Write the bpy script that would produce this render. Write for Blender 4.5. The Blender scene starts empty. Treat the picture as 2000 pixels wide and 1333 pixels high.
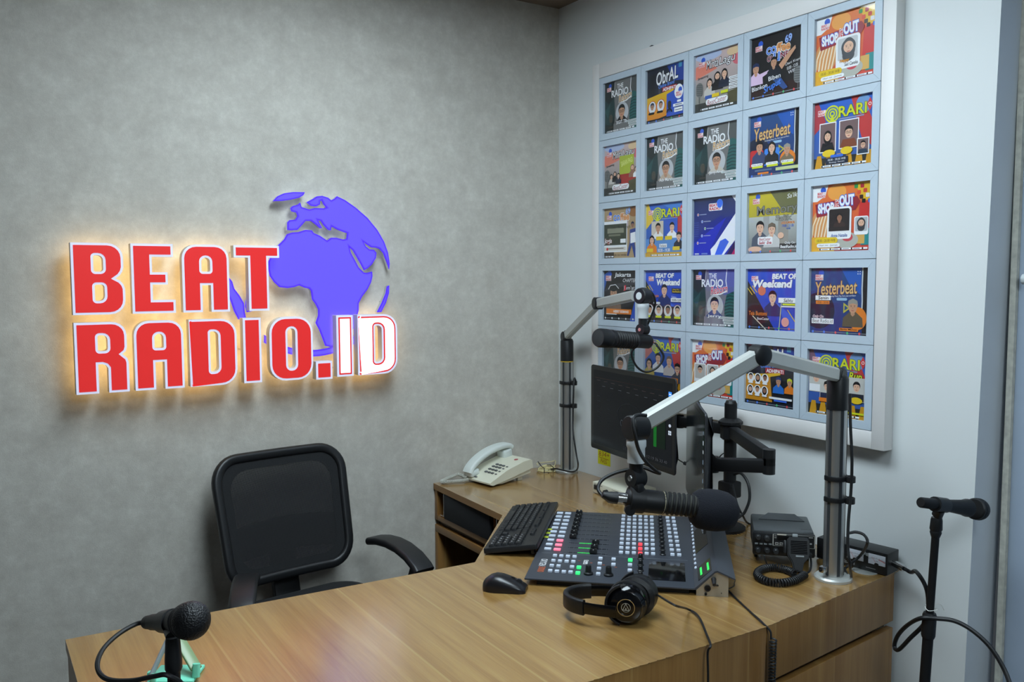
import bpy, bmesh, math, random
from mathutils import Vector, Matrix, geometry
random.seed(7)
S = bpy.context.scene
COL = S.collection
V = Vector
PI = math.pi

# ---------------------------------------------------------------- camera
YAW, PITCH, ROLL = math.radians(32.7056), math.radians(4.2908), math.radians(0.2108)
FPX = 1670.0
CAM = V((-2.0, -2.76816, 1.50652))
_f = V((math.sin(YAW)*math.cos(PITCH), math.cos(YAW)*math.cos(PITCH), -math.sin(PITCH)))
_r = V((math.cos(YAW), -math.sin(YAW), 0.0))
_d = _f.cross(_r)
RGT = _r*math.cos(ROLL) + _d*math.sin(ROLL)
DWN = -_r*math.sin(ROLL) + _d*math.cos(ROLL)
FWD = _f
cd = bpy.data.cameras.new('camera')
cd.sensor_width = 36.0
cd.lens = FPX/2000*36.0
cd.clip_start = 0.05
cam = bpy.data.objects.new('camera', cd)
COL.objects.link(cam)
cam.matrix_world = Matrix(((RGT.x, -DWN.x, -FWD.x, CAM.x), (RGT.y, -DWN.y, -FWD.y, CAM.y), (RGT.z, -DWN.z, -FWD.z, CAM.z), (0, 0, 0, 1)))
S.camera = cam

# ---------------------------------------------------------------- world, exposure
S.view_settings.view_transform = 'Standard'
S.view_settings.look = 'None'
S.view_settings.gamma = 1.0
S.view_settings.exposure = 0.0
S.view_settings.use_curve_mapping = False
w = bpy.data.worlds.new('room_world'); S.world = w
w.use_nodes = True
w.node_tree.nodes['Background'].inputs[0].default_value = (0.75, 0.87, 1.0, 1)
w.node_tree.nodes['Background'].inputs[1].default_value = 0.05
PANEL_POWER = 17.5      # radiance of the ceiling light panels
PANEL_COLOR = (0.76, 0.91, 1.0, 1)

# ---------------------------------------------------------------- measuring helpers (reference pixel -> point in the room)
def ray(x, y): return RGT*((x-1000)/FPX) + DWN*((y-666.5)/FPX) + FWD
def onZ(x, y, z=0.75): r = ray(x, y); return CAM + r*((z-CAM.z)/r.z)
def onX(x, y, X=0.0): r = ray(x, y); return CAM + r*((X-CAM.x)/r.x)
def onY(x, y, Y=0.0): r = ray(x, y); return CAM + r*((Y-CAM.y)/r.y)
def P(x, y, d): return CAM + ray(x, y)*d

# ---------------------------------------------------------------- colour and materials
def lin(c): c /= 255.0; return c/12.92 if c <= 0.04045 else ((c+0.055)/1.055)**2.4
def rgb(r, g, b): return (lin(r), lin(g), lin(b), 1.0)
MATS = {}
def nodes(name):
    m = bpy.data.materials.new(name); m.use_nodes = True
    return m, m.node_tree.nodes, m.node_tree.links, m.node_tree.nodes['Principled BSDF']
def mat(name, col, rough=0.5, metal=0.0, var=0.08, scale=30.0, bump=0.0, emit=None, es=1.0, coat=0.0, stretch=None, spec=0.5):
    """principled material; colour broken up by noise, optional fine relief"""
    if name in MATS: return MATS[name]
    m, N, L, B = nodes(name)
    tc = N.new('ShaderNodeTexCoord'); src = tc.outputs['Object']
    if stretch:
        mp = N.new('ShaderNodeMapping'); mp.inputs['Scale'].default_value = stretch
        L.new(src, mp.inputs[0]); src = mp.outputs[0]
    nz = N.new('ShaderNodeTexNoise'); nz.inputs['Scale'].default_value = scale; nz.inputs['Detail'].default_value = 2
    L.new(src, nz.inputs['Vector'])
    mx = N.new('ShaderNodeMix'); mx.data_type = 'RGBA'
    a = tuple(max(0, x*(1-var)) for x in col[:3])+(1,); b = tuple(min(1, x*(1+var)) for x in col[:3])+(1,)
    mx.inputs[6].default_value = a; mx.inputs[7].default_value = b
    L.new(nz.outputs['Fac'], mx.inputs[0]); L.new(mx.outputs[2], B.inputs['Base Color'])
    B.inputs['Roughness'].default_value = rough; B.inputs['Metallic'].default_value = metal
    B.inputs['Coat Weight'].default_value = coat; B.inputs['Specular IOR Level'].default_value = spec
    if bump:
        bp = N.new('ShaderNodeBump'); bp.inputs['Strength'].default_value = bump; bp.inputs['Distance'].default_value = 0.002
        L.new(nz.outputs['Fac'], bp.inputs['Height']); L.new(bp.outputs[0], B.inputs['Normal'])
    if emit:
        B.inputs['Emission Color'].default_value = emit; B.inputs['Emission Strength'].default_value = es
    MATS[name] = m
    return m

def wallpaper():
    m, N, L, B = nodes('concrete_wallpaper')
    tc = N.new('ShaderNodeTexCoord'); geo = tc.outputs['Object']
    n1 = N.new('ShaderNodeTexNoise'); n1.inputs['Scale'].default_value = 9; n1.inputs['Detail'].default_value = 5; n1.inputs['Roughness'].default_value = 0.62
    n2 = N.new('ShaderNodeTexNoise'); n2.inputs['Scale'].default_value = 26; n2.inputs['Detail'].default_value = 6; n2.inputs['Roughness'].default_value = 0.78
    n3 = N.new('ShaderNodeTexNoise'); n3.inputs['Scale'].default_value = 300; n3.inputs['Detail'].default_value = 2
    for n in (n1, n2, n3): L.new(geo, n.inputs['Vector'])
    r1 = N.new('ShaderNodeValToRGB'); e = r1.color_ramp.elements
    e[0].position = 0.33; e[0].color = rgb(188, 183, 174); e[1].position = 0.68; e[1].color = rgb(203, 199, 190)
    L.new(n1.outputs['Fac'], r1.inputs[0])
    r2 = N.new('ShaderNodeValToRGB'); e = r2.color_ramp.elements
    e[0].position = 0.36; e[0].color = (0.84, 0.83, 0.82, 1); e[1].position = 0.66; e[1].color = (1.1, 1.11, 1.11, 1); x = e.new(0.52); x.color = (0.96, 0.96, 0.95, 1)
    L.new(n2.outputs['Fac'], r2.inputs[0])
    mx = N.new('ShaderNodeMix'); mx.data_type = 'RGBA'; mx.blend_type = 'MULTIPLY'; mx.inputs[0].default_value = 0.75
    L.new(r1.outputs[0], mx.inputs[6]); L.new(r2.outputs[0], mx.inputs[7])
    L.new(mx.outputs[2], B.inputs['Base Color']); B.inputs['Roughness'].default_value = 0.75
    bp = N.new('ShaderNodeBump'); bp.inputs['Strength'].default_value = 0.25; bp.inputs['Distance'].default_value = 0.002
    L.new(n3.outputs['Fac'], bp.inputs['Height']); L.new(bp.outputs[0], B.inputs['Normal'])
    return m

def wood(name, tint=1.0, rough=0.3, sat=1.0, coat=0.0):
    """oak-look laminate: grain runs along Y on flat boards and down the fronts, pale lines between the strips"""
    m, N, L, B = nodes(name)
    tc = N.new('ShaderNodeTexCoord'); sx = N.new('ShaderNodeSeparateXYZ'); L.new(tc.outputs['Object'], sx.inputs[0])
    ad = N.new('ShaderNodeMath'); ad.operation = 'ADD'; L.new(sx.outputs[1], ad.inputs[0]); L.new(sx.outputs[2], ad.inputs[1])
    def vec(kx, ky):
        a = N.new('ShaderNodeMath'); a.operation = 'MULTIPLY'; a.inputs[1].default_value = kx; L.new(sx.outputs[0], a.inputs[0])
        b = N.new('ShaderNodeMath'); b.operation = 'MULTIPLY'; b.inputs[1].default_value = ky; L.new(ad.outputs[0], b.inputs[0])
        c = N.new('ShaderNodeCombineXYZ'); L.new(a.outputs[0], c.inputs[0]); L.new(b.outputs[0], c.inputs[1]); return c.outputs[0]
    g1 = N.new('ShaderNodeTexNoise'); g1.inputs['Scale'].default_value = 1; g1.inputs['Detail'].default_value = 5; g1.inputs['Distortion'].default_value = 0.6
    L.new(vec(34, 1.3), g1.inputs['Vector'])
    g2 = N.new('ShaderNodeTexNoise'); g2.inputs['Scale'].default_value = 1; g2.inputs['Detail'].default_value = 3
    L.new(vec(260, 9), g2.inputs['Vector'])
    g3 = N.new('ShaderNodeTexNoise'); g3.inputs['Scale'].default_value = 1; g3.inputs['Detail'].default_value = 1
    L.new(vec(5.5, 0.15), g3.inputs['Vector'])
    r = N.new('ShaderNodeValToRGB'); e = r.color_ramp.elements
    e[0].position = 0.28; e[0].color = tuple(x*tint*k_ for x, k_ in zip(rgb(168, 127, 70)[:3], (1.0, sat, sat*sat)))+(1,)
    e[1].position = 0.7; e[1].color = tuple(x*tint*k_ for x, k_ in zip(rgb(196, 158, 96)[:3], (1.0, sat, sat*sat)))+(1,)
    x = e.new(0.5); x.color = tuple(q*tint*k_ for q, k_ in zip(rgb(182, 143, 84)[:3], (1.0, sat, sat*sat)))+(1,)
    L.new(g1.outputs['Fac'], r.inputs[0])
    r2 = N.new('ShaderNodeValToRGB'); e = r2.color_ramp.elements
    e[0].position = 0.3; e[0].color = (0.88, 0.86, 0.83, 1); e[1].position = 0.6; e[1].color = (1.03, 1.03, 1.03, 1)
    L.new(g2.outputs['Fac'], r2.inputs[0])
    mx = N.new('ShaderNodeMix'); mx.data_type = 'RGBA'; mx.blend_type = 'MULTIPLY'; mx.inputs[0].default_value = 0.8
    L.new(r.outputs[0], mx.inputs[6]); L.new(r2.outputs[0], mx.inputs[7])
    # thin pale lines between the veneer strips, at uneven spacings across the grain
    wob = N.new('ShaderNodeMath'); wob.operation = 'MULTIPLY_ADD'; wob.inputs[1].default_value = 0.02; L.new(g3.outputs['Fac'], wob.inputs[0]); L.new(sx.outputs[0], wob.inputs[2])
    acc = None
    for per, off in ((0.161, 0.03), (0.243, 0.11), (0.377, 0.2)):
        o_ = N.new('ShaderNodeMath'); o_.operation = 'ADD'; o_.inputs[1].default_value = 20*per+off; L.new(wob.outputs[0], o_.inputs[0])
        mu = N.new('ShaderNodeMath'); mu.operation = 'PINGPONG'; mu.inputs[1].default_value = per; L.new(o_.outputs[0], mu.inputs[0])
        ls = N.new('ShaderNodeMapRange'); ls.inputs[1].default_value = 0.0015; ls.inputs[2].default_value = 0.0032; ls.inputs[3].default_value = 1.0; ls.inputs[4].default_value = 0.0; L.new(mu.outputs[0], ls.inputs[0])
        if acc is None: acc = ls
        else:
            q = N.new('ShaderNodeMath'); q.operation = 'MAXIMUM'; L.new(acc.outputs[0], q.inputs[0]); L.new(ls.outputs[0], q.inputs[1]); acc = q
    ls = acc
    m2 = N.new('ShaderNodeMath'); m2.operation = 'MULTIPLY'; m2.inputs[1].default_value = 0.5; L.new(ls.outputs[0], m2.inputs[0])
    mz = N.new('ShaderNodeMix'); mz.data_type = 'RGBA'; mz.inputs[7].default_value = tuple(x*tint*k_ for x, k_ in zip(rgb(208, 178, 114)[:3], (1.0, sat, sat*sat)))+(1,)
    L.new(m2.outputs[0], mz.inputs[0]); L.new(mx.outputs[2], mz.inputs[6]); L.new(mz.outputs[2], B.inputs['Base Color'])
    B.inputs['Roughness'].default_value = rough
    B.inputs['Coat Weight'].default_value = coat; B.inputs['Coat Roughness'].default_value = 0.2; B.inputs['Coat IOR'].default_value = 1.6
    bp = N.new('ShaderNodeBump'); bp.inputs['Strength'].default_value = 0.06; bp.inputs['Distance'].default_value = 0.001
    L.new(g2.outputs['Fac'], bp.inputs['Height']); L.new(bp.outputs[0], B.inputs['Normal'])
    MATS[name] = m
    return m

def print_mat(name='printed_ink', rough=0.35, emis=0.0):
    """flat print: colours come from the printed shapes themselves"""
    m, N, L, B = nodes(name)
    at = N.new('ShaderNodeVertexColor'); at.layer_name = 'ink'
    L.new(at.outputs['Color'], B.inputs['Base Color']); B.inputs['Roughness'].default_value = rough
    if emis:
        B.inputs['Specular IOR Level'].default_value = 0.22
        L.new(at.outputs['Color'], B.inputs['Emission Color']); B.inputs['Emission Strength'].default_value = emis
    MATS[name] = m
    return m

def glass_mat():
    m = bpy.data.materials.new('picture_glass'); m.use_nodes = True; N = m.node_tree.nodes; L = m.node_tree.links
    N.remove(N['Principled BSDF']); out = N['Material Output']
    t = N.new('ShaderNodeBsdfTransparent'); g = N.new('ShaderNodeBsdfGlossy'); g.inputs['Roughness'].default_value = 0.03
    lw = N.new('ShaderNodeLayerWeight'); pw = N.new('ShaderNodeMath'); pw.operation = 'POWER'; pw.inputs[1].default_value = 5.0; L.new(lw.outputs['Facing'], pw.inputs[0])
    f = N.new('ShaderNodeMath'); f.operation = 'MULTIPLY_ADD'; f.inputs[1].default_value = 0.6; f.inputs[2].default_value = 0.022; L.new(pw.outputs[0], f.inputs[0])
    mx = N.new('ShaderNodeMixShader')
    L.new(f.outputs[0], mx.inputs[0]); L.new(t.outputs[0], mx.inputs[1]); L.new(g.outputs[0], mx.inputs[2]); L.new(mx.outputs[0], out.inputs[0])
    return m

def mesh_fabric():
    m, N, L, B = nodes('mesh_fabric'); out = N['Material Output']
    tc = N.new('ShaderNodeTexCoord'); sx = N.new('ShaderNodeSeparateXYZ'); L.new(tc.outputs['Object'], sx.inputs[0])
    fs = []
    for k, p in ((1, 0.0042), (2, 0.0034)):
        a = N.new('ShaderNodeMath'); a.operation = 'PINGPONG'; a.inputs[1].default_value = p/2; L.new(sx.outputs[k], a.inputs[0])
        b = N.new('ShaderNodeMath'); b.operation = 'GREATER_THAN'; b.inputs[1].default_value = p*0.27; L.new(a.outputs[0], b.inputs[0]); fs.append(b)
    mm = N.new('ShaderNodeMath'); mm.operation = 'MULTIPLY'; L.new(fs[0].outputs[0], mm.inputs[0]); L.new(fs[1].outputs[0], mm.inputs[1])
    m3 = N.new('ShaderNodeMath'); m3.operation = 'MULTIPLY'; m3.inputs[1].default_value = 0.5; L.new(mm.outputs[0], m3.inputs[0])
    t = N.new('ShaderNodeBsdfTransparent'); mx = N.new('ShaderNodeMixShader')
    B.inputs['Base Color'].default_value = rgb(22, 22, 24); B.inputs['Roughness'].default_value = 0.8
    L.new(m3.outputs[0], mx.inputs[0]); L.new(B.outputs[0], mx.inputs[1]); L.new(t.outputs[0], mx.inputs[2]); L.new(mx.outputs[0], out.inputs[0])
    return m

M_WALLPAPER = wallpaper()
M_WHITE = mat('white_wall_paint', rgb(222, 226, 226), 0.6, var=0.02, scale=5, bump=0.03)
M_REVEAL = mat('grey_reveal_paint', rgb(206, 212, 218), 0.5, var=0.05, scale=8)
M_CEIL = mat('brown_ceiling_board', rgb(120, 104, 90), 0.7, var=0.06, scale=8)
M_FLOOR = mat('dark_floor_carpet', rgb(92, 90, 88), 0.9, var=0.15, scale=200, bump=0.2)
M_BACKWALL = mat('grey_acoustic_wall', rgb(110, 110, 108), 0.9, var=0.08, scale=40)
M_BOARD = mat('white_lacquered_board', rgb(226, 224, 222), 0.45, var=0.03, scale=6, stretch=(1, 1, 0.15))
M_FRAME = mat('silver_white_frame_foil', rgb(186, 200, 212), 0.4, var=0.03, scale=60)
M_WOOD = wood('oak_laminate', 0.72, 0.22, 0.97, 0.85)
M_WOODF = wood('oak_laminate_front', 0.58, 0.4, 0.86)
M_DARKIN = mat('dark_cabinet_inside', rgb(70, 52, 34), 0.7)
M_BLACK = mat('black_plastic', rgb(24, 25, 27), 0.42, var=0.15)
M_BLACKM = mat('black_matte_metal', rgb(20, 20, 22), 0.5, metal=0.2, var=0.15)
M_BLACKG = mat('black_gloss_plastic', rgb(10, 10, 12), 0.12, var=0.1)
M_RUBBER = mat('black_rubber_cable', rgb(20, 21, 23), 0.5, var=0.15)
M_CHARCOAL = mat('charcoal_plastic', rgb(44, 46, 50), 0.5, var=0.1)
M_FOAM = mat('dark_blue_foam', rgb(13, 16, 26), 0.95, var=0.3, scale=500, bump=0.6)
M_ALU = mat('brushed_aluminium', rgb(188, 188, 186), 0.36, metal=0.85, var=0.06, scale=20, stretch=(60, 60, 0.6))
M_ALUP = mat('satin_aluminium_arm', rgb(196, 198, 194), 0.42, metal=0.45, var=0.04, scale=20)
M_CHROME = mat('polished_metal', rgb(205, 205, 205), 0.18, metal=1.0, var=0.05)
M_GREYPL = mat('light_grey_plastic', rgb(206, 212, 214), 0.45, var=0.03)
M_GROOVE = mat('dark_groove_strip', rgb(52, 55, 58), 0.5)
M_YELLOW = mat('yellow_trim', rgb(214, 176, 40), 0.5)
M_CREAM = mat('aged_cream_plastic', rgb(222, 220, 200), 0.42, var=0.04)
M_CREAMH = mat('pale_grey_handset_plastic', rgb(214, 220, 216), 0.4, var=0.03)
M_GREYKEY = mat('grey_phone_key', rgb(96, 98, 98), 0.5)
M_NOTE = mat('yellow_note_paper', rgb(222, 222, 40), 0.8, var=0.04)
M_MINT = mat('mint_green_plastic', rgb(126, 226, 194), 0.4, var=0.04)
M_MINTD = mat('olive_clear_pad', rgb(132, 156, 112), 0.35, var=0.06)
M_GREYSTRIP = mat('grey_rubber_strip', rgb(140, 146, 148), 0.6)
M_CHAIRPAD = mat('black_chair_fabric', rgb(24, 25, 27), 0.9, var=0.25, scale=300, bump=0.3)
M_MESH = mesh_fabric()
M_INK = print_mat()
M_INKG = print_mat('printed_gloss', 0.2)
M_SCREENINK = print_mat('lit_screen_pixels', 0.12, 0.55)
M_GLASS = glass_mat()
# ---------------------------------------------------------------- mesh helpers
def rotz(a): return Matrix.Rotation(a, 4, 'Z')
def frame_m(o, x, y, z):
    return Matrix(((x[0], y[0], z[0], o[0]), (x[1], y[1], z[1], o[1]), (x[2], y[2], z[2], o[2]), (0, 0, 0, 1)))
def perp(n):
    n = n.normalized(); a = V((0, 0, 1)) if abs(n.z) < 0.9 else V((1, 0, 0))
    u = a.cross(n).normalized(); return u, n.cross(u)
def smooth(pts, k=8, closed=False):
    pts = [V(p) for p in pts]; n = len(pts); out = []
    rng = n if closed else n-1
    for i in range(rng):
        p1, p2 = pts[i], pts[(i+1) % n]
        p0 = pts[(i-1) % n] if closed or i > 0 else p1*2-p2
        p3 = pts[(i+2) % n] if closed or i < n-2 else p2*2-p1
        for j in range(k):
            t = j/k
            out.append(0.5*((2*p1)+(p2-p0)*t+(2*p0-5*p1+4*p2-p3)*t*t+(3*p1-p0-3*p2+p3)*t**3))
    if not closed: out.append(pts[-1])
    return out
def rrect(w, h, r, n=5, cx=0, cy=0):
    """rounded rectangle loop, counter-clockwise; r one radius or four (bl, br, tr, tl)"""
    rs = r if isinstance(r, (tuple, list)) else (r,)*4
    out = []
    for (sx, sy, a0, q) in ((-1, -1, PI, rs[0]), (1, -1, 1.5*PI, rs[1]), (1, 1, 0, rs[2]), (-1, 1, 0.5*PI, rs[3])):
        ox, oy = cx+sx*(w/2-q), cy+sy*(h/2-q)
        if q < 1e-6: out.append((ox, oy)); continue
        for i in range(n+1):
            a = a0+0.5*PI*i/n; out.append((ox+q*math.cos(a), oy+q*math.sin(a)))
    return out
def area2(l): return sum(l[i][0]*l[(i+1) % len(l)][1]-l[(i+1) % len(l)][0]*l[i][1] for i in range(len(l)))/2
def inset(loop, e):
    """move every edge of a closed loop inwards by e (outwards for negative e)"""
    l = [V((p[0], p[1])) for p in loop]
    c = [l[0]]
    for p in l[1:]:
        if (p-c[-1]).length > 1e-5: c.append(p)
    if (c[0]-c[-1]).length < 1e-5: c.pop()
    s = 1 if area2(c) > 0 else -1
    n = len(c); out = []
    for i in range(n):
        a, b, d = c[i-1], c[i], c[(i+1) % n]
        e1 = (b-a).normalized(); e2 = (d-b).normalized()
        n1 = V((-e1.y, e1.x))*s; n2 = V((-e2.y, e2.x))*s
        m = n1+n2
        if m.length < 1e-4: m = n1
        m.normalize(); k = max(0.35, m.dot(n1))
        out.append(tuple(b+m*(e/k)))
    return out

class MB:
    def __init__(s): s.v = []; s.f = []
    def add(s, vs, fs):
        o = len(s.v); s.v += [V(p) for p in vs]; s.f += [tuple(i+o for i in f) for f in fs]; return s
    def box(s, c, d, m=None, bev=0.0, seg=2):
        bm = bmesh.new(); bmesh.ops.create_cube(bm, size=1.0)
        bmesh.ops.scale(bm, vec=d, verts=bm.verts)
        if bev: bmesh.ops.bevel(bm, geom=list(bm.edges), offset=min(bev, min(d)*0.49), segments=seg, profile=0.5, affect='EDGES')
        mm = (m or Matrix.Identity(4))
        vs = [mm @ (v.co+V(c)) if m is None else mm @ (v.co+V(c)) for v in bm.verts]
        bm.verts.index_update()
        s.add(vs, [[v.index for v in f.verts] for f in bm.faces]); bm.free(); return s
    def cyl(s, p0, p1, r0, r1=None, n=20, cap=True):
        p0, p1 = V(p0), V(p1); r1 = r0 if r1 is None else r1
        return s.lathe([(r0, 0), (r1, (p1-p0).length)], p0, p1-p0, n, cap)
    def lathe(s, prof, o, ax, n=24, cap=True):
        o = V(o); ax = V(ax).normalized(); u, w = perp(ax); vs = []; fs = []
        for (r, h) in prof:
            for i in range(n):
                a = 2*PI*i/n; vs.append(o+ax*h+(u*math.cos(a)+w*math.sin(a))*r)
        for k in range(len(prof)-1):
            for i in range(n):
                j = (i+1) % n; fs.append((k*n+i, k*n+j, (k+1)*n+j, (k+1)*n+i))
        if cap:
            if prof[0][0] > 1e-6: fs.append(tuple(range(n-1, -1, -1)))
            if prof[-1][0] > 1e-6: fs.append(tuple((len(prof)-1)*n+i for i in range(n)))
        return s.add(vs, fs)
    def tube(s, pts, r, n=8, closed=False, cap=True):
        pts = [V(p) for p in pts]; N = len(pts); vs = []; fs = []
        t0 = (pts[1]-pts[0]).normalized(); u, w = perp(t0)
        for i in range(N):
            a = pts[i-1] if (i > 0 or closed) else pts[i]; b = pts[(i+1) % N] if (i < N-1 or closed) else pts[i]
            t = (b-a).normalized()
            u = (u-t*u.dot(t)); u = u.normalized() if u.length > 1e-6 else perp(t)[0]; w = t.cross(u)
            rr = r[i] if isinstance(r, list) else r
            for k in range(n):
                an = 2*PI*k/n; vs.append(pts[i]+(u*math.cos(an)+w*math.sin(an))*rr)
        for i in range(N if closed else N-1):
            q = (i+1) % N
            for k in range(n):
                j = (k+1) % n; fs.append((i*n+k, i*n+j, q*n+j, q*n+k))
        if cap and not closed:
            fs.append(tuple(range(n-1, -1, -1))); fs.append(tuple((N-1)*n+k for k in range(n)))
        return s.add(vs, fs)
    def sweep(s, pts, prof, up, closed=False):
        """profile (side, up) carried along a path with a fixed up vector"""
        pts = [V(p) for p in pts]; N = len(pts); n = len(prof); vs = []; fs = []; up = V(up)
        for i in range(N):
            a = pts[i-1] if (i > 0 or closed) else pts[i]; b = pts[(i+1) % N] if (i < N-1 or closed) else pts[i]
            t = (b-a).normalized(); sd = t.cross(up).normalized(); uu = sd.cross(t)
            for (x, y) in prof: vs.append(pts[i]+sd*x+uu*y)
        for i in range(N if closed else N-1):
            q = (i+1) % N
            for k in range(n):
                j = (k+1) % n; fs.append((i*n+k, i*n+j, q*n+j, q*n+k))
        if not closed:
            fs.append(tuple(range(n-1, -1, -1))); fs.append(tuple((N-1)*n+k for k in range(n)))
        return s.add(vs, fs)
    def prism(s, loops, m, z0, z1, back=True, front=True, sides=True):
        """2D loops (outer first, then holes) extruded from z0 to z1 in the frame m"""
        tri = geometry.tessellate_polygon([[V((p[0], p[1], 0)) for p in l] for l in loops])
        flat = [p for l in loops for p in l]
        vs = [m @ V((p[0], p[1], z1)) for p in flat]; n = len(flat); fs = []
        if front:
            for t in tri:
                a, b, c = (flat[i] for i in t)
                ccw = (b[0]-a[0])*(c[1]-a[1])-(b[1]-a[1])*(c[0]-a[0]) > 0
                fs.append(tuple(t) if ccw else tuple(reversed(t)))
        vs += [m @ V((p[0], p[1], z0)) for p in flat]
        if back:
            for t in tri:
                a, b, c = (flat[i] for i in t)
                ccw = (b[0]-a[0])*(c[1]-a[1])-(b[1]-a[1])*(c[0]-a[0]) > 0
                fs.append(tuple(i+n for i in (reversed(t) if ccw else t)))
        if sides:
            o = 0
            for li, l in enumerate(loops):
                k = len(l); pos = area2(l) > 0
                if li > 0: pos = not pos
                pos = pos if li == 0 else pos
                for i in range(k):
                    j = (i+1) % k; q = (o+i, o+i+n, o+j+n, o+j)
                    fs.append(q if (area2(l) > 0) == (li == 0) else tuple(reversed(q)))
                o += k
        return s.add(vs, fs)
    def sphere(s, c, r, m=None, nu=20, nv=12):
        vs = []; fs = []; c = V(c); r = r if isinstance(r, (tuple, list)) else (r, r, r)
        for i in range(1, nv):
            th = PI*i/nv
            for j in range(nu):
                ph = 2*PI*j/nu; vs.append(V((r[0]*math.sin(th)*math.cos(ph), r[1]*math.sin(th)*math.sin(ph), r[2]*math.cos(th))))
        for i in range(nv-2):
            for j in range(nu):
                k = (j+1) % nu; fs.append((i*nu+j, (i+1)*nu+j, (i+1)*nu+k, i*nu+k))
        t = len(vs); vs += [V((0, 0, r[2])), V((0, 0, -r[2]))]
        for j in range(nu):
            k = (j+1) % nu; fs.append((t, j, k)); fs.append((t+1, (nv-2)*nu+k, (nv-2)*nu+j))
        vs = [(m @ (v+c)) if m else v+c for v in vs]
        return s.add(vs, fs)
    def stack(s, loop, levels, m=None):
        """stack of scaled copies of a 2D loop: levels (scale_inset, z); closed with caps"""
        vs = []; fs = []; n = len(loop)
        for (e, z) in levels:
            l = inset(loop, e) if abs(e) > 1e-7 else loop
            if len(l) != n: l = loop
            vs += [V((p[0], p[1], z)) for p in l]
        for k in range(len(levels)-1):
            for i in range(n):
                j = (i+1) % n; fs.append((k*n+i, k*n+j, (k+1)*n+j, (k+1)*n+i))
        fs.append(tuple(range(n-1, -1, -1))); fs.append(tuple((len(levels)-1)*n+i for i in range(n)))
        if m: vs = [m @ v for v in vs]
        return s.add(vs, fs)
    def mesh(s, name, smooth_angle=35):
        me = bpy.data.meshes.new(name); me.from_pydata([tuple(v) for v in s.v], [], s.f); me.update()
        if smooth_angle:
            me.shade_smooth(); me.set_sharp_from_angle(angle=math.radians(smooth_angle))
        return me
    def build(s, name, m, parent=None, world=False, ang=35):
        if world and parent:
            inv = W(parent).inverted(); s.v = [inv @ v for v in s.v]
        me = s.mesh(name, ang); me.materials.append(m)
        o = bpy.data.objects.new(name, me); COL.objects.link(o)
        if parent: o.parent = parent
        return o
def W(o):
    m = o.matrix_basis.copy()
    while o.parent: o = o.parent; m = o.matrix_basis @ m
    return m
def tag(o, label=None, cat=None, group=None, kind=None):
    if label: o['label'] = label
    if cat: o['category'] = cat
    if group: o['group'] = group
    if kind: o['kind'] = kind
    return o
def thing(name, label, cat, loc, rz=0.0, group=None, m=None):
    o = bpy.data.objects.new(name, None); o.empty_display_size = 0.05; COL.objects.link(o)
    if m is not None: o.matrix_basis = m
    else: o.location = loc; o.rotation_euler = (0, 0, rz)
    return tag(o, label, cat, group)
def solo(mb, name, m, loc, label=None, cat=None, group=None, kind=None, ang=35):
    """one-mesh thing: vertices given in room coordinates, origin moved to loc"""
    loc = V(loc); mb.v = [v-loc for v in mb.v]
    o = mb.build(name, m, ang=ang); o.location = loc
    return tag(o, label, cat, group, kind)
def dup(o, parent, m):
    c = o.copy(); COL.objects.link(c); c.parent = parent; c.matrix_basis = m; return c
def coil(path, R, r, pitch, n=5, per=9):
    """points of a helix wound round a path"""
    pts = smooth(path, 10); L = [0]
    for i in range(1, len(pts)): L.append(L[-1]+(pts[i]-pts[i-1]).length)
    tot = L[-1]; N = int(tot/pitch*per); out = []
    u, w = perp(pts[1]-pts[0]); i = 0
    for k in range(N+1):
        s_ = tot*k/N
        while i < len(L)-2 and L[i+1] < s_: i += 1
        t = (pts[i+1]-pts[i]).normalized(); p = pts[i]+t*(s_-L[i])
        u = (u-t*u.dot(t)).normalized(); w = t.cross(u)
        a = 2*PI*k/per; out.append(p+(u*math.cos(a)+w*math.sin(a))*R)
    return out

# ---------------------------------------------------------------- flat print (poster art, lettering)
_tc = {}
def text_geo(txt, bold=0.0, shear=0.0, res=3):
    key = (txt, bold, shear)
    if key in _tc: return _tc[key]
    cu = bpy.data.curves.new('lettering', 'FONT'); cu.body = txt; cu.size = 1.0; cu.resolution_u = res
    cu.offset = bold; cu.shear = shear; cu.fill_mode = 'FRONT'; cu.dimensions = '2D'
    ob = bpy.data.objects.new('lettering', cu); COL.objects.link(ob)
    dg = bpy.context.evaluated_depsgraph_get(); ev = ob.evaluated_get(dg); me = ev.to_mesh()
    vs = [(v.co.x, v.co.y) for v in me.vertices]; fs = [tuple(p.vertices) for p in me.polygons]
    ev.to_mesh_clear(); bpy.data.objects.remove(ob); bpy.data.curves.remove(cu)
    if not vs: vs = [(0, 0), (1, 0), (1, 1)]; fs = [(0, 1, 2)]
    _tc[key] = (vs, fs); return vs, fs
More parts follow.
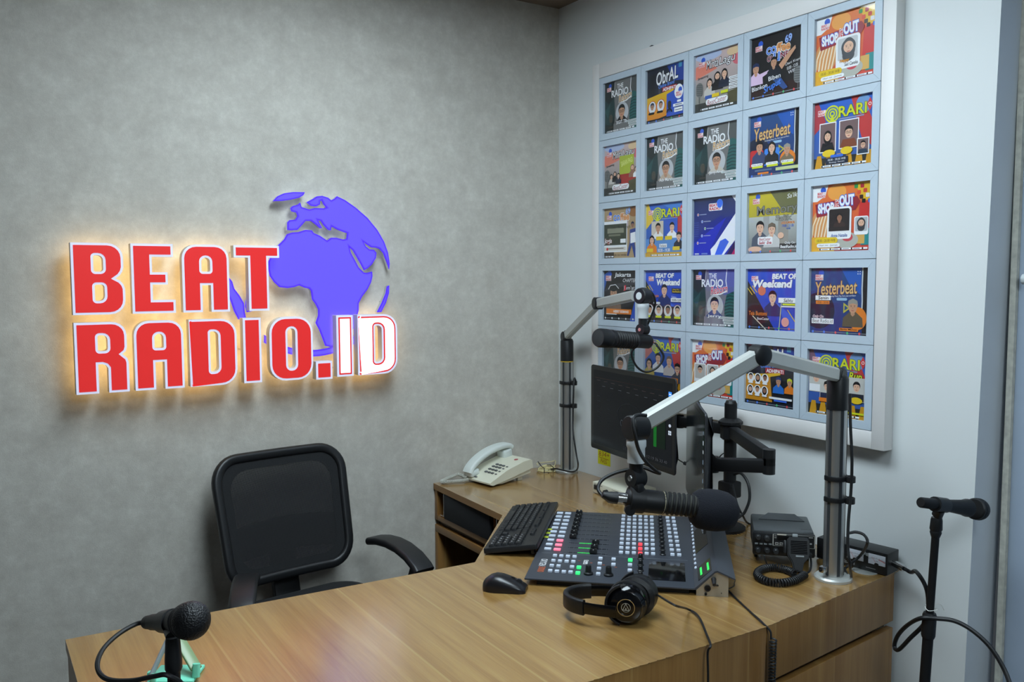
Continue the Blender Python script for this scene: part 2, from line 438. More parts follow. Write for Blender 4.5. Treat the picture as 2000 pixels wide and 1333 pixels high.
class Art:
    """layers of flat coloured shapes on a sheet; x to the right, y down, both 0..1 of the sheet"""
    def __init__(s, w, h, step=0.00004): s.w = w; s.h = h; s.v = []; s.f = []; s.c = []; s.z = 0.0; s.step = step
    def _put(s, pts, fs, cols):
        o = len(s.v); s.z += s.step
        for (x, y) in pts: s.v.append((x*s.w-s.w/2, s.h/2-y*s.h, s.z))
        s.c += cols; s.f += [tuple(i+o for i in f) for f in fs]
    def poly(s, pts, c, c2=None):
        tri = geometry.tessellate_polygon([[V((p[0], p[1], 0)) for p in pts]])
        if c2 is None: cols = [c]*len(pts)
        else:
            y0 = min(p[1] for p in pts); y1 = max(p[1] for p in pts)
            cols = [tuple(a+(b-a)*((p[1]-y0)/max(1e-6, y1-y0)) for a, b in zip(c, c2)) for p in pts]
        fs = []
        for t in tri:
            a, b, d = (pts[i] for i in t); q = (b[0]-a[0])*(d[1]-a[1])-(b[1]-a[1])*(d[0]-a[0])
            fs.append(tuple(t) if q < 0 else tuple(reversed(t)))
        s._put(pts, fs, cols); return s
    def rect(s, x0, y0, x1, y1, c, c2=None): return s.poly([(x0, y0), (x1, y0), (x1, y1), (x0, y1)], c, c2)
    def ell(s, x, y, rx, ry, c, n=22): return s.poly([(x+rx*math.cos(2*PI*i/n), y+ry*math.sin(2*PI*i/n)) for i in range(n)], c)
    def pill(s, x0, y0, x1, y1, c, r=None):
        r = r if r else min(x1-x0, y1-y0)/2
        return s.poly([(p[0], p[1]) for p in rrect(x1-x0, y1-y0, r, 4, (x0+x1)/2, (y0+y1)/2)], c)
    def line(s, pts, wd, c):
        for a, b in zip(pts, pts[1:]):
            d = V((b[0]-a[0], b[1]-a[1])); n = V((-d.y, d.x)).normalized()*wd/2
            s.poly([(a[0]+n.x, a[1]+n.y), (b[0]+n.x, b[1]+n.y), (b[0]-n.x, b[1]-n.y), (a[0]-n.x, a[1]-n.y)], c)
        return s
    def ring(s, x, y, r, wd, c, a0=0, a1=2*PI, n=24):
        o = [(x+(r+wd/2)*math.cos(a0+(a1-a0)*i/n), y+(r+wd/2)*math.sin(a0+(a1-a0)*i/n)) for i in range(n+1)]
        q = [(x+(r-wd/2)*math.cos(a0+(a1-a0)*i/n), y+(r-wd/2)*math.sin(a0+(a1-a0)*i/n)) for i in range(n+1)]
        fs = []
        for i in range(n): fs.append((i, i+1, n+1+i+1, n+1+i))
        fs = [tuple(reversed(f)) for f in fs]
        s._put(o+q, fs, [c]*(2*n+2)); return s
    def text(s, t, x0, y0, x1, y1, c, bold=0.0, shear=0.0, out=None, ow=0.05, rot=0.0, c2=None):
        """text fitted into a box; optional outline colour behind it"""
        vs, fs = text_geo(t, bold, shear)
        bx0 = min(v[0] for v in vs); bx1 = max(v[0] for v in vs); by0 = min(v[1] for v in vs); by1 = max(v[1] for v in vs)
        cx, cy = (x0+x1)/2, (y0+y1)/2; ca, sa = math.cos(rot), math.sin(rot)
        def tr(v):
            X = x0+(v[0]-bx0)/(bx1-bx0)*(x1-x0); Y = y1-(v[1]-by0)/(by1-by0)*(y1-y0)
            dx, dy = X-cx, Y-cy; return (cx+dx*ca+dy*sa, cy-dx*sa+dy*ca)
        if out:
            v2, f2 = text_geo(t, bold+ow, shear); s._put([tr(v) for v in v2], f2, [out]*len(v2))
        p = [tr(v) for v in vs]
        if c2:
            yy = [q[1] for q in p]; a, b = min(yy), max(yy)
            cols = [tuple(m+(n-m)*((q[1]-a)/max(1e-6, b-a)) for m, n in zip(c, c2)) for q in p]
        else: cols = [c]*len(vs)
        s._put(p, fs, cols); return s
    def build(s, name, m, parent, mtx=None):
        me = bpy.data.meshes.new(name); vs = s.v if mtx is None else [tuple(mtx @ V(v)) for v in s.v]
        me.from_pydata(vs, [], s.f); me.update()
        ca = me.color_attributes.new('ink', 'FLOAT_COLOR', 'POINT')
        flat = []
        for c in s.c: flat += [c[0], c[1], c[2], 1.0]
        ca.data.foreach_set('color', flat); me.materials.append(m)
        o = bpy.data.objects.new(name, me); COL.objects.link(o)
        if parent: o.parent = parent
        return o
# ---------------------------------------------------------------- the room
H = 2.545
def struct(name, mb, m, loc, label=None): return solo(mb, name, m, loc, label, kind='structure')
EDGE = -1.70          # where the white wall ends and the door recess begins
struct('floor', MB().box((-2.0, -2.3, -0.05), (4.6, 5.0, 0.1)), M_FLOOR, (-2.0, -2.3, 0))
struct('ceiling', MB().box((-2.0, -2.3, H+0.05), (4.6, 5.0, 0.1)), M_CEIL, (-2.0, -2.3, H))
struct('wall_left', MB().box((-2.0, 0.05, H/2), (4.2, 0.1, H)), M_WALLPAPER, (-2.0, 0.0, 0), 'grey concrete-look wallpapered wall')
mb = MB()
mb.add([(0, 0, 0), (0, EDGE+0.035, 0), (0, EDGE-0.008, H), (0, 0, H), (0.12, 0, 0), (0.12, EDGE+0.035, 0), (0.12, EDGE-0.008, H), (0.12, 0, H)],
       [(0, 1, 2, 3), (7, 6, 5, 4), (0, 4, 5, 1), (3, 2, 6, 7), (0, 3, 7, 4)])
struct('wall_right', mb, M_WHITE, (0, -0.8, 0), 'white painted wall carrying the poster board')
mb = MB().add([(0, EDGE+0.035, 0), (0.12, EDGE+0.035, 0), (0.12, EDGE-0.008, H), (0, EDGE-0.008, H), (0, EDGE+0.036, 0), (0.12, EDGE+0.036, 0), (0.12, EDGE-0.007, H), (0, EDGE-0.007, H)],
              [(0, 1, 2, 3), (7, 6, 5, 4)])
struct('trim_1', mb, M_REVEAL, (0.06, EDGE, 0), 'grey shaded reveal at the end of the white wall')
struct('wall_back', MB().box((-2.0, -4.75, H/2), (4.2, 0.1, H)), M_BACKWALL, (-2.0, -4.75, 0))
struct('wall_side', MB().box((-4.15, -2.3, H/2), (0.1, 5.0, H)), M_BACKWALL, (-4.15, -2.3, 0))
# door in the recess
M_CAULK = mat('dirty_caulk', rgb(196, 194, 182), 0.8, var=0.35, scale=60, bump=0.4)
M_DOORFR = mat('grey_blue_door_frame', rgb(170, 184, 202), 0.4, var=0.03)
struct('trim_2', MB().box((0.094, EDGE-0.006, H/2), (0.012, 0.014, H)), M_CAULK, (0.094, EDGE, 0), 'line of dirty caulk beside the door frame')
dr = bpy.data.objects.new('door_1', None); COL.objects.link(dr); dr.location = (0.14, -2.2, 0); tag(dr, 'grey door with a frame, in the recess at the right edge', kind='structure')
MB().box((0.125, EDGE-0.045, H/2), (0.05, 0.07, H), bev=0.004).build('door_frame', M_DOORFR, dr, True)
MB().box((0.118, EDGE-0.098, H/2), (0.03, 0.03, H), bev=0.003).build('door_stop', M_DOORFR, dr, True)
MB().box((0.165, EDGE-0.55, 1.05), (0.045, 0.86, 2.1), bev=0.003).build('door_leaf', mat('grey_blue_door_leaf', rgb(150, 166, 186), 0.35), dr, True)
MB().box((0.165, EDGE-0.55, 2.32), (0.045, 0.86, 0.42)).build('transom', M_DOORFR, dr, True)
mb = MB().cyl((0.085, EDGE-0.03, 1.497), (0.085, EDGE-0.6, 1.497), 0.0125, n=16)
mb.cyl((0.085, EDGE-0.045, 1.497), (0.12, EDGE-0.045, 1.497), 0.008)
mb.build('push_bar', M_GREYPL, dr, True)
MB().box((0.098, EDGE-0.033, 1.72), (0.012, 0.014, 0.09), bev=0.002).build('hinge', M_GREYPL, dr, True)

# ---------------------------------------------------------------- ceiling light panels
M_LED = mat('led_diffuser', (0.9, 0.9, 0.9, 1), 0.5, var=0.0, emit=PANEL_COLOR, es=PANEL_POWER)
def ceiling_panel(x, y, lab):
    t = thing('ceiling_light', lab, 'ceiling light', (x, y, H), group='long ceiling light panels')
    mb = MB()
    for (cx, cy, sx, sy) in ((0.302, 0, 0.016, 1.24), (-0.302, 0, 0.016, 1.24), (0, 0.612, 0.588, 0.016), (0, -0.612, 0.588, 0.016)):
        mb.box((cx, cy, -0.006), (sx, sy, 0.012))
    mb.build('frame', M_GREYPL, t)
    MB().box((0, 0, -0.004), (0.588, 1.208, 0.006)).build('diffuser', M_LED, t)
ceiling_panel(-1.10, -1.27, 'long white ceiling light panel over the desk')
ceiling_panel(-1.30, -3.45, 'long white ceiling light panel at the back of the room')

# small dark fixings on the white wall
for (x, y) in ((1275, 94), (1551, 2)):
    p = onX(x, y, 0)
    mb = MB().lathe([(0.0095, 0), (0.0095, 0.006), (0.006, 0.011), (0, 0.012)], p, (-1, 0, 0), 12)
    solo(mb, 'wall_plug', M_CHARCOAL, p, 'small dark plug in the wall above the posters, %s' % ('left one' if x < 1400 else 'at the picture top'), 'wall plug')

# ---------------------------------------------------------------- poster board with 25 framed posters
GY0, GY1, GZ1, GZ0 = -0.297, -1.428, 2.217, 1.105     # field of the frames on the wall
BY0, BY1, BZ1, BZ0 = -0.258, -1.466, 2.27, 1.058
bd = thing('poster_board', 'large white board on the right wall holding the framed posters', 'board', (0, (BY0+BY1)/2, BZ0))
MB().box((-0.0125, (BY0+BY1)/2, (BZ0+BZ1)/2), (0.024, BY0-BY1-0.002, BZ1-BZ0-0.002)).build('backing', mat('grey_backing_board', rgb(96, 102, 108), 0.7), bd, True)
XF = -0.0365
def trim(y0, y1, z0, z1):
    MB().box(((XF-0.0002)/2, (y0+y1)/2, (z0+z1)/2), (-XF, abs(y0-y1), z1-z0), bev=0.0015).build('border_rail', M_BOARD, bd, True)
trim(BY0, GY0+0.001, BZ0, BZ1); trim(GY1-0.001, BY1, BZ0, BZ1); trim(GY0+0.001, GY1-0.001, BZ0, GZ0-0.001); trim(GY0+0.001, GY1-0.001, GZ1+0.001, BZ1)

K = lambda *a: tuple(lin(x) for x in a)
WHT = K(238, 240, 242); BLK = K(16, 16, 20); RED = K(200, 40, 44); BLU = K(36, 80, 190); YEL = K(228, 196, 40); NAVY = K(22, 40, 90); ORG = K(226, 128, 40)
SK1 = K(226, 182, 154); SK2 = K(196, 148, 118); SK3 = K(156, 112, 88); TEAL = K(30, 92, 92); LIM = K(206, 214, 40)
def logo(a, x, y, s):
    a.ell(x+0.75*s, y-0.18*s, 0.34*s, 0.36*s, K(44, 90, 200), 14)
    a.rect(x, y, x+s, y+0.62*s, K(236, 220, 222))
    a.text('BEAT', x+0.04*s, y+0.04*s, x+0.7*s, y+0.28*s, RED, 0.03); a.text('RADIO', x+0.04*s, y+0.34*s, x+0.96*s, y+0.58*s, RED, 0.03)
def person(a, x, y, s, skin=SK1, hair=BLK, cloth=BLU, style='short', glasses=False, body=True):
    """head-and-shoulders figure; (x, y) middle of the face, s = head height"""
    if style in ('long', 'hijab'): a.ell(x, y+0.12*s, 0.47*s, 0.68*s, hair if style == 'long' else cloth)
    if body:
        a.poly([(x-0.16*s, y+0.3*s), (x+0.16*s, y+0.3*s), (x+0.55*s, y+0.62*s), (x+0.8*s, y+0.82*s), (x+0.86*s, y+1.5*s), (x-0.86*s, y+1.5*s), (x-0.8*s, y+0.82*s), (x-0.55*s, y+0.62*s)], cloth)
        a.poly([(x-0.15*s, y+0.3*s), (x+0.15*s, y+0.3*s), (x+0.17*s, y+0.58*s), (x, y+0.72*s), (x-0.17*s, y+0.58*s)], tuple(q*0.85 for q in skin))
    if style == 'hijab': a.ell(x, y+0.5*s, 0.42*s, 0.36*s, cloth)
    if style in ('short', 'cap'): a.ell(x, y-0.14*s, 0.41*s, 0.44*s, hair)
    a.ell(x, y, 0.35*s, 0.48*s, skin)
    if style == 'hijab': a.ring(x, y, 0.42*s, 0.16*s, cloth)
    if style == 'short': a.poly([(x-0.37*s, y-0.05*s), (x-0.33*s, y-0.4*s), (x-0.05*s, y-0.55*s), (x+0.3*s, y-0.42*s), (x+0.37*s, y-0.05*s), (x+0.27*s, y-0.24*s), (x-0.05*s, y-0.3*s), (x-0.28*s, y-0.22*s)], hair)
    if style == 'long': a.poly([(x-0.4*s, y+0.2*s), (x-0.36*s, y-0.36*s), (x, y-0.54*s), (x+0.36*s, y-0.36*s), (x+0.4*s, y+0.2*s), (x+0.28*s, y-0.18*s), (x-0.02*s, y-0.34*s), (x-0.28*s, y-0.18*s)], hair)
    if style == 'cap':
        a.poly([(x-0.42*s, y-0.16*s), (x-0.36*s, y-0.46*s), (x, y-0.62*s), (x+0.36*s, y-0.46*s), (x+0.42*s, y-0.16*s), (x, y-0.26*s)], hair)
    dk = tuple(q*0.25 for q in skin)
    if s > 0.09:
        for k in (-1, 1):
            a.ell(x+k*0.14*s, y-0.02*s, 0.055*s, 0.03*s, dk, 8); a.line([(x+k*0.07*s, y-0.11*s), (x+k*0.22*s, y-0.1*s)], 0.03*s, dk)
            if glasses: a.ring(x+k*0.15*s, y-0.02*s, 0.11*s, 0.03*s, BLK, n=12)
        a.poly([(x-0.03*s, y), (x+0.03*s, y), (x+0.06*s, y+0.15*s), (x-0.06*s, y+0.15*s)], tuple(q*0.8 for q in skin))
        a.poly([(x-0.13*s, y+0.25*s), (x+0.13*s, y+0.25*s), (x+0.06*s, y+0.31*s), (x-0.06*s, y+0.31*s)], K(176, 90, 86))
    elif glasses: a.line([(x-0.25*s, y-0.02*s), (x+0.25*s, y-0.02*s)], 0.1*s, BLK)
def footer(a, y=0.955, c=WHT, d=BLK, n=4, x0=0.06, x1=0.9):
    a.pill(x0, y, x1, y+0.026, c)
    for i in range(n+1): a.ell(x0+0.02+(x1-x0-0.1)*i/n, y+0.013, 0.013, 0.016, d, 8)
    for i in range(n): a.rect(x0+0.05+(x1-x0-0.1)*i/n, y+0.009, x0+0.02+(x1-x0-0.1)*(i+0.75)/n, y+0.017, K(120, 120, 124))
def dots_footer(a, y=0.96):
    a.rect(0.03, y-0.006, 0.97, y+0.006, K(120, 126, 134))
    for i, c in enumerate((K(70, 120, 220), K(80, 130, 230), K(220, 90, 90), K(80, 180, 120), K(220, 80, 80))): a.ell(0.06+0.2*i, y, 0.017, 0.02, c, 10)
def vintage_mic(a, x, y, s, body=TEAL):
    a.pill(x-0.32*s, y-0.5*s, x+0.32*s, y+0.5*s, body, 0.3*s)
    for i in range(6): a.line([(x-0.28*s, y-0.36*s+0.14*s*i), (x+0.28*s, y-0.30*s+0.14*s*i)], 0.035*s, tuple(q*0.35 for q in body))
    a.rect(x-0.04*s, y+0.5*s, x+0.04*s, y+0.95*s, tuple(q*0.6 for q in body))

def radio_reborn(a, name, glasses=True, tint=(112, 112, 112), rc=(200, 150, 70), cloth=K(40, 40, 46), skin=SK2, bluetop=False):
    a.rect(-0.03, -0.03, 1.03, 1.03, K(22, 32, 36), K(16, 30, 32))
    a.poly([(-0.03, 0.3), (0.12, 0.42), (0.3, 0.3), (0.34, 0.6), (0.2, 0.85), (-0.03, 0.8)], K(26, 58, 60)); a.poly([(0.0, 0.55), (0.18, 0.4), (0.1, 0.7)], K(40, 80, 82))
    a.rect(0.66, -0.03, 1.03, 1.03, K(84, 88, 88)); 
    a.poly([(0.72, 0.35), (0.85, 0.28), (1.03, 0.34), (1.03, 1.03), (0.7, 1.03), (0.68, 0.6)], K(34, 96, 94))
    for i in range(8): a.line([(0.71, 0.44+0.055*i), (0.86, 0.4+0.055*i), (1.02, 0.42+0.055*i)], 0.018, K(18, 58, 60))
    a.poly([(0.31, -0.03), (0.79, -0.03), (0.77, 0.2), (0.8, 0.4), (0.74, 0.65), (0.75, 1.03), (0.28, 1.03), (0.32, 0.6), (0.29, 0.3)], K(*tint))
    if bluetop: a.poly([(0.36, -0.03), (1.03, -0.03), (1.03, 0.35), (0.75, 0.45), (0.4, 0.3)], K(92, 100, 160))
    a.line([(0.79, -0.02), (0.77, 0.2), (0.8, 0.34)], 0.018, WHT); a.line([(0.31, 0.02), (0.29, 0.22)], 0.012, K(200, 200, 200))
    logo(a, 0.07, 0.1, 0.13)
    a.text('THE', 0.38, 0.07, 0.56, 0.16, WHT, 0.02); a.text('RADIO', 0.21, 0.17, 0.71, 0.31, WHT, 0.03, out=K(60, 60, 60), ow=0.02)
    a.text('Reborn', 0.42, 0.28, 0.81, 0.42, K(*rc), 0.01, 0.3, out=WHT, ow=0.035, rot=0.14); a.line([(0.47, 0.45), (0.66, 0.43), (0.8, 0.37)], 0.02, WHT)
    a.ell(0.53, 0.64, 0.19, 0.2, K(186, 188, 192)); person(a, 0.52, 0.62, 0.24, skin, BLK, cloth, 'short', glasses)
    a.rect(0.28, 0.83, 0.75, 1.03, K(*tint)); a.text(name, 0.36, 0.79, 0.68, 0.855, WHT, 0.02, out=BLK, ow=0.03)
    vintage_mic(a, 0.2, 0.72, 0.16, K(80, 76, 66)); a.rect(0.13, 0.88, 0.27, 0.905, K(60, 56, 50))
    for i, (x0, x1) in enumerate(((0.64, 1.0), (0.72, 0.98), (0.74, 1.0))): a.rect(x0, 0.82+0.045*i, x1, 0.855+0.045*i, K(214, 222, 222)); a.rect(x0+0.02, 0.832+0.045*i, x1-0.04, 0.843+0.045*i, K(120, 130, 130))
    footer(a)
def obral(a, many=False):
    a.rect(-0.03, -0.03, 1.03, 1.03, K(30, 36, 52)); a.poly([(0.5, -0.03), (1.03, -0.03), (1.03, 0.35), (0.7, 0.3)], K(34, 66, 150))
    a.rect(0.05, 0.1, 0.22, 0.5, K(22, 26, 36)); a.rect(0.3, 0.05, 0.36, 0.5, K(60, 66, 80)); a.rect(0.82, 0.0, 0.9, 0.09, K(70, 150, 190))
    a.text('ObrAL', 0.24, 0.06, 0.8, 0.3, WHT, 0.02, 0.2, out=BLK, ow=0.04, rot=0.1)
    a.text('Online Brand', 0.3, 0.3, 0.72, 0.37, K(90, 140, 230), 0.02, 0.2, rot=0.08); a.rect(0.4, 0.375, 0.78, 0.46, K(170, 40, 50)); a.text('ADHIPATI', 0.42, 0.39, 0.76, 0.45, WHT, 0.03)
    a.poly([(-0.03, 0.52), (0.7, 0.44), (0.7, 0.5), (0.52, 0.54), (0.52, 0.9), (-0.03, 0.97)], K(224, 184, 34), K(220, 130, 40))
    if many:
        a.rect(-0.03, 0.52, 1.03, 0.95, K(206, 140, 34)); a.poly([(0.5, 0.52), (1.03, 0.4), (1.03, 0.95), (0.55, 0.95)], K(34, 36, 40))
        for i in range(6):
            x, y = 0.1+0.15*(i % 3), 0.56+0.2*(i//3); a.ell(x, y, 0.075, 0.08, WHT); person(a, x, y-0.01, 0.1, (SK1, SK2, SK3)[i % 3], BLK, (RED, BLU, BLK)[(i+i//3) % 3], ('short', 'long')[i % 2], body=False); a.pill(x-0.05, y+0.07, x+0.05, y+0.1, WHT)
        person(a, 0.68, 0.58, 0.13, SK2, K(40, 60, 120), K(40, 110, 200), 'cap'); person(a, 0.9, 0.58, 0.12, SK2, LIM, ORG, 'cap')
        a.rect(0.5, 0.84, 0.95, 0.875, WHT); a.rect(0.6, 0.88, 0.85, 0.91, K(60, 110, 220))
    else:
        a.poly([(0.52, 0.52), (1.03, 0.4), (1.03, 1.03), (0.52, 1.03)], K(44, 84, 190))
        for x, s in ((0.14, 'cap'), (0.37, 'short')):
            a.ell(x, 0.7, 0.11, 0.12, RED); a.ell(x, 0.7, 0.098, 0.11, K(220, 226, 232)); person(a, x, 0.69, 0.13, SK2, K(30, 40, 70) if s == 'cap' else K(70, 60, 52), K(60, 40, 60), s, x < 0.2, body=False); a.pill(x-0.1, 0.79, x+0.06, 0.83, BLK)
        vintage_mic(a, 0.6, 0.72, 0.14, K(40, 42, 44)); a.ring(0.6, 0.86, 0.06, 0.03, BLK, PI, 2*PI, 12)
        a.ell(0.84, 0.52, 0.11, 0.13, WHT); logo(a, 0.77, 0.52, 0.14)
        a.rect(0.8, 0.67, 0.9, 0.71, WHT); a.rect(0.7, 0.73, 0.97, 0.78, WHT); a.rect(0.73, 0.8, 0.94, 0.88, WHT)
        for i in range(3): a.rect(0.75, 0.745+0.045*i, 0.92, 0.76+0.045*i, K(110, 120, 140))
    a.rect(-0.03, 0.93, 1.03, 1.03, K(26, 32, 44)); dots_footer(a, 0.97)
def minta_lagu(a, inset_card=False):
    a.rect(-0.03, -0.03, 1.03, 1.03, K(206, 180, 180), K(120, 130, 120)); a.poly([(-0.03, 0.2), (0.3, 0.15), (0.5, 0.3), (-0.03, 0.42)], K(224, 130, 110)); a.ell(0.95, 0.2, 0.12, 0.12, K(214, 110, 120)); a.ell(0.85, 0.08, 0.14, 0.07, K(220, 190, 150)); a.ell(0.3, 0.05, 0.3, 0.08, K(176, 190, 220))
    logo(a, 0.07, 0.13, 0.14); a.text('Minta', 0.25, 0.13, 0.52, 0.27, WHT, 0.0, 0.2, out=BLK, ow=0.05, rot=0.06); a.text('Lagu', 0.54, 0.12, 0.9, 0.29, WHT, 0.0, 0.2, out=BLK, ow=0.05, rot=0.06)
    a.text('Streaming', 0.05, 0.37, 0.3, 0.43, BLK, 0.01, 0.1, rot=0.1)
    if inset_card:
        a.rect(0.46, 0.24, 0.88, 0.78, K(172, 186, 60)); a.text('SIARAN PAGI', 0.5, 0.32, 0.84, 0.42, K(230, 236, 150), 0.0, 0.0, rot=0.2); a.rect(0.46, 0.6, 1.0, 0.8, K(170, 50, 46))
        person(a, 0.84, 0.5, 0.12, SK1, K(150, 100, 70), K(150, 110, 90), 'hijab'); person(a, 0.95, 0.54, 0.1, SK1, BLK, WHT, 'long')
        ps = ((0.22, 0.62, 'long'), (0.33, 0.58, 'hijab'), (0.44, 0.62, 'long')); s = 0.1
    else:
        ps = ((0.33, 0.52, 'long'), (0.51, 0.44, 'hijab'), (0.67, 0.42, 'long')); s = 0.15
    for (x, y, st), cl in zip(ps, (K(200, 196, 190), K(24, 24, 28), K(30, 38, 60))): person(a, x, y, s, SK1, BLK, cl, st)
    a.rect(-0.03, 0.84, 1.03, 1.03, K(56, 58, 56)); a.poly([(0.74, 0.75), (1.03, 0.7), (1.03, 0.92), (0.8, 0.95)], K(80, 76, 50)); vintage_mic(a, 0.1, 0.6, 0.24, K(110, 112, 110))
    if not inset_card:
        for i in range(4): a.rect(0.78, 0.5+0.055*i, 1.0-0.03*(i % 2), 0.54+0.055*i, WHT); a.rect(0.8, 0.515+0.055*i, 0.96, 0.525+0.055*i, K(90, 90, 90))
        a.rect(0.24, 0.73, 0.4, 0.79, K(50, 90, 170)); a.rect(0.4, 0.72, 0.56, 0.78, YEL); a.rect(0.6, 0.7, 0.76, 0.75, LIM)
    a.pill(0.26, 0.79, 0.76, 0.9, WHT); a.text('BeatCaster', 0.29, 0.8, 0.73, 0.89, K(150, 40, 60), 0.0, 0.25, rot=0.08); footer(a, 0.94, x0=0.14, x1=0.88)
def coffee(a, dark=True):
    if dark:
        a.rect(-0.03, -0.03, 1.03, 1.03, K(28, 26, 28)); a.rect(-0.03, 0.8, 1.03, 1.03, K(48, 28, 26)); a.rect(0.5, 0.45, 0.52, 0.7, K(70, 46, 40))
    else:
        a.rect(-0.03, -0.03, 1.03, 1.03, K(176, 150, 112)); a.ell(0.88, 0.1, 0.14, 0.1, K(150, 100, 56)); a.rect(-0.03, 0.88, 0.3, 1.03, K(60, 46, 34))
    logo(a, 0.08, 0.14, 0.14); x, y, k = (0.3, 0.2, 1.0) if dark else (0.28, 0.14, 1.02)
    a.text('69', x+0.36*k, y-0.12*k, x+0.5*k, y, K(150, 180, 230), 0.03, 0.1, out=K(50, 90, 190), ow=0.02, rot=0.15)
    a.text('CO', x, y, x+0.2*k, y+0.12*k, K(80, 130, 220), 0.05, 0, out=WHT, ow=0.04); a.text('ffee', x+0.2*k, y-0.03, x+0.47*k, y+0.12*k, K(220, 150, 90), 0.04, 0, out=WHT, ow=0.04)
    a.text('ON', x+0.02*k, y+0.14*k, x+0.15*k, y+0.23*k, K(130, 40, 60), 0.04, 0, out=WHT, ow=0.04); a.text('LI', x+0.15*k, y+0.11*k, x+0.27*k, y+0.25*k, K(80, 130, 220), 0.05, 0, out=WHT, ow=0.04); a.text('NE', x+0.28*k, y+0.13*k, x+0.44*k, y+0.22*k, K(130, 40, 60), 0.04, 0, out=WHT, ow=0.04)
    if dark:
        for i, t in enumerate(('Dari Kopi', '10.00 - 12.00', 'WIB')): a.text(t, 0.68+0.03*i, 0.5+0.07*i, 0.96-0.04*i, 0.55+0.07*i, WHT, 0.0, 0.15, rot=0.15)
        vintage_mic(a, 0.93, 0.74, 0.26, K(120, 122, 122))
        person(a, 0.1, 0.5, 0.17, SK2, K(34, 50, 90), K(220, 190, 220), 'cap'); a.poly([(0.14, 0.6), (0.36, 0.56), (0.36, 0.6), (0.16, 0.68)], K(220, 190, 220))
        person(a, 0.46, 0.46, 0.16, SK2, BLK, K(30, 34, 46), 'short'); a.poly([(0.56, 0.52), (0.74, 0.36), (0.87, 0.28), (0.88, 0.33), (0.62, 0.6)], SK2); a.poly([(0.45, 0.74), (0.6, 0.72), (0.74, 0.9), (0.66, 0.92)], K(50, 80, 140))
        a.text('Biben', 0.36, 0.66, 0.6, 0.73, WHT, 0.01, out=BLK, ow=0.05, rot=0.1); a.text('Blankon', 0.03, 0.77, 0.34, 0.84, WHT, 0.01, out=BLK, ow=0.05, rot=0.1); a.text('Sruput', 0.26, 0.77, 0.62, 0.9, K(70, 130, 230), 0.02, 0.3, rot=0.3)
        dots_footer(a, 0.955)
    else:
        a.rect(-0.03, 0.26, 0.7, 0.88, WHT); a.rect(0.0, 0.32, 0.68, 0.74, K(60, 66, 50)); a.rect(0.1, 0.4, 0.6, 0.5, K(140, 140, 120)); a.rect(0.14, 0.52, 0.5, 0.56, K(120, 120, 100)); a.rect(0.5, 0.62, 0.66, 0.7, WHT)
        a.text('Gara - Tara Dong JL', 0.22, 0.36, 0.8, 0.42, BLK, 0.0); a.text('Jogja', 0.0, 0.6, 0.24, 0.72, WHT, 0.02, 0.2, out=K(150, 60, 40), ow=0.05); a.rect(0.0, 0.78, 0.66, 0.85, K(214, 210, 200)); a.rect(0.12, 0.8, 0.6, 0.815, K(90, 80, 70)); a.ell(0.1, 0.815, 0.03, 0.03, RED)
        a.poly([(0.78, 0.45), (0.98, 0.42), (1.0, 0.62), (0.92, 0.72), (0.99, 0.98), (0.92, 1.0), (0.84, 0.76), (0.74, 0.97), (0.7, 0.95), (0.78, 0.68)], K(46, 70, 140)); a.poly([(0.8, 0.52), (0.94, 0.5), (0.95, 0.7), (0.8, 0.72)], WHT); person(a, 0.86, 0.36, 0.11, SK3, K(30, 40, 70), K(46, 70, 140), 'cap', body=False)
        a.text('08.30 WIB', 0.3, 0.92, 0.68, 0.96, K(100, 80, 60)); footer(a, 0.955, n=2, x0=0.02, x1=0.3)
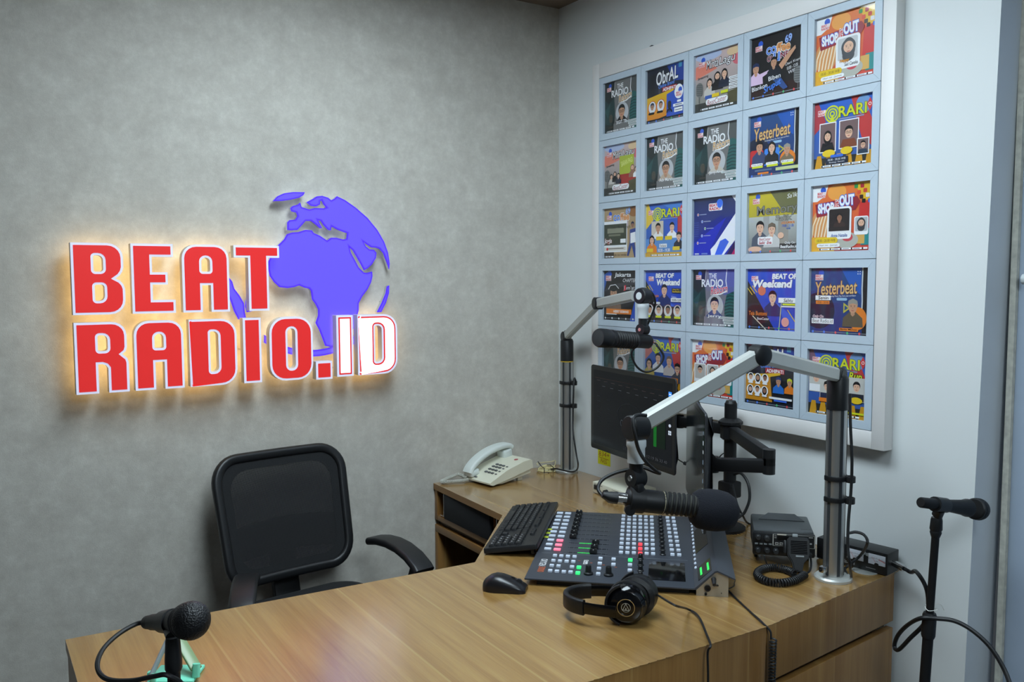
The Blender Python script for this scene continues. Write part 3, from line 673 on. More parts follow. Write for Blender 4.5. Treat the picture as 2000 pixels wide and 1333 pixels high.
def shop_out(a, variant=0):
    a.rect(-0.03, -0.03, 1.03, 1.03, K(226, 120, 50), K(214, 70, 60)); a.poly([(-0.03, -0.03), (0.28, -0.03), (0.22, 0.16), (0.08, 0.24), (-0.03, 0.24)], WHT); a.ell(0.42, 0.12, 0.16, 0.12, K(236, 160, 70))
    a.poly([(0.7, -0.03), (1.03, -0.03), (1.03, 0.32), (0.86, 0.3)], K(224, 180, 40)); a.poly([(0.8, 0.3), (1.03, 0.25), (1.03, 0.8), (0.78, 0.72)], K(204, 50, 48))
    for i, (x, y, c) in enumerate(((0.74, 0.06, K(40, 140, 70)), (0.84, 0.06, K(170, 30, 50)), (0.79, 0.15, K(220, 80, 50)), (0.89, 0.13, K(200, 60, 50)), (0.83, 0.22, K(60, 40, 30)), (0.93, 0.2, K(224, 224, 224)), (0.87, 0.28, BLK), (0.97, 0.28, K(60, 110, 210)))): a.pill(x-0.03, y-0.03, x+0.03, y+0.03, c, 0.012)
    logo(a, 0.08, 0.1, 0.14)
    a.ell(0.17, 0.6, 0.19, 0.24, K(214, 150, 90))
    for i in range(6): a.line([(0.0+0.055*i, 0.78), (0.02+0.06*i, 0.6), (0.1+0.05*i, 0.42)], 0.022, K(240, 222, 190))
    a.poly([(0.05, 0.28), (0.76, 0.2), (0.82, 0.28), (0.74, 0.4), (0.08, 0.48)], K(150, 36, 50))
    a.text('SHOP', 0.1, 0.27, 0.38, 0.42, WHT, 0.05, 0.0, out=K(60, 110, 210), ow=0.05, rot=0.05); a.text('it', 0.39, 0.23, 0.46, 0.35, K(210, 60, 60), 0.02, 0.2, out=WHT, ow=0.05); a.text('OUT', 0.47, 0.17, 0.72, 0.33, WHT, 0.05, 0.0, out=K(60, 110, 210), ow=0.06, rot=0.05)
    a.rect(-0.03, 0.78, 0.4, 1.03, K(228, 170, 50)); a.rect(0.84, 0.68, 0.98, 0.92, K(40, 140, 140)); a.rect(0.76, 0.7, 0.9, 0.9, K(214, 170, 90)); a.ell(0.6, 0.84, 0.2, 0.12, K(180, 180, 170)); a.ell(0.62, 0.8, 0.09, 0.06, K(200, 70, 80))
    if variant == 0:
        a.pill(0.35, 0.35, 0.75, 0.82, WHT, 0.05); a.pill(0.38, 0.38, 0.71, 0.7, K(196, 198, 200), 0.03); person(a, 0.56, 0.52, 0.24, SK1, BLK, K(70, 72, 78), 'hijab', body=False); a.text('Happy', 0.42, 0.68, 0.58, 0.74, K(226, 150, 40), 0.03, 0.1, out=BLK, ow=0.03); a.text('Suci Cantika', 0.5, 0.74, 0.72, 0.79, BLK, 0.0, 0.2)
    elif variant == 1:
        a.pill(0.27, 0.34, 0.68, 0.82, WHT, 0.05); a.pill(0.3, 0.37, 0.65, 0.7, K(40, 34, 34), 0.03); person(a, 0.48, 0.5, 0.12, SK3, BLK, K(60, 44, 40), 'long'); a.rect(0.3, 0.64, 0.65, 0.7, K(40, 34, 34)); a.text('Anna Natalia', 0.34, 0.74, 0.62, 0.79, K(70, 100, 170), 0.01, 0.1)
        a.pill(0.73, 0.5, 0.96, 0.77, WHT, 0.03); a.pill(0.745, 0.515, 0.945, 0.72, K(180, 184, 188), 0.02); person(a, 0.845, 0.6, 0.14, SK1, BLK, K(60, 62, 66), 'hijab', body=False)
    else:
        for i, (x, st) in enumerate(((0.2, 'short'), (0.5, 'hijab'), (0.8, 'short'))): a.pill(x-0.14, 0.42, x+0.14, 0.76, WHT, 0.03); a.pill(x-0.12, 0.44, x+0.12, 0.7, K(190, 186, 180), 0.02); person(a, x, 0.54, 0.14, SK1, BLK, K(50, 50, 56), st, st == 'short', body=False)
    a.pill(0.06, 0.79, 0.46, 0.88, YEL); a.text('18.00 - 20.00 WIB', 0.1, 0.815, 0.42, 0.855, K(110, 80, 30)); a.pill(0.1, 0.88, 0.5, 0.94, WHT); a.text('Hari ini : Jumat', 0.14, 0.895, 0.46, 0.925, BLK); footer(a, 0.955, x0=0.14, x1=0.96)
def yesterbeat(a, three=True):
    a.rect(-0.03, -0.03, 1.03, 1.03, K(30, 74, 130), K(26, 56, 120)); a.poly([(0.5, -0.03), (0.86, -0.03), (0.86, 0.4), (0.7, 0.3)], K(34, 90, 180)); a.rect(0.89, -0.03, 1.03, 1.03, K(26, 28, 32)); a.line([(0.885, 0.0), (0.88, 0.3), (0.888, 0.5), (0.88, 0.8)], 0.02, K(200, 206, 206)); a.ell(0.15, 0.65, 0.28, 0.28, K(22, 34, 60))
    for i in range(4): a.rect(0.8+0.035*(i % 2), 0.05+0.035*(i//2), 0.815+0.035*(i % 2), 0.065+0.035*(i//2), WHT)
    logo(a, 0.08, 0.1, 0.14); a.text('Yesterbeat', 0.09, 0.2, 0.8, 0.4, K(224, 184, 120), 0.01, 0.15, out=K(110, 70, 40), ow=0.03, rot=0.05)
    a.text('Everlasting Music, Pop, Rock, Jazz and Disco', 0.3, 0.41, 0.78, 0.44, WHT, 0.0, 0.2, rot=0.04); a.pill(0.46, 0.45, 0.64, 0.49, K(150, 190, 220))
    a.poly([(0.58, 0.52), (0.7, 0.6), (0.58, 0.68)], K(190, 180, 60)); a.poly([(0.6, 0.56), (0.66, 0.6), (0.6, 0.64)], K(30, 74, 130))
    if three:
        a.pill(0.01, 0.56, 0.28, 0.9, RED, 0.04); a.pill(0.3, 0.56, 0.6, 0.88, K(60, 130, 220), 0.04); a.ell(0.76, 0.76, 0.15, 0.14, ORG)
        person(a, 0.2, 0.52, 0.18, SK2, BLK, K(56, 70, 110), 'short'); person(a, 0.45, 0.55, 0.17, SK1, BLK, K(30, 30, 36), 'long'); person(a, 0.75, 0.62, 0.16, SK2, K(150, 146, 136), K(120, 104, 80), 'cap')
        a.rect(-0.03, 0.83, 0.88, 1.03, K(26, 50, 104))
        for x, t in ((0.04, 'Irwan Susilo'), (0.34, 'Cornelia Wijaya'), (0.64, 'Bagio')): a.pill(x, 0.78, x+0.24, 0.82, WHT); a.text(t, x+0.02, 0.788, x+0.22, 0.812, BLK); a.rect(x+0.02, 0.82, x+0.24, 0.855, LIM)
        a.rect(0.12, 0.88, 0.46, 0.91, K(90, 110, 140)); a.rect(0.18, 0.93, 0.4, 0.96, ORG); a.rect(0.54, 0.88, 1.0, 0.93, K(196, 206, 150))
    else:
        a.rect(0.09, 0.42, 0.36, 0.49, WHT); a.text('Senin', 0.14, 0.43, 0.32, 0.48, BLK, 0.02, 0.1); a.rect(0.1, 0.5, 0.34, 0.55, ORG); a.text('19.00 - 20.00', 0.12, 0.51, 0.32, 0.54, BLK)
        a.text('Only On', 0.05, 0.72, 0.24, 0.77, K(170, 50, 90), 0.0, 0.2, out=WHT, ow=0.06); a.rect(0.03, 0.77, 0.42, 0.85, WHT); a.text('Beat Radio.id', 0.05, 0.78, 0.4, 0.835, BLK, 0.0)
        a.ell(0.82, 0.75, 0.15, 0.17, ORG); person(a, 0.74, 0.58, 0.2, SK2, K(150, 146, 136), K(96, 84, 66), 'cap'); a.rect(0.52, 0.9, 0.84, 0.945, ORG); a.text('Bagio Mimon', 0.54, 0.905, 0.82, 0.94, BLK, 0.02)
    dots_footer(a, 0.975)
def orari(a, v=0):
    a.rect(-0.03, -0.03, 1.03, 1.03, K(44, 100, 200), K(60, 90, 150)); a.poly([(0.05, -0.03), (0.2, 0.3), (-0.03, 0.5), (-0.03, -0.03)], (K(176, 60, 70), K(226, 190, 60), K(200, 120, 110), K(120, 90, 110))[v]); a.poly([(0.62, 0.0), (0.8, 0.0), (1.03, 0.5), (1.03, 0.8), (0.8, 0.6)], K(196, 60, 60)); a.ell(0.82, 0.14, 0.12, 0.14, K(110, 150, 200))
    if v == 1: a.poly([(0.3, -0.03), (1.03, -0.03), (1.03, 0.3), (0.6, 0.1)], K(70, 130, 210))
    a.rect(-0.03, 0.84, 1.03, 1.03, K(44, 44, 40))
    for i in range(6): a.poly([(0.02+0.17*i, 1.0), (0.06+0.17*i, 0.8), (0.13+0.17*i, 0.8), (0.16+0.17*i, 1.0)], K(206, 150, 36))
    logo(a, 0.06, 0.12, 0.14)
    for k, r_ in enumerate((0.115, 0.075, 0.035)): a.ring(0.31, 0.2, r_, 0.024, LIM)
    a.poly([(0.31, 0.2), (0.36, 0.34), (0.26, 0.34)], LIM); a.text('RARI', 0.42, 0.11, 0.88, 0.27, LIM, 0.02, out=K(60, 70, 30), ow=0.025); a.rect(0.42, 0.285, 0.84, 0.305, K(140, 150, 180))
    a.poly([(0.93, 0.06), (0.98, 0.15), (0.93, 0.25), (0.88, 0.15)], K(214, 60, 60)); a.ring(0.93, 0.15, 0.02, 0.008, WHT, n=10)
    if v == 0:
        for (x, y, w_, h_, st, cl, g) in ((0.24, 0.54, 0.29, 0.44, 'long', K(24, 24, 30), 0), (0.6, 0.53, 0.33, 0.42, 'short', K(130, 70, 46), 1), (0.84, 0.74, 0.2, 0.24, 'short', K(40, 60, 80), 1)):
            a.rect(x-w_/2, y-h_/2, x+w_/2, y+h_/2, WHT); a.rect(x-w_/2+0.015, y-h_/2+0.015, x+w_/2-0.015, y+h_/2-0.015, K(120, 96, 96)); a_s = w_*0.52; person(a, x, y-0.02, a_s, SK1, BLK, cl, st, bool(g), body=False); a.poly([(x-w_/2+0.02, y+h_/2-0.015), (x-w_*0.3, y+h_*0.18), (x+w_*0.3, y+h_*0.18), (x+w_/2-0.02, y+h_/2-0.015)], cl)
        a.ell(0.27, 0.78, 0.11, 0.055, YEL); a.ell(0.57, 0.77, 0.1, 0.055, YEL); a.rect(0.22, 0.85, 0.6, 0.95, K(30, 40, 60)); a.text('18.00 - 20.00 WIB', 0.26, 0.865, 0.56, 0.895, WHT); a.text('Setiap Senin', 0.28, 0.91, 0.54, 0.935, WHT); a.pill(0.3, 0.81, 0.52, 0.85, K(60, 110, 210))
    elif v == 1:
        a.rect(0.15, 0.33, 0.47, 0.66, K(206, 196, 180)); person(a, 0.33, 0.46, 0.17, SK2, BLK, K(230, 230, 230), 'short'); a.rect(0.53, 0.3, 0.84, 0.66, K(50, 90, 190)); person(a, 0.7, 0.46, 0.16, SK1, BLK, K(240, 240, 240), 'short'); a.rect(-0.03, 0.66, 1.03, 0.92, K(90, 140, 200))
        person(a, 0.17, 0.68, 0.16, SK1, BLK, ORG, 'long'); person(a, 0.88, 0.64, 0.15, SK1, BLK, K(40, 40, 46), 'cap'); a.rect(-0.03, 0.92, 1.03, 1.03, K(206, 160, 50))
        for x, y in ((0.38, 0.62), (0.62, 0.62), (0.12, 0.84), (0.82, 0.82)): a.rect(x-0.09, y, x+0.09, y+0.07, YEL)
        a.rect(0.38, 0.76, 0.58, 0.83, WHT); a.text('Selasa', 0.4, 0.77, 0.56, 0.82, BLK); a.text('18.30 - 19.30', 0.34, 0.85, 0.66, 0.91, WHT, 0.02)
    elif v == 2:
        for x, y, st, cl in ((0.36, 0.42, 'short', WHT), (0.66, 0.46, 'short', K(206, 196, 190)), (0.12, 0.54, 'long', K(190, 170, 90)), (0.88, 0.58, 'cap', K(80, 80, 90))): person(a, x, y, 0.18, SK1, K(110, 90, 80) if x == 0.66 else BLK, cl, st, x > 0.8 or x < 0.2)
        a.rect(0.2, 0.76, 0.9, 0.86, ORG)
    else:
        a.text('Run', 0.7, 0.3, 0.92, 0.42, LIM, 0.03, 0.2, out=BLK, ow=0.05)
        for x, y, st, cl in ((0.14, 0.44, 'short', WHT), (0.34, 0.56, 'cap', K(40, 50, 80)), (0.84, 0.52, 'short', K(40, 44, 56))): a.rect(x-0.13, y-0.14, x+0.13, y+0.22, K(196, 196, 190)); person(a, x, y, 0.15, SK1, BLK, cl, st, body=False); a.rect(x-0.12, y+0.1, x+0.12, y+0.21, cl)
        a.rect(0.2, 0.74, 0.5, 0.8, ORG); a.ell(0.84, 0.72, 0.1, 0.05, YEL); a.rect(0.7, 0.9, 0.98, 0.93, LIM)
    footer(a, 0.955, x0=0.14, x1=0.9)
def beat_plain(a):
    a.rect(-0.03, -0.03, 1.03, 1.03, K(26, 44, 84), K(30, 50, 160)); a.poly([(0.75, 0.36), (0.3, 1.03), (-0.03, 1.03), (-0.03, 0.8), (0.5, 0.5)], K(34, 52, 180))
    a.poly([(0.84, -0.03), (1.03, -0.03), (1.03, 0.12), (0.95, 0.1)], WHT); a.poly([(1.03, 0.22), (1.03, 0.68), (0.68, 1.03), (0.42, 1.03), (0.4, 0.9), (0.5, 0.82)], WHT); a.poly([(0.5, 1.0), (0.62, 0.76), (0.74, 0.72), (0.82, 0.78), (0.64, 1.03), (0.48, 1.03)], K(60, 104, 220)); a.poly([(0.74, 1.03), (1.03, 0.68), (1.03, 0.8), (0.86, 1.03)], K(44, 26, 50)); a.poly([(0.86, 1.03), (1.03, 0.78), (1.03, 1.03)], K(190, 30, 70))
    a.ell(0.6, 0.12, 0.075, 0.085, K(60, 120, 230)); a.pill(0.35, 0.1, 0.66, 0.23, WHT, 0.02); a.text('BEAT', 0.365, 0.11, 0.55, 0.16, RED, 0.04); a.text('RADIO', 0.365, 0.17, 0.62, 0.22, RED, 0.04); a.ell(0.6, 0.12, 0.06, 0.07, K(50, 110, 230))
    for i, (x, c) in enumerate(((0.1, K(200, 90, 90)), (0.2, K(90, 130, 220)), (0.27, K(80, 170, 90)), (0.2, K(110, 150, 220)), (0.1, K(200, 110, 90)))): a.ell(x, 0.28+0.125*i, 0.022, 0.026, K(220, 224, 230), 10); a.ell(x, 0.28+0.125*i, 0.015, 0.018, c, 10); a.rect(x+0.04, 0.275+0.125*i, x+0.2, 0.287+0.125*i, K(170, 180, 210))
    for i in range(7):
        for j in range(4): a.ell(0.02+0.03*j, 0.42+0.04*i, 0.006, 0.007, K(90, 120, 200), 6)
    a.rect(0.04, 0.96, 0.14, 0.985, K(190, 196, 214)); a.rect(0.2, 0.96, 0.34, 0.985, K(120, 140, 200))
def memory(a):
    a.rect(-0.03, -0.03, 1.03, 1.03, K(206, 188, 40), K(150, 140, 60)); a.poly([(0.4, -0.03), (1.03, -0.03), (1.03, 0.4), (0.7, 0.35)], K(110, 110, 70)); a.rect(-0.03, 0.4, 1.03, 1.03, K(186, 190, 186), K(110, 112, 110)); a.rect(0.3, 0.4, 0.42, 0.9, K(160, 160, 158)); a.rect(0.6, 0.42, 0.8, 0.9, K(150, 146, 138))
    logo(a, 0.08, 0.1, 0.14); a.text("Sa'ik", 0.76, 0.06, 0.96, 0.13, WHT, 0.0, 0.3, rot=0.1); a.text('Memory', 0.17, 0.22, 0.96, 0.41, K(130, 130, 120), 0.01, 0.0, out=K(40, 40, 36), ow=0.025, rot=0.03); a.text("Sa'ik", 0.55, 0.39, 0.86, 0.48, K(150, 150, 140), 0.02, 0.0, out=K(40, 40, 36), ow=0.03)
    a.text('LAGU & MEMORI', 0.66, 0.5, 0.92, 0.54, ORG, 0.02); a.text('19.00 - 21.00', 0.68, 0.55, 0.9, 0.59, K(60, 100, 190), 0.02); a.text('WIB', 0.76, 0.6, 0.84, 0.63, K(60, 100, 190), 0.02)
    person(a, 0.24, 0.58, 0.2, SK1, BLK, K(74, 84, 100), 'short'); person(a, 0.48, 0.62, 0.19, SK1, K(110, 96, 80), K(200, 200, 198), 'cap'); a.ell(0.66, 0.72, 0.06, 0.05, SK1); a.ell(0.14, 0.93, 0.14, 0.05, SK1)
    a.pill(0.2, 0.73, 0.5, 0.86, WHT, 0.03); a.text('BeatCaster', 0.23, 0.745, 0.46, 0.79, K(170, 40, 50), 0.01, 0.2); a.text('Saiki  Eva', 0.22, 0.8, 0.48, 0.85, K(170, 40, 50), 0.03, 0.2)
    a.rect(0.64, 0.85, 1.0, 0.93, K(40, 40, 40)); a.text('Only On', 0.74, 0.82, 0.94, 0.87, WHT, 0.02, out=BLK, ow=0.05); a.text('BeatRadio.id', 0.66, 0.875, 0.98, 0.925, WHT, 0.02); dots_footer(a, 0.97)
def jakarta(a):
    a.rect(-0.03, -0.03, 1.03, 1.03, K(34, 32, 34)); a.poly([(-0.03, 0.1), (0.15, 0.0), (-0.03, 0.5)], K(50, 90, 170)); a.poly([(0.0, 0.42), (0.2, 0.28), (1.03, 0.2), (1.03, 0.26), (0.25, 0.36)], K(60, 60, 66)); a.poly([(0.78, 1.0), (0.95, 0.55), (1.03, 0.5), (1.03, 1.0)], K(40, 80, 180)); a.rect(-0.03, 0.75, 0.5, 0.8, K(20, 20, 22))
    logo(a, 0.05, 0.1, 0.17); a.text('Jakarta', 0.32, 0.04, 0.82, 0.15, WHT, 0.02, 0.15, out=BLK, ow=0.03); a.text('CHAPTER', 0.58, 0.16, 0.97, 0.23, WHT, 0.0, 0.2); a.text('Jum\'at,', 0.6, 0.3, 0.95, 0.4, WHT, 0.0); a.text('J', 0.6, 0.29, 0.67, 0.4, K(214, 40, 60), 0.06)
    person(a, 0.3, 0.46, 0.28, SK2, K(60, 56, 54), K(120, 96, 80), 'cap'); a.ell(0.3, 0.34, 0.13, 0.08, K(30, 30, 32)); a.line([(0.14, 0.38), (0.2, 0.3), (0.36, 0.28), (0.46, 0.36)], 0.014, WHT)
    a.rect(0.08, 0.77, 0.84, 0.87, ORG); a.text('HESKY SOBANG', 0.3, 0.795, 0.76, 0.845, WHT, 0.03, 0.1); a.rect(0.08, 0.87, 0.4, 0.885, WHT); a.rect(-0.03, 0.89, 0.8, 1.03, K(26, 26, 26)); a.rect(0.03, 0.955, 0.95, 0.965, K(130, 134, 140))
    for i in range(5): a.ell(0.05+0.21*i, 0.96, 0.018, 0.02, WHT, 8)
def weekend(a, four=True):
    a.rect(-0.03, -0.03, 1.03, 1.03, K(40, 84, 200), K(36, 64, 180)); a.poly([(-0.03, 0.15), (0.5, 0.9), (0.6, 1.03), (-0.03, 1.03)], K(30, 28, 34)); a.poly([(0.6, 0.55), (1.03, 0.85), (1.03, 1.03), (0.85, 1.03)], K(60, 100, 210))
    for i in range(3): a.line([(0.0+0.05*i, 0.32-0.02*i), (0.1+0.05*i, 0.43-0.02*i)], 0.014, YEL)
    for i in range(8): a.ell(0.66+0.045*i, 0.03, 0.008, 0.01, K(90, 140, 230), 6)
    logo(a, 0.08, 0.12, 0.14)
    if four:
        a.text('BEAT OF', 0.27, 0.06, 0.76, 0.15, WHT, 0.05, 0.1, out=K(60, 50, 40), ow=0.02); a.text('Weekend', 0.3, 0.17, 0.92, 0.29, WHT, 0.05, 0.1, out=K(60, 50, 40), ow=0.02); person(a, 0.51, 0.38, 0.2, SK1, BLK, K(40, 54, 110), 'short')
        a.rect(-0.03, 0.68, 1.03, 1.03, K(34, 30, 36))
        for i in range(4): a.ell(0.12+0.25*i, 0.76, 0.115, 0.12, K(130, 60, 60)); a.ell(0.12+0.25*i, 0.76, 0.105, 0.11, K(214, 214, 214)); person(a, 0.12+0.25*i, 0.75, 0.15, (SK2, SK1, SK3, SK1)[i], BLK, K(50, 50, 56), 'short', i in (1, 3), body=False); a.rect(0.04+0.25*i, 0.86, 0.2+0.25*i, 0.9, LIM)
        a.rect(0.72, 0.34, 0.98, 0.42, K(40, 36, 30)); a.text('Only On', 0.74, 0.35, 0.9, 0.38, YEL, 0.02); a.text('BeatRadio.id', 0.74, 0.385, 0.97, 0.415, YEL, 0.02); a.rect(0.7, 0.52, 1.0, 0.59, WHT); a.text('Sabtu', 0.72, 0.48, 0.84, 0.53, WHT); a.text('10.00-12.00', 0.73, 0.535, 0.97, 0.575, BLK, 0.02)
        a.text('Teja', 0.2, 0.46, 0.38, 0.52, ORG, 0.02, 0.2); a.pill(0.24, 0.6, 0.42, 0.64, WHT)
    else:
        a.ell(0.3, 0.36, 0.08, 0.08, K(220, 120, 90)); a.text('BEAT OF', 0.5, 0.08, 0.99, 0.17, WHT, 0.05, 0.12, out=K(60, 50, 60), ow=0.02); a.text('Weekend', 0.1, 0.18, 0.9, 0.31, WHT, 0.05, 0.12, out=K(60, 50, 60), ow=0.02); person(a, 0.52, 0.47, 0.2, SK1, BLK, K(44, 46, 100), 'short')
        a.rect(0.64, 0.47, 1.0, 0.55, WHT); a.text('Sabtu', 0.74, 0.48, 0.92, 0.54, BLK, 0.01, 0.2); a.rect(0.72, 0.56, 0.99, 0.59, LIM); a.rect(0.7, 0.6, 0.99, 0.62, WHT); a.text('Teja Bustomi', 0.04, 0.7, 0.42, 0.79, ORG, 0.02, 0.1, out=BLK, ow=0.04); a.text('BeatCaster', 0.22, 0.8, 0.46, 0.84, WHT, 0.01)
        a.line([(0.12, 0.78), (0.4, 1.0)], 0.016, K(220, 210, 190)); a.line([(0.7, 0.55), (0.66, 1.0)], 0.014, K(220, 210, 150)); a.line([(0.82, 0.66), (0.98, 0.86)], 0.014, YEL); a.ell(0.78, 0.86, 0.075, 0.075, K(226, 160, 150))
    dots_footer(a, 0.965)

POSTERS = [
 [(lambda a: radio_reborn(a, 'SIGIT TR', cloth=K(20, 20, 24)), 'THE RADIO Reborn poster with a man in glasses, top left of the board'),
  (lambda a: obral(a), 'ObrAL poster, yellow and blue lower half with two round portraits'),
  (lambda a: minta_lagu(a), 'Minta Lagu poster with three young women and a microphone, top row'),
  (lambda a: coffee(a), 'black Coffee OnLine poster with two men, one arm raised'),
  (lambda a: shop_out(a, 0), 'orange SHOP OUT poster with one woman in a grey headscarf, top right corner')],
 [(lambda a: minta_lagu(a, True), 'Minta Lagu poster with a lime green card, leftmost of second row'),
  (lambda a: radio_reborn(a, 'Adv Marvi', cloth=K(190, 170, 150)), 'THE RADIO Reborn poster in the second column, under the ObrAL poster'),
  (lambda a: radio_reborn(a, 'Jerry Amat', cloth=K(196, 190, 180)), 'THE RADIO Reborn poster in the third column, under the three women'),
  (lambda a: yesterbeat(a), 'blue Yesterbeat poster with three people side by side'),
  (lambda a: orari(a, 0), 'ORARI poster with three tilted portrait photos, rightmost of second row')],
 [(lambda a: coffee(a, False), 'tan Coffee OnLine poster with a street photo and a walking man'),
  (lambda a: orari(a, 1), 'ORARI poster with four portraits and yellow name tags, middle row'),
  (lambda a: beat_plain(a), 'dark blue poster without people, diagonal white stripes, centre of the board'),
  (lambda a: memory(a), 'yellow and grey Memory poster with two smiling people'),
  (lambda a: shop_out(a, 1), 'orange SHOP OUT poster with a large dark photo and a small portrait')],
 [(lambda a: jakarta(a), 'dark Jakarta Chapter poster with a man in a cap, behind the microphone arm'),
  (lambda a: weekend(a, True), 'BEAT OF Weekend poster with four round portraits along its foot'),
  (lambda a: radio_reborn(a, 'Jerry', False, (120, 118, 130), (214, 60, 80), K(50, 70, 130), SK1, True), 'THE RADIO Reborn poster with red lettering and a bluish tint'),
  (lambda a: weekend(a, False), 'BEAT OF Weekend poster with one young man in a dark blue shirt'),
  (lambda a: yesterbeat(a, False), 'blue Yesterbeat poster with one man in a flat cap')],
 [(lambda a: radio_reborn(a, 'ANDRE', cloth=K(200, 200, 204)), 'poster half hidden behind the first microphone and the monitor, lowest row left'),
  (lambda a: orari(a, 2), 'ORARI poster with a group of four, just above the monitor'),
  (lambda a: shop_out(a, 2), 'SHOP OUT poster with three portrait cards, crossed by the silver arm'),
  (lambda a: obral(a, True), 'orange poster with six round portraits, under the elbow of the arm'),
  (lambda a: orari(a, 3), 'ORARI Run poster behind the near silver pole, bottom right of the board')]]
CW = (GY0-GY1)/5; CH = (GZ1-GZ0)/5; GAP = 0.0016; BR = 0.0215
ow, oh = CW-GAP, CH-GAP; iw, ih = ow-2*BR, oh-2*BR
def rail_mesh(horizontal):
    L_, s_ = (ow, oh)[0 if horizontal else 1]/2, BR; o = (oh if horizontal else ow)/2
    g = 0.0002
    prof = [(-L_+g, o), (L_-g, o), (L_-s_-g, o-s_), (-L_+s_+g, o-s_)]
    mb = MB(); mb.prism([[(p if horizontal else (p[1], -p[0])) for p in reversed(prof)]], Matrix.Identity(4), 0.0, 0.011)
    return mb.mesh('frame_rail', 0)
RM = [rail_mesh(True), rail_mesh(False)]
for q in RM: q.materials.append(M_FRAME)
PANE = MB().box((0, 0, 0.0072), (iw+0.006, ih+0.006, 0.0012)).mesh('glass_pane', 0); PANE.materials.append(M_GLASS)
for r in range(5):
    for c in range(5):
        fn, lab = POSTERS[r][c]
        o = V((-0.0251, GY0-CW*(c+0.5), GZ1-CH*(r+0.5)))
        t = thing('framed_poster', 'silver-framed '+lab, 'framed poster', None, group='framed posters on the white board', m=frame_m(o, (0, -1, 0), (0, 0, 1), (-1, 0, 0)))
        for k in range(4):
            ob = bpy.data.objects.new('frame_rail', RM[k % 2]); COL.objects.link(ob); ob.parent = t; ob.rotation_euler = (0, 0, PI if k > 1 else 0)
        a = Art(iw, ih); fn(a); a.build('poster_print', M_INK, t, Matrix.Translation((0, 0, 0.0015)))
        ob = bpy.data.objects.new('glass_pane', PANE); COL.objects.link(ob); ob.parent = t
# ---------------------------------------------------------------- illuminated sign on the wallpapered wall
M_RIM = mat('lit_white_acrylic', rgb(190, 194, 214), 0.4, var=0.0, emit=rgb(222, 226, 255), es=0.52)
M_REDF = mat('lit_red_acrylic', rgb(190, 30, 34), 0.3, var=0.0, emit=rgb(205, 48, 46), es=0.72)
M_WHITEF = mat('bright_white_acrylic', rgb(240, 242, 250), 0.4, var=0.0, emit=(0.96, 0.98, 1, 1), es=0.85)
M_CHAN = mat('cream_letter_return', rgb(226, 218, 200), 0.5, var=0.05)
M_HALO = mat('warm_led_strip', (1, 0.85, 0.5, 1), 0.5, var=0.0, emit=(1.0, 0.68, 0.30, 1), es=2.4)
M_BLUEF = mat('lit_blue_acrylic', rgb(60, 50, 200), 0.35, var=0.0, emit=rgb(104, 88, 255), es=0.85)
M_BLUEE = mat('deep_violet_acrylic', rgb(50, 30, 180), 0.35, var=0.0, emit=rgb(78, 34, 232), es=0.85)
M_BLUEM = mat('mid_violet_acrylic', rgb(56, 40, 190), 0.35, var=0.0, emit=rgb(92, 64, 246), es=0.85)
M_COOLB = mat('cool_led_strip', (0.8, 0.85, 1, 1), 0.5, var=0.0, emit=(0.72, 0.8, 1.0, 1), es=0.7)
M_MIRROR = mat('mirror_steel_return', rgb(214, 218, 224), 0.16, metal=1.0, var=0.03)
WF = lambda o: frame_m(o, (1, 0, 0), (0, 0, 1), (0, -1, 0))       # x right, y up, z out of the wall
def zx(x, y): return (100+x/2.857, 340+y/2.857)                   # crop pixel -> photo pixel
def g_b(w, h):
    r = 0.30*w
    out = [(0, 0), (w-r, 0)]+[(w-r+r*math.cos(a), r+r*math.sin(a)) for a in [(-0.5+0.1*i)*PI for i in range(1, 6)]]
    out += [(w, 0.36*h), (0.97*w, 0.42*h), (0.91*w, 0.47*h), (0.82*w, 0.505*h), (0.9*w, 0.545*h), (0.955*w, 0.6*h), (0.98*w, 0.66*h), (0.98*w, h-r)]
    out += [(0.98*w-r+r*math.cos(a), h-r+r*math.sin(a)) for a in [0.1*i*PI for i in range(1, 6)]]+[(0, h)]
    return [out, rrect(0.19*w, 0.23*h, (0.005, 0.06*w, 0.1*w, 0.005), 4, 0.505*w, 0.715*h), rrect(0.19*w, 0.23*h, (0.005, 0.1*w, 0.06*w, 0.005), 4, 0.515*w, 0.305*h)]
def g_e(w, h): return [[(0, 0), (w, 0), (w, 0.19*h), (0.47*w, 0.19*h), (0.47*w, 0.415*h), (0.83*w, 0.415*h), (0.83*w, 0.59*h), (0.47*w, 0.59*h), (0.47*w, 0.815*h), (0.97*w, 0.815*h), (0.97*w, h), (0, h)]]
def g_a(w, h):
    r = 0.3*w
    out = [(0, 0), (0.41*w, 0), (0.41*w, 0.4*h), (0.6*w, 0.4*h), (0.6*w, 0), (w, 0), (w, h-r)]+[(w-r+r*math.cos(0.1*i*PI), h-r+r*math.sin(0.1*i*PI)) for i in range(1, 6)]
    out += [(r+r*math.cos(a), h-r+r*math.sin(a)) for a in [(0.5+0.1*i)*PI for i in range(0, 6)]]
    return [out, rrect(0.19*w, 0.21*h, (0.004, 0.004, 0.09*w, 0.09*w), 4, 0.5*w, 0.705*h)]
def g_t(w, h): return [[(0.31*w, 0), (0.75*w, 0), (0.75*w, 0.815*h), (w, 0.815*h), (w, h), (0, h), (0, 0.815*h), (0.31*w, 0.815*h)]]
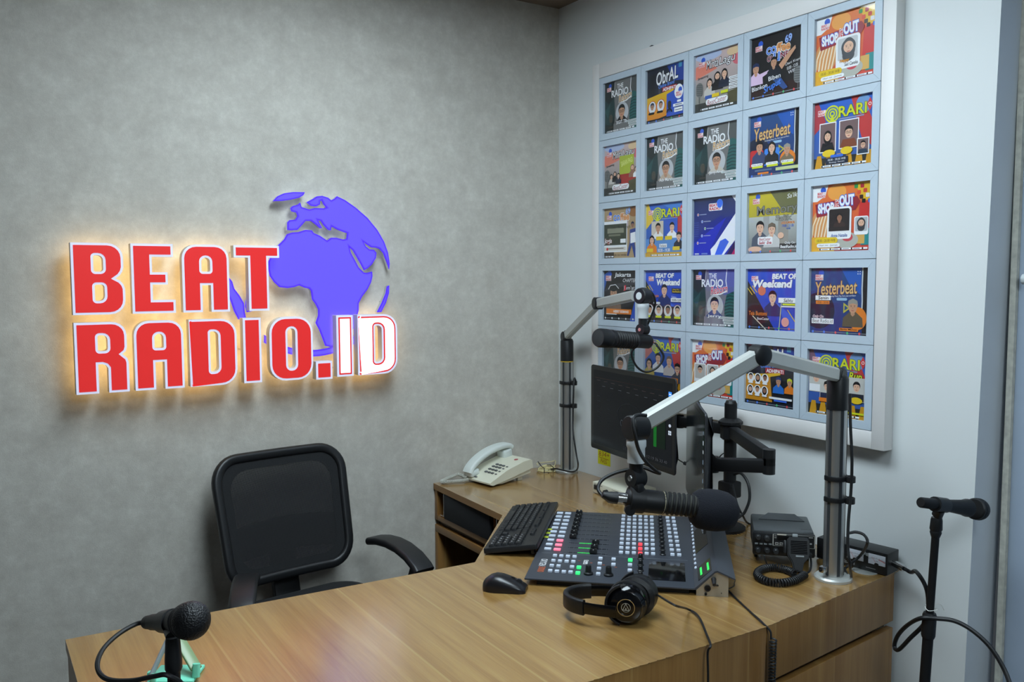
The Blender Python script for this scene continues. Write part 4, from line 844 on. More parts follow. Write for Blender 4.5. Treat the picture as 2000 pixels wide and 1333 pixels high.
def g_r(w, h):
    r = 0.28*w
    out = [(0, 0), (0.42*w, 0), (0.42*w, 0.41*h), (0.5*w, 0.41*h), (0.57*w, 0.39*h), (0.61*w, 0.35*h), (0.61*w, 0), (w, 0), (w, 0.42*h), (0.975*w, 0.48*h), (0.88*w, 0.54*h), (0.95*w, 0.58*h), (0.975*w, 0.64*h), (0.975*w, h-r)]
    out += [(0.975*w-r+r*math.cos(0.1*i*PI), h-r+r*math.sin(0.1*i*PI)) for i in range(1, 6)]+[(0, h)]
    return [out, rrect(0.19*w, 0.225*h, (0.005, 0.06*w, 0.1*w, 0.005), 4, 0.52*w, 0.705*h)]
def g_d(w, h): return [rrect(w, h, (0.001, 0.34*w, 0.34*w, 0.001), 6, w/2, h/2), rrect(0.18*w, 0.61*h, (0.004, 0.1*w, 0.1*w, 0.004), 4, 0.52*w, 0.51*h)]
def g_i(w, h): return [[(0, 0), (w, 0), (w, h), (0, h)]]
def g_o(w, h): return [rrect(w, h, 0.36*w, 6, w/2, h/2), rrect(0.19*w, 0.64*h, 0.09*w, 4, w/2, h/2)]
FY = -0.080         # front plane of the letters
def row_z(y_list): return sum(onY(*zx(x, y), FY).z for x, y in y_list)/len(y_list)
zt1 = row_z([(107, 388), (560, 387), (1150, 398)]); zb1 = row_z([(120, 790), (560, 776), (1160, 765)])
zt2 = row_z([(125, 830), (600, 815), (1120, 806), (1640, 793)]); zb2 = row_z([(142, 1230), (520, 1203), (1120, 1173), (1640, 1132)])
LET = [('B', g_b, 107, 120, 410, 0, 'first letter of the upper word'), ('E', g_e, 443, 455, 690, 0, 'between the upper B and A'), ('A', g_a, 727, 738, 993, 0, 'in the upper word, left of the T'), ('T', g_t, 1022, 1022, 1275, 0, 'touching the globe'),
       ('R', g_r, 122, 142, 431, 1, 'first letter of the lower word'), ('A', g_a, 460, 470, 740, 1, 'in the lower word, between R and D'), ('D', g_d, 768, 778, 1037, 1, 'in the lower word, with red face'), ('I', g_i, 1070, 1078, 1173, 1, 'between the lower D and O'), ('O', g_o, 1218, 1224, 1461, 1, 'before the dot'),
       ('.', g_i, 1478, 1480, 1570, 2, ''), ('I', g_i, 1593, 1597, 1686, 3, ''), ('D', g_d, 1708, 1717, 1932, 3, '')]
RIMW = 0.0065
for (ch, fn, xl, xl2, xr, row, where) in LET:
    z1, z0 = (zt1, zb1) if row == 0 else (zt2, zb2)
    ym = 580 if row == 0 else 1000
    if row == 2: z1, z0 = onY(*zx(1524, 1046), FY).z, onY(*zx(1524, 1146), FY).z
    x0 = onY(*zx((xl+xl2)/2, ym), FY).x; x1 = onY(*zx(xr, ym), FY).x
    if row == 2: x0 = onY(*zx(1479, 1095), FY).x; x1 = onY(*zx(1569, 1095), FY).x
    wd, ht = x1-x0, z1-z0
    loops = fn(wd, ht)
    if ch == '.': lab = 'square red dot of the sign, before the white ID'
    elif row == 3: lab = 'brightly lit white letter %s with red outline at the right end of the sign' % ch
    else: lab = 'red backlit letter %s with white rim, %s' % (ch, where)
    t = thing('sign_letter', lab, 'sign letter', None, group='backlit letters of the wall sign', m=WF(V((x0, 0, z0))))
    I = Matrix.Identity(4); g0, g1 = 0.044, 0.080
    MB().prism(loops, I, g0, g1-0.003, back=False, front=False).build('letter_return', M_CHAN, t)
    MB().prism(loops, I, g1-0.003, g1, back=True).build('rim', M_RIM, t)
    f1 = [inset(l, RIMW if i == 0 else -RIMW) for i, l in enumerate(loops)]
    if row < 3: MB().prism(f1, I, g1, g1+0.0015, back=False).build('face', M_REDF, t)
    else:
        f0 = [inset(l, 0.0115 if i == 0 else -0.0105) for i, l in enumerate(loops)]
        f1 = [inset(l, 0.0065 if i == 0 else -0.0055) for i, l in enumerate(loops)]
        MB().prism(f1, I, g1, g1+0.0008, back=False).build('outline', M_REDF, t)
        MB().prism(f0, I, g1+0.0004, g1+0.0016, back=False).build('face', M_WHITEF, t)
    bk = [inset(l, 0.004 if i == 0 else -0.004) for i, l in enumerate(loops)]
    MB().prism(bk, I, g0+0.001, g0+0.004).build('led_backplate', M_HALO, t)
    pegs = [(0.12*wd, 0.5*ht), (0.85*wd if ch not in 'EI.' else 0.2*wd, (0.12 if ch != 'T' else 0.9)*ht)] if ch != '.' else [(0.5*wd, 0.5*ht)]
    if ch == 'T': pegs = [(0.5*wd, 0.2*ht), (0.06*wd, 0.9*ht)]
    for (px_, py_) in pegs: MB().cyl((px_, py_, 0.0005), (px_, py_, g0+0.002), 0.003, n=8).build('spacer_peg', M_CHROME, t)

GYF = -0.036         # front plane of the globe pieces
def gl(pts):
    return [onY(*zx(x, y), GYF) for (x, y) in pts]
EUAF = [(1425, 158), (1440, 150), (1462, 138), (1482, 125), (1512, 122), (1545, 132), (1563, 147), (1580, 138), (1595, 124), (1640, 146), (1700, 188), (1765, 245), (1820, 312), (1858, 378), (1880, 440), (1889, 500), (1886, 532), (1872, 490), (1853, 442), (1832, 418), (1812, 411), (1788, 410), (1765, 396), (1742, 378),
 (1756, 404), (1776, 421), (1802, 424), (1815, 440), (1812, 470), (1790, 505), (1765, 528), (1746, 537), (1730, 508), (1707, 466), (1683, 426), (1665, 410), (1672, 440), (1694, 480), (1716, 522), (1744, 550), (1762, 553), (1791, 545), (1793, 572), (1785, 605), (1765, 645), (1735, 685), (1716, 722), (1716, 760), (1706, 800), (1700, 845), (1660, 900), (1600, 955), (1560, 965), (1530, 960), (1515, 920), (1496, 870), (1476, 832), (1490, 792), (1490, 756), (1475, 726), (1456, 700), (1450, 652), (1440, 640), (1415, 635), (1385, 622), (1355, 632), (1320, 637), (1275, 632), (1245, 605), (1220, 570), (1212, 530), (1212, 490), (1235, 440), (1265, 400), (1300, 365), (1315, 337), (1345, 327), (1380, 325), (1420, 312), (1455, 315), (1465, 330), (1500, 345), (1540, 372), (1562, 356), (1590, 356), (1630, 366), (1648, 362),
 (1652, 330), (1638, 326), (1600, 312), (1565, 293), (1560, 315), (1545, 312), (1520, 285), (1505, 262), (1490, 258), (1500, 280), (1512, 302), (1500, 303), (1480, 285), (1450, 262), (1420, 262), (1400, 285), (1375, 312), (1340, 315), (1318, 312), (1318, 270), (1330, 258), (1362, 255), (1375, 235), (1368, 215), (1340, 208), (1335, 190), (1350, 178), (1375, 172), (1390, 160), (1398, 185), (1420, 192), (1440, 198), (1470, 190), (1520, 192), (1535, 187), (1520, 170), (1510, 148), (1500, 152), (1500, 170), (1480, 181), (1450, 178)]
GREEN = [(1237, 152), (1262, 125), (1300, 108), (1350, 101), (1415, 102), (1408, 118), (1385, 132), (1340, 143), (1290, 150)]
CRES = [(1887, 622), (1885, 665), (1868, 720), (1842, 772), (1818, 772), (1845, 720), (1868, 665), (1874, 628)]
SAM = [(985, 570), (1010, 600), (1022, 640), (1052, 680), (1076, 722), (1080, 770), (1088, 806), (1045, 812), (1020, 765), (1000, 705), (970, 640), (960, 590)]
SAM2 = [(1097, 684), (1086, 708), (1083, 740), (1092, 772), (1125, 765), (1125, 690)]
arc_o = [(1445+460*math.cos(math.radians(a)), 560+460*math.sin(math.radians(a))) for a in range(36, 128, 4)]
arc_i = [(1445+424*math.cos(math.radians(a)), 560+424*math.sin(math.radians(a))) for a in range(127, 35, -4)]
ARC = arc_o+arc_i
gb = gl([(1445, 1005)])[0]
gt = thing('globe_emblem', 'glowing blue-violet globe emblem of separate continent shapes behind the letters', 'wall emblem', None, m=WF(V((gb.x, 0, gb.z))))
for nm, pts in (('africa_eurasia', EUAF), ('polar_island', GREEN), ('rim_crescent', CRES), ('western_continent', SAM), ('western_island', SAM2), ('lower_arc', ARC)):
    lp = [(p.x-gb.x, p.z-gb.z) for p in gl(pts)]
    if area2(lp) < 0: lp = lp[::-1]
    I = Matrix.Identity(4)
    b = MB().prism([lp], I, 0.016, 0.032, front=False).build(nm, M_MIRROR, gt)
    MB().prism([lp], I, 0.032, 0.036, back=False).build('edge_face', M_BLUEE, b)
    MB().prism([inset(lp, 0.0028)], I, 0.036, 0.0363, back=False, sides=False).build('lit_margin', M_BLUEM, b)
    MB().prism([inset(lp, 0.0055 if nm != 'polar_island' else 0.004)], I, 0.0363, 0.0366, back=False, sides=False).build('lit_face', M_BLUEF, b)
    MB().prism([inset(lp, 0.002)], I, 0.0152, 0.0159, sides=False).build('led_backplate', M_COOLB, b)
    cxm = sum(p[0] for p in lp)/len(lp); k = min(lp, key=lambda p: abs(p[0]-cxm)+abs(p[1]-sum(q[1] for q in lp)/len(lp)))
    q = inset(lp, 0.008)[lp.index(k)]
    MB().cyl((q[0], q[1], 0.0005), (q[0], q[1], 0.017), 0.003, n=8).build('spacer_peg', M_CHROME, b)
# ---------------------------------------------------------------- desk
TZ = 0.75
random.seed(11)
near = [(-0.025, -1.499), (-0.566, -1.552), (-1.053, -1.540), (-1.849, -1.548)]
jag = []
for (a, b) in zip(near, near[1:]):
    n = int(abs(a[0]-b[0])/0.022)
    for i in range(n):
        t = i/n; x, y = a[0]+(b[0]-a[0])*t, a[1]+(b[1]-a[1])*t
        d = random.uniform(0.0006, 0.0022)
        jag += [(x, y), (x-0.003, y-d), (x-0.015, y-d*0.7)]
loop = [(-0.003, -0.003), (-0.570, -0.003), (-0.584, -0.503), (-0.884, -0.844), (-1.849, -0.793)]
top = loop+[(-1.849, -1.548)]+jag[::-1]+[(-0.003, -1.497)]
desk = thing('desk', 'oak-veneered studio desk with an angled inner corner and drawers', 'desk', (-0.9, -1.2, 0))
MB().prism([top[::-1] if area2(top) < 0 else top], Matrix.Identity(4), TZ-0.0016, TZ).build('desk_top', M_WOOD, desk, True, 20)
core = loop+[(-1.849, -1.526), (-1.053, -1.518), (-0.566, -1.530), (-0.025, -1.477), (-0.003, -1.477)]
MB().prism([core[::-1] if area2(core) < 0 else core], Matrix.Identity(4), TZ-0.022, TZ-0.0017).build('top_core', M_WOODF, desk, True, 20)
def slab(name, a, b, z0, z1, th=0.018, m=M_WOODF, off=0.0006, bev=0.0008):
    """upright board between two plan points; its outer face off behind the line"""
    a, b = V((a[0], a[1], 0)), V((b[0], b[1], 0)); d = (b-a); L_ = d.length; d.normalize(); n = V((0, 0, 1)).cross(d)
    m4 = frame_m(a, d, n, (0, 0, 1))
    return MB().box((L_/2, off+th/2, (z0+z1)/2), (L_, th, z1-z0), m4, bev=bev).build(name, m, desk, True)
fl = lambda i, j: (near[j], near[i])
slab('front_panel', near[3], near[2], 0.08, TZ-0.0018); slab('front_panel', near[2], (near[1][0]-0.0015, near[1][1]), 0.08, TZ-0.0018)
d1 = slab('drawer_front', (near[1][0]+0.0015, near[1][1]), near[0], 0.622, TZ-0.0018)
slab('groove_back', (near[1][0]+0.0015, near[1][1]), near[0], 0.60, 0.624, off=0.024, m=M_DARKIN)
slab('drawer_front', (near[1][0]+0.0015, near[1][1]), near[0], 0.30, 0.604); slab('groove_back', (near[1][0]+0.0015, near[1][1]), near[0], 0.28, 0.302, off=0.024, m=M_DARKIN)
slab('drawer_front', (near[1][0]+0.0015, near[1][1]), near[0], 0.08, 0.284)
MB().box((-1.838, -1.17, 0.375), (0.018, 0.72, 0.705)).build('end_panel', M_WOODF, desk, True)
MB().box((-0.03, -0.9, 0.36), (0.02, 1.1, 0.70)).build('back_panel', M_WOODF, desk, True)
# cabinet front along the white wall: shelf niche above, open bay below
XC = -0.570
def cbox(name, x0, x1, y0, y1, z0, z1, m=M_WOODF, bev=0.001):
    return MB().box(((x0+x1)/2, (y0+y1)/2, (z0+z1)/2), (abs(x1-x0), abs(y1-y0), z1-z0), bev=bev).build(name, m, desk, True)
cbox('cabinet_side', XC+0.004, -0.02, -0.004, -0.024, 0.615, 0.727)
cbox('cabinet_side', XC+0.004, -0.02, -0.470, -0.490, 0.615, 0.727)
cbox('niche_floor', XC+0.004, -0.02, -0.025, -0.469, 0.615, 0.634)
cbox('niche_back', XC+0.12, XC+0.13, -0.025, -0.469, 0.635, 0.727)
cbox('niche_divider', XC+0.012, XC+0.12, -0.072, -0.080, 0.635, 0.727)
cbox('niche_divider', XC+0.012, XC+0.12, -0.405, -0.413, 0.635, 0.727)
cbox('speaker_grille', XC-0.001, XC+0.02, -0.084, -0.401, 0.6365, 0.726, mat('black_grille_cloth', rgb(20, 22, 26), 0.9, var=0.3, scale=400), 0.002)
for y in (-0.06, -0.425):
    MB().tube([(XC+0.006, y-0.012, 0.722), (XC+0.006, y-0.012, 0.64), (XC+0.006, y+0.014, 0.64)], 0.0022, 6).build('steel_edge', M_CHROME, desk, True)
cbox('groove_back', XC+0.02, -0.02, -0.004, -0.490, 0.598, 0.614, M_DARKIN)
cbox('bay_rail', XC+0.004, XC+0.022, -0.004, -0.490, 0.570, 0.597)
cbox('cabinet_side', XC+0.004, -0.02, -0.004, -0.024, 0.02, 0.569)
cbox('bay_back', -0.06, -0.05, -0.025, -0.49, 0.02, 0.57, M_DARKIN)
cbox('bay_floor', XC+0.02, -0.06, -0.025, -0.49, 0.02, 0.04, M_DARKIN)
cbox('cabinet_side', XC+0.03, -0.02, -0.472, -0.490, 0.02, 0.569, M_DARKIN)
# cable grommets let into the desk top
for (px, lab) in (((1072, 916), 'small silver cable grommet on the desk beside the far pole'), ((1690, 1116), 'silver cable grommet on the desk beside the near pole')):
    p = onZ(*px); r = 0.032 if px[0] > 1500 else 0.026
    if px[0] < 1500: p = V((-0.10, -0.075, TZ))
    solo(MB().lathe([(r, 0), (r, 0.0012), (r*0.86, 0.0022), (r*0.84, 0.0016), (0, 0.0016)], p+V((0, 0, 0.0002)), (0, 0, 1), 28), 'cable_grommet', M_ALUP, p, lab, 'grommet')

# ---------------------------------------------------------------- swivel chair
ch = thing('swivel_chair', 'black mesh-back swivel chair with armrests behind the desk', 'chair', (-1.14, -0.34, 0), -1.46)
LEAN = 0.27
def bx(y, z):    # depth of the backrest surface at height z
    return -0.165-LEAN*(z-0.56)+0.35*y*y
def blp(w, h, r): return [(p[0], 0.757+p[1]) for p in rrect(w, h, r, 8)]
lpb = blp(0.425, 0.375, (0.07, 0.085, 0.075, 0.075))
# lower edge of the back sweeps up a little at the middle
def sw(p):
    y, z = p
    if z < 0.66: z += 0.018*math.cos(y/0.2*PI/2)*(0.66-z)/0.09
    return (y, z)
lpb = [sw((p[0]*(0.93+0.07*(p[1]-0.57)/0.375), p[1])) for p in lpb]
fine = []
for i in range(len(lpb)):
    a, b = lpb[i], lpb[(i+1) % len(lpb)]; n = max(1, int(math.dist(a, b)/0.03))
    for k in range(n): fine.append((a[0]+(b[0]-a[0])*k/n, a[1]+(b[1]-a[1])*k/n))
MB().sweep([(bx(y, z), y, z) for y, z in fine], [(p[0], p[1]) for p in rrect(0.030, 0.026, 0.010, 3)], (1, 0, 0), True).build('back_frame', M_BLACK, ch)
def rings(scales, dx):
    mb = MB(); n = len(fine); vs = []; fs = []
    for s_ in scales:
        for (y, z) in fine:
            yy, zz = y*s_, 0.757+(z-0.757)*s_; vs.append((bx(yy, zz)+dx, yy, zz))
    for k in range(len(scales)-1):
        for i in range(n):
            j = (i+1) % n; fs.append((k*n+i, k*n+j, (k+1)*n+j, (k+1)*n+i))
    if scales[-1] < 0.01: pass
    return mb.add(vs, fs)
rings([1.0, 0.93, 0.86, 0.8], 0.004).build('fabric_border', M_CHAIRPAD, ch)
rings([0.82, 0.6, 0.4, 0.2, 0.001], 0.002).build('mesh_panel', M_MESH, ch)
# lumbar bar and stem behind the mesh
mb = MB()
mb.sweep([(bx(y, 0.68)-0.035+0.2*y*y, y, 0.69-0.4*y*y) for y in [-0.2+0.04*i for i in range(11)]], rrect(0.02, 0.11, 0.008, 3), (0, 0, 1)); mb.build('lumbar_support', M_BLACK, ch)
MB().sweep(smooth([(-0.262, 0, 0.70), (-0.245, 0, 0.62), (-0.23, 0, 0.55), (-0.19, 0, 0.45), (-0.06, 0, 0.425)], 5), rrect(0.09, 0.022, 0.008, 3), (1, 0, 0.15)).build('back_stem', M_BLACK, ch)
seat = rrect(0.46, 0.47, 0.11, 7, 0.03, 0)
MB().stack(seat, [(0.03, 0.445), (0.004, 0.452), (0, 0.475), (0.006, 0.498), (0.02, 0.510), (0.05, 0.518), (0.10, 0.520)]).build('seat', M_CHAIRPAD, ch, ang=60)
for sd in (-1, 1):
    y = sd*0.265
    arm = MB().sweep(smooth([(0.03, y-sd*0.09, 0.445), (0.05, y-sd*0.01, 0.455), (0.075, y, 0.50), (0.135, y, 0.60), (0.125, y, 0.638)], 5), rrect(0.05, 0.026, 0.009, 3), (0, sd, 0.0001)).build('armrest_post', M_BLACK, ch)
    pts = [(-0.115, 0.655), (-0.06, 0.668), (0.0, 0.674), (0.06, 0.672), (0.12, 0.660), (0.165, 0.640), (0.18, 0.628)]
    q = [V((x, y, z-0.012)) for x, z in pts]
    if sd < 0:   # this pad is swivelled outwards and slid forward
        rm = Matrix.Rotation(math.radians(-26), 3, 'Z'); c_ = V((0.10, y, 0))
        q = [rm @ V(((p.x-0.10)*0.8+0.02, 0, 0))+V((c_.x, c_.y, p.z)) for p in q]
    MB().sweep(q, rrect(0.07, 0.024, 0.010, 3), (0, 0, 1)).build('armrest_pad', M_BLACK, ch)
MB().cyl((0, 0, 0.12), (0, 0, 0.45), 0.028, n=18).build('gas_lift', M_BLACK, ch)
MB().box((0.0, 0, 0.430), (0.24, 0.2, 0.03), bev=0.008).build('seat_mechanism', M_BLACK, ch)
for k in range(5):
    a = 0.6+2*PI*k/5; dx, dy = math.cos(a), math.sin(a)
    lg = MB().sweep([(0.02*dx, 0.02*dy, 0.115), (0.15*dx, 0.15*dy, 0.10), (0.27*dx, 0.27*dy, 0.072)], rrect(0.04, 0.028, 0.01, 3), (0, 0, 1)).build('base_leg', M_BLACK, ch)
    MB().cyl((0.27*dx-0.022*dy, 0.27*dy+0.022*dx, 0.029), (0.27*dx+0.022*dy, 0.27*dy-0.022*dx, 0.029), 0.029, n=16).build('caster', M_BLACK, lg)

# ---------------------------------------------------------------- microphone arms
def oct_(w, h, c): return [(-w/2+c, -h/2), (w/2-c, -h/2), (w/2, -h/2+c), (w/2, h/2-c), (w/2-c, h/2), (-w/2+c, h/2), (-w/2, h/2-c), (-w/2, -h/2+c)]
def mic_arm(label, base, tube_top, sleeve_top, shoulder, elbow, head, sc, clips, clip_dir):
    t = thing('boom_stand', label, 'microphone arm', base)
    b = V(base); rt = 0.0235*sc
    MB().lathe([(0.044*sc, 0.0003), (0.044*sc, 0.006), (0.040*sc, 0.010), (rt, 0.010)], b, (0, 0, 1), 32).build('base_flange', M_ALUP, t, True)
    h = tube_top-b.z
    po = MB().cyl(b+V((0, 0, 0.010)), b+V((0, 0, h)), rt, n=32).build('pole', M_ALU, t, True)
    tc_ = (CAM-b); tc_.z = 0; tc_.normalize()
    for da in (-0.62, 0.52, 1.6, -1.8, 2.9):
        d = Matrix.Rotation(da, 3, 'Z') @ tc_; c = b+d*(rt-0.0028)
        u = V((-d.y, d.x, 0)); m4 = frame_m(c, d, u, (0, 0, 1))
        MB().box((0.0024, 0, (h+0.012)/2), (0.0022, 0.0075*sc, h-0.014), m4).build('cable_slot', M_GROOVE, po, True)
    s0 = MB().lathe([(rt*1.06, h), (rt*1.06, sleeve_top-b.z-0.008), (rt*0.9, sleeve_top-b.z), (0.4*rt, sleeve_top-b.z+0.006)], b, (0, 0, 1), 28).build('swivel_sleeve', M_BLACK, t, True)
    MB().lathe([(rt*1.08, h-0.002), (rt*1.08, h+0.001)], b, (0, 0, 1), 28).build('yellow_ring', M_YELLOW if sc < 1.02 else M_BLACK, s0, True)
    def joint(p, d1, r, wd, nm):
        ax = V(d1).cross(V((0, 0, 1))).normalized()
        return MB().lathe([(r*0.8, -wd/2), (r, -wd/2+0.003), (r, wd/2-0.003), (r*0.8, wd/2)], p, ax, 26).build(nm, M_BLACK, t, True)
    pr = oct_(0.026*sc, 0.0325*sc, 0.005*sc)
    A, E, Hd = V(shoulder), V(elbow), V(head)
    MB().sweep([A, E], pr, (0, 0, 1)).build('lower_boom', M_ALUP, t, True)
    MB().sweep([E, Hd], pr, (0, 0, 1)).build('upper_boom', M_ALUP, t, True)
    j = joint(A, E-A, 0.020*sc, 0.032*sc, 'shoulder_joint'); joint(E, Hd-E, 0.0215*sc, 0.034*sc, 'elbow_joint')
    mb = MB()
    for q in (A, ):
        d = (E-A).normalized(); mb.sweep([q-d*0.008, q+d*0.022*sc], oct_(0.029*sc, 0.036*sc, 0.006*sc), (0, 0, 1))
    mb.build('shoulder_cap', M_BLACK, t, True)
    for z in clips:
        c = V((b.x, b.y, z)); pts = []
        sd = Matrix.Rotation(clip_dir, 3, 'Z') @ tc_
        ring = [c+V((math.cos(a), math.sin(a), 0))*(rt+0.003) for a in [math.atan2(sd.y, sd.x)+PI*(0.25+1.5*i/16) - PI for i in range(17)]]
        k = MB().sweep(ring, rrect(0.005, 0.013, 0.002, 2), (0, 0, 1)); o = c+sd*(rt+0.012)
        lp = [o+V((math.cos(a), math.sin(a), 0))*0.010 for a in [2*PI*i/14 for i in range(14)]]
        k.sweep(lp, rrect(0.004, 0.016, 0.0015, 2), (0, 0, 1), True); k.build('cable_clip', M_BLACK, t, True)
    return t
def head_set(t, hd, drop_bot, sc, axis, badge=True):
    """swivel head under the boom end: round hub, pale cylinder, black stem and yoke"""
    hd = V(hd); ax = V(axis).normalized()
    hb = MB().lathe([(0.030*sc, -0.026*sc), (0.0335*sc, -0.022*sc), (0.0335*sc, 0.022*sc), (0.030*sc, 0.026*sc), (0.012*sc, 0.027*sc), (0.0, 0.027*sc)], hd, ax, 28).build('swivel_hub', M_BLACK, t, True)
    if badge: MB().lathe([(0.016*sc, 0.0272*sc), (0.015*sc, 0.0285*sc), (0, 0.0285*sc)], hd, ax, 20).build('hub_badge', M_GREYPL, hb, True)
    z = hd.z-0.030*sc
    MB().lathe([(0.024*sc, 0), (0.026*sc, -0.004*sc), (0.026*sc, -0.018*sc), (0.023*sc, -0.024*sc), (0.023*sc, -0.062*sc), (0.019*sc, -0.063*sc)], (hd.x, hd.y, z), (0, 0, 1), 28).build('pale_collar', M_GREYPL, t, True)
    zb = drop_bot
    st = MB().cyl((hd.x, hd.y, z-0.062*sc), (hd.x, hd.y, zb+0.028*sc), 0.0185*sc, n=22)
    st.box((hd.x, hd.y, zb+0.018*sc), (0.030*sc, 0.034*sc, 0.05*sc), bev=0.008*sc); st.build('drop_stem', M_BLACK, t, True)
    kn = MB().lathe([(0.024*sc, -0.019*sc), (0.024*sc, 0.019*sc)], (hd.x, hd.y, zb+0.022*sc), ax, 22).build('tilt_knuckle', M_BLACK, t, True)
    MB().lathe([(0.0085*sc, 0.0195*sc), (0.0075*sc, 0.0225*sc), (0, 0.0225*sc)], (hd.x, hd.y, zb+0.022*sc), ax, 14).build('tilt_screw', M_CHROME, kn, True)
# far arm in the room corner
b1 = onZ(1107, 922)
h1 = P(1256, 579, 2.65)
a1 = mic_arm('silver microphone arm standing in the room corner', (b1.x, b1.y, TZ), 1.182, 1.268, P(1105, 658, 3.28), P(1168, 593, 2.965), h1+V((-0.016, 0.02, 0.002)), 1.0, (1.012, 1.100), 0.9)
head_set(a1, h1, P(1256, 655, 2.65).z, 0.74, -_r*0.75-FWD*0.65)
# near arm
b2 = onZ(1627, 1131)
h2 = P(1243, 836, 1.68)
a2 = mic_arm('silver microphone arm on the near end of the desk', (b2.x, b2.y, TZ), 1.180, 1.262, V((b2.x, b2.y, 1.262)), P(1483, 694, 1.80), h2+V((0.012, 0.004, 0.004)), 1.03, (0.955, 1.008), 1.25)
head_set(a2, h2, P(1243, 952, 1.68).z, 0.75, -_r*0.85-FWD*0.5, False)
MB().box((b2.x-0.033, b2.y+0.004, TZ+0.030), (0.020, 0.014, 0.016), bev=0.002).build('lock_screw', M_CHROME, a2, True)
# ---------------------------------------------------------------- broadcast microphone on the far arm
m1a, m1b = P(1166, 660, 2.52), P(1268, 668, 2.66)
ax = (m1a-m1b).normalized(); L1 = (m1a-m1b).length
t = thing('broadcast_microphone', 'black end-address microphone hanging from the corner arm above the monitor', 'microphone', (m1b+m1a)/2)
R1 = 0.0285
prof = [(0.018, 0), (0.022, 0.006), (0.022, L1*0.30)]
mbody = MB().lathe(prof, m1b, ax, 26).build('body', M_BLACKM, t, True)
pr = [(0.0225, L1*0.28)]
n = 9
for i in range(n):
    s0 = L1*(0.30+0.045*i); pr += [(0.0255, s0), (0.0265, s0+L1*0.012), (0.0235, s0+L1*0.03)]
MB().lathe(pr, m1b, ax, 26).build('ribbed_sleeve', M_BLACKM, t, True)
MB().lathe([(0.0245, L1*0.70), (0.0275, L1*0.72), (0.0275, L1*0.76), (0.0255, L1*0.775), (0.0275, L1*0.79), (R1, L1*0.83), (R1, L1*0.955), (R1-0.003, L1*0.985)], m1b, ax, 28).build('grille_rim', M_BLACK, t, True)
MB().lathe([(R1-0.003, L1*0.983), (R1-0.012, L1*0.992), (0, L1*0.995)], m1b, ax, 28, cap=False).build('front_grille', mat('dark_mesh_grille', rgb(40, 42, 42), 0.7, var=0.5, scale=700, bump=0.5), t, True)
MB().lathe([(0.0095, -0.024), (0.0095, 0.002)], m1b-V((0, 0, 0)), ax, 16).build('cable_plug', M_CHROME, t, True)
MB().lathe([(0.0099, -0.010), (0.0099, -0.004)], m1b, ax, 16).build('red_plug_ring', mat('red_ring', rgb(190, 30, 40), 0.4), t, True)
# its cable: hangs in a loop behind the microphone and runs into the arm
c0 = m1b-ax*0.024
path = [c0, P(1284, 676, 2.66), P(1296, 697, 2.66), P(1284, 718, 2.66), P(1262, 727, 2.66), P(1245, 718, 2.66), P(1235, 700, 2.66), P(1234, 688, 2.66), P(1240, 678, 2.67), P(1262, 640, 2.68), P(1277, 605, 2.68), P(1279, 585, 2.67), P(1270, 569, 2.66), P(1254, 564, 2.66), P(1246, 570, 2.66)]
solo(MB().tube(smooth(path, 6), 0.0034, 8), 'microphone_cable', M_RUBBER, c0, 'thin black cable looping below the corner microphone', 'cable')

# ---------------------------------------------------------------- microphone with foam windscreen on the near arm
D2 = 1.68
m2a, m2b = P(1222, 975, D2), P(1395, 993, D2+0.03)
ax2 = (m2b-m2a).normalized(); L2 = (m2b-m2a).length
t = thing('broadcast_microphone', 'black studio microphone with dark blue foam windscreen over the mixing console', 'microphone', (m2a+m2b)/2)
rb = 0.0225
MB().lathe([(0.013, 0.0), (0.0195, 0.005), (rb, 0.012), (rb, L2*0.42)], m2a, ax2, 28).build('body', M_BLACKM, t, True)
MB().lathe([(rb+0.0006, L2*0.40), (rb+0.0006, L2*0.408)], m2a, ax2, 28).build('pale_ring', mat('pale_ring', rgb(170, 160, 130), 0.4), t, True)
slv = MB().lathe([(rb-0.002, L2*0.41), (rb-0.002, L2*0.90)], m2a, ax2, 28).build('slotted_sleeve', mat('dark_inner_mesh', rgb(52, 52, 48), 0.8, var=0.5, scale=900), t, True)
u2, w2 = perp(ax2)
for i in range(9):
    s0 = L2*(0.425+0.053*i); sk = 0.006
    ring = [m2a+ax2*(s0+sk*math.cos(a))+(u2*math.cos(a)+w2*math.sin(a))*(rb-0.0012) for a in [2*PI*k/24 for k in range(24)]]
    MB().sweep(ring, rrect(0.0035, 0.0052, 0.001, 1), ax2, True).build('sleeve_rib', M_BLACKM, slv, True)
cf = P(1393, 997, D2+0.035)
rl = [(0.012, -0.046), (0.030, -0.043), (0.0385, -0.032), (0.0415, -0.012), (0.0415, 0.008), (0.0385, 0.026), (0.031, 0.040), (0.018, 0.049), (0, 0.052)]
MB().lathe(rl, cf, ax2, 32).build('foam_windscreen', M_FOAM, t, True, 80)
MB().lathe([(0.011, -0.020), (0.0115, 0.0), (0.0115, 0.003)], m2a, ax2, 18).build('cable_plug', M_CHROME, t, True)
yk = MB().lathe([(0.0105, -0.006), (0.0105, 0.006)], P(1230, 997, D2-0.012), FWD, 18).build('yoke_knob', M_BLACKM, t, True)
mb = MB().lathe([(rb+0.003, 0.006), (rb+0.003, 0.035)], m2a, ax2, 26); mb.box(P(1243, 958, D2), (0.02, 0.03, 0.03), bev=0.006); mb.build('mount_clamp', M_BLACKM, t, True)
c0 = m2a-ax2*0.018
bt = MB().tube([c0, c0-ax2*0.014, c0-ax2*0.030+V((0, 0, 0.004))], [0.0125, 0.0115, 0.006], 12).build('plug_boot', M_RUBBER, t, True)
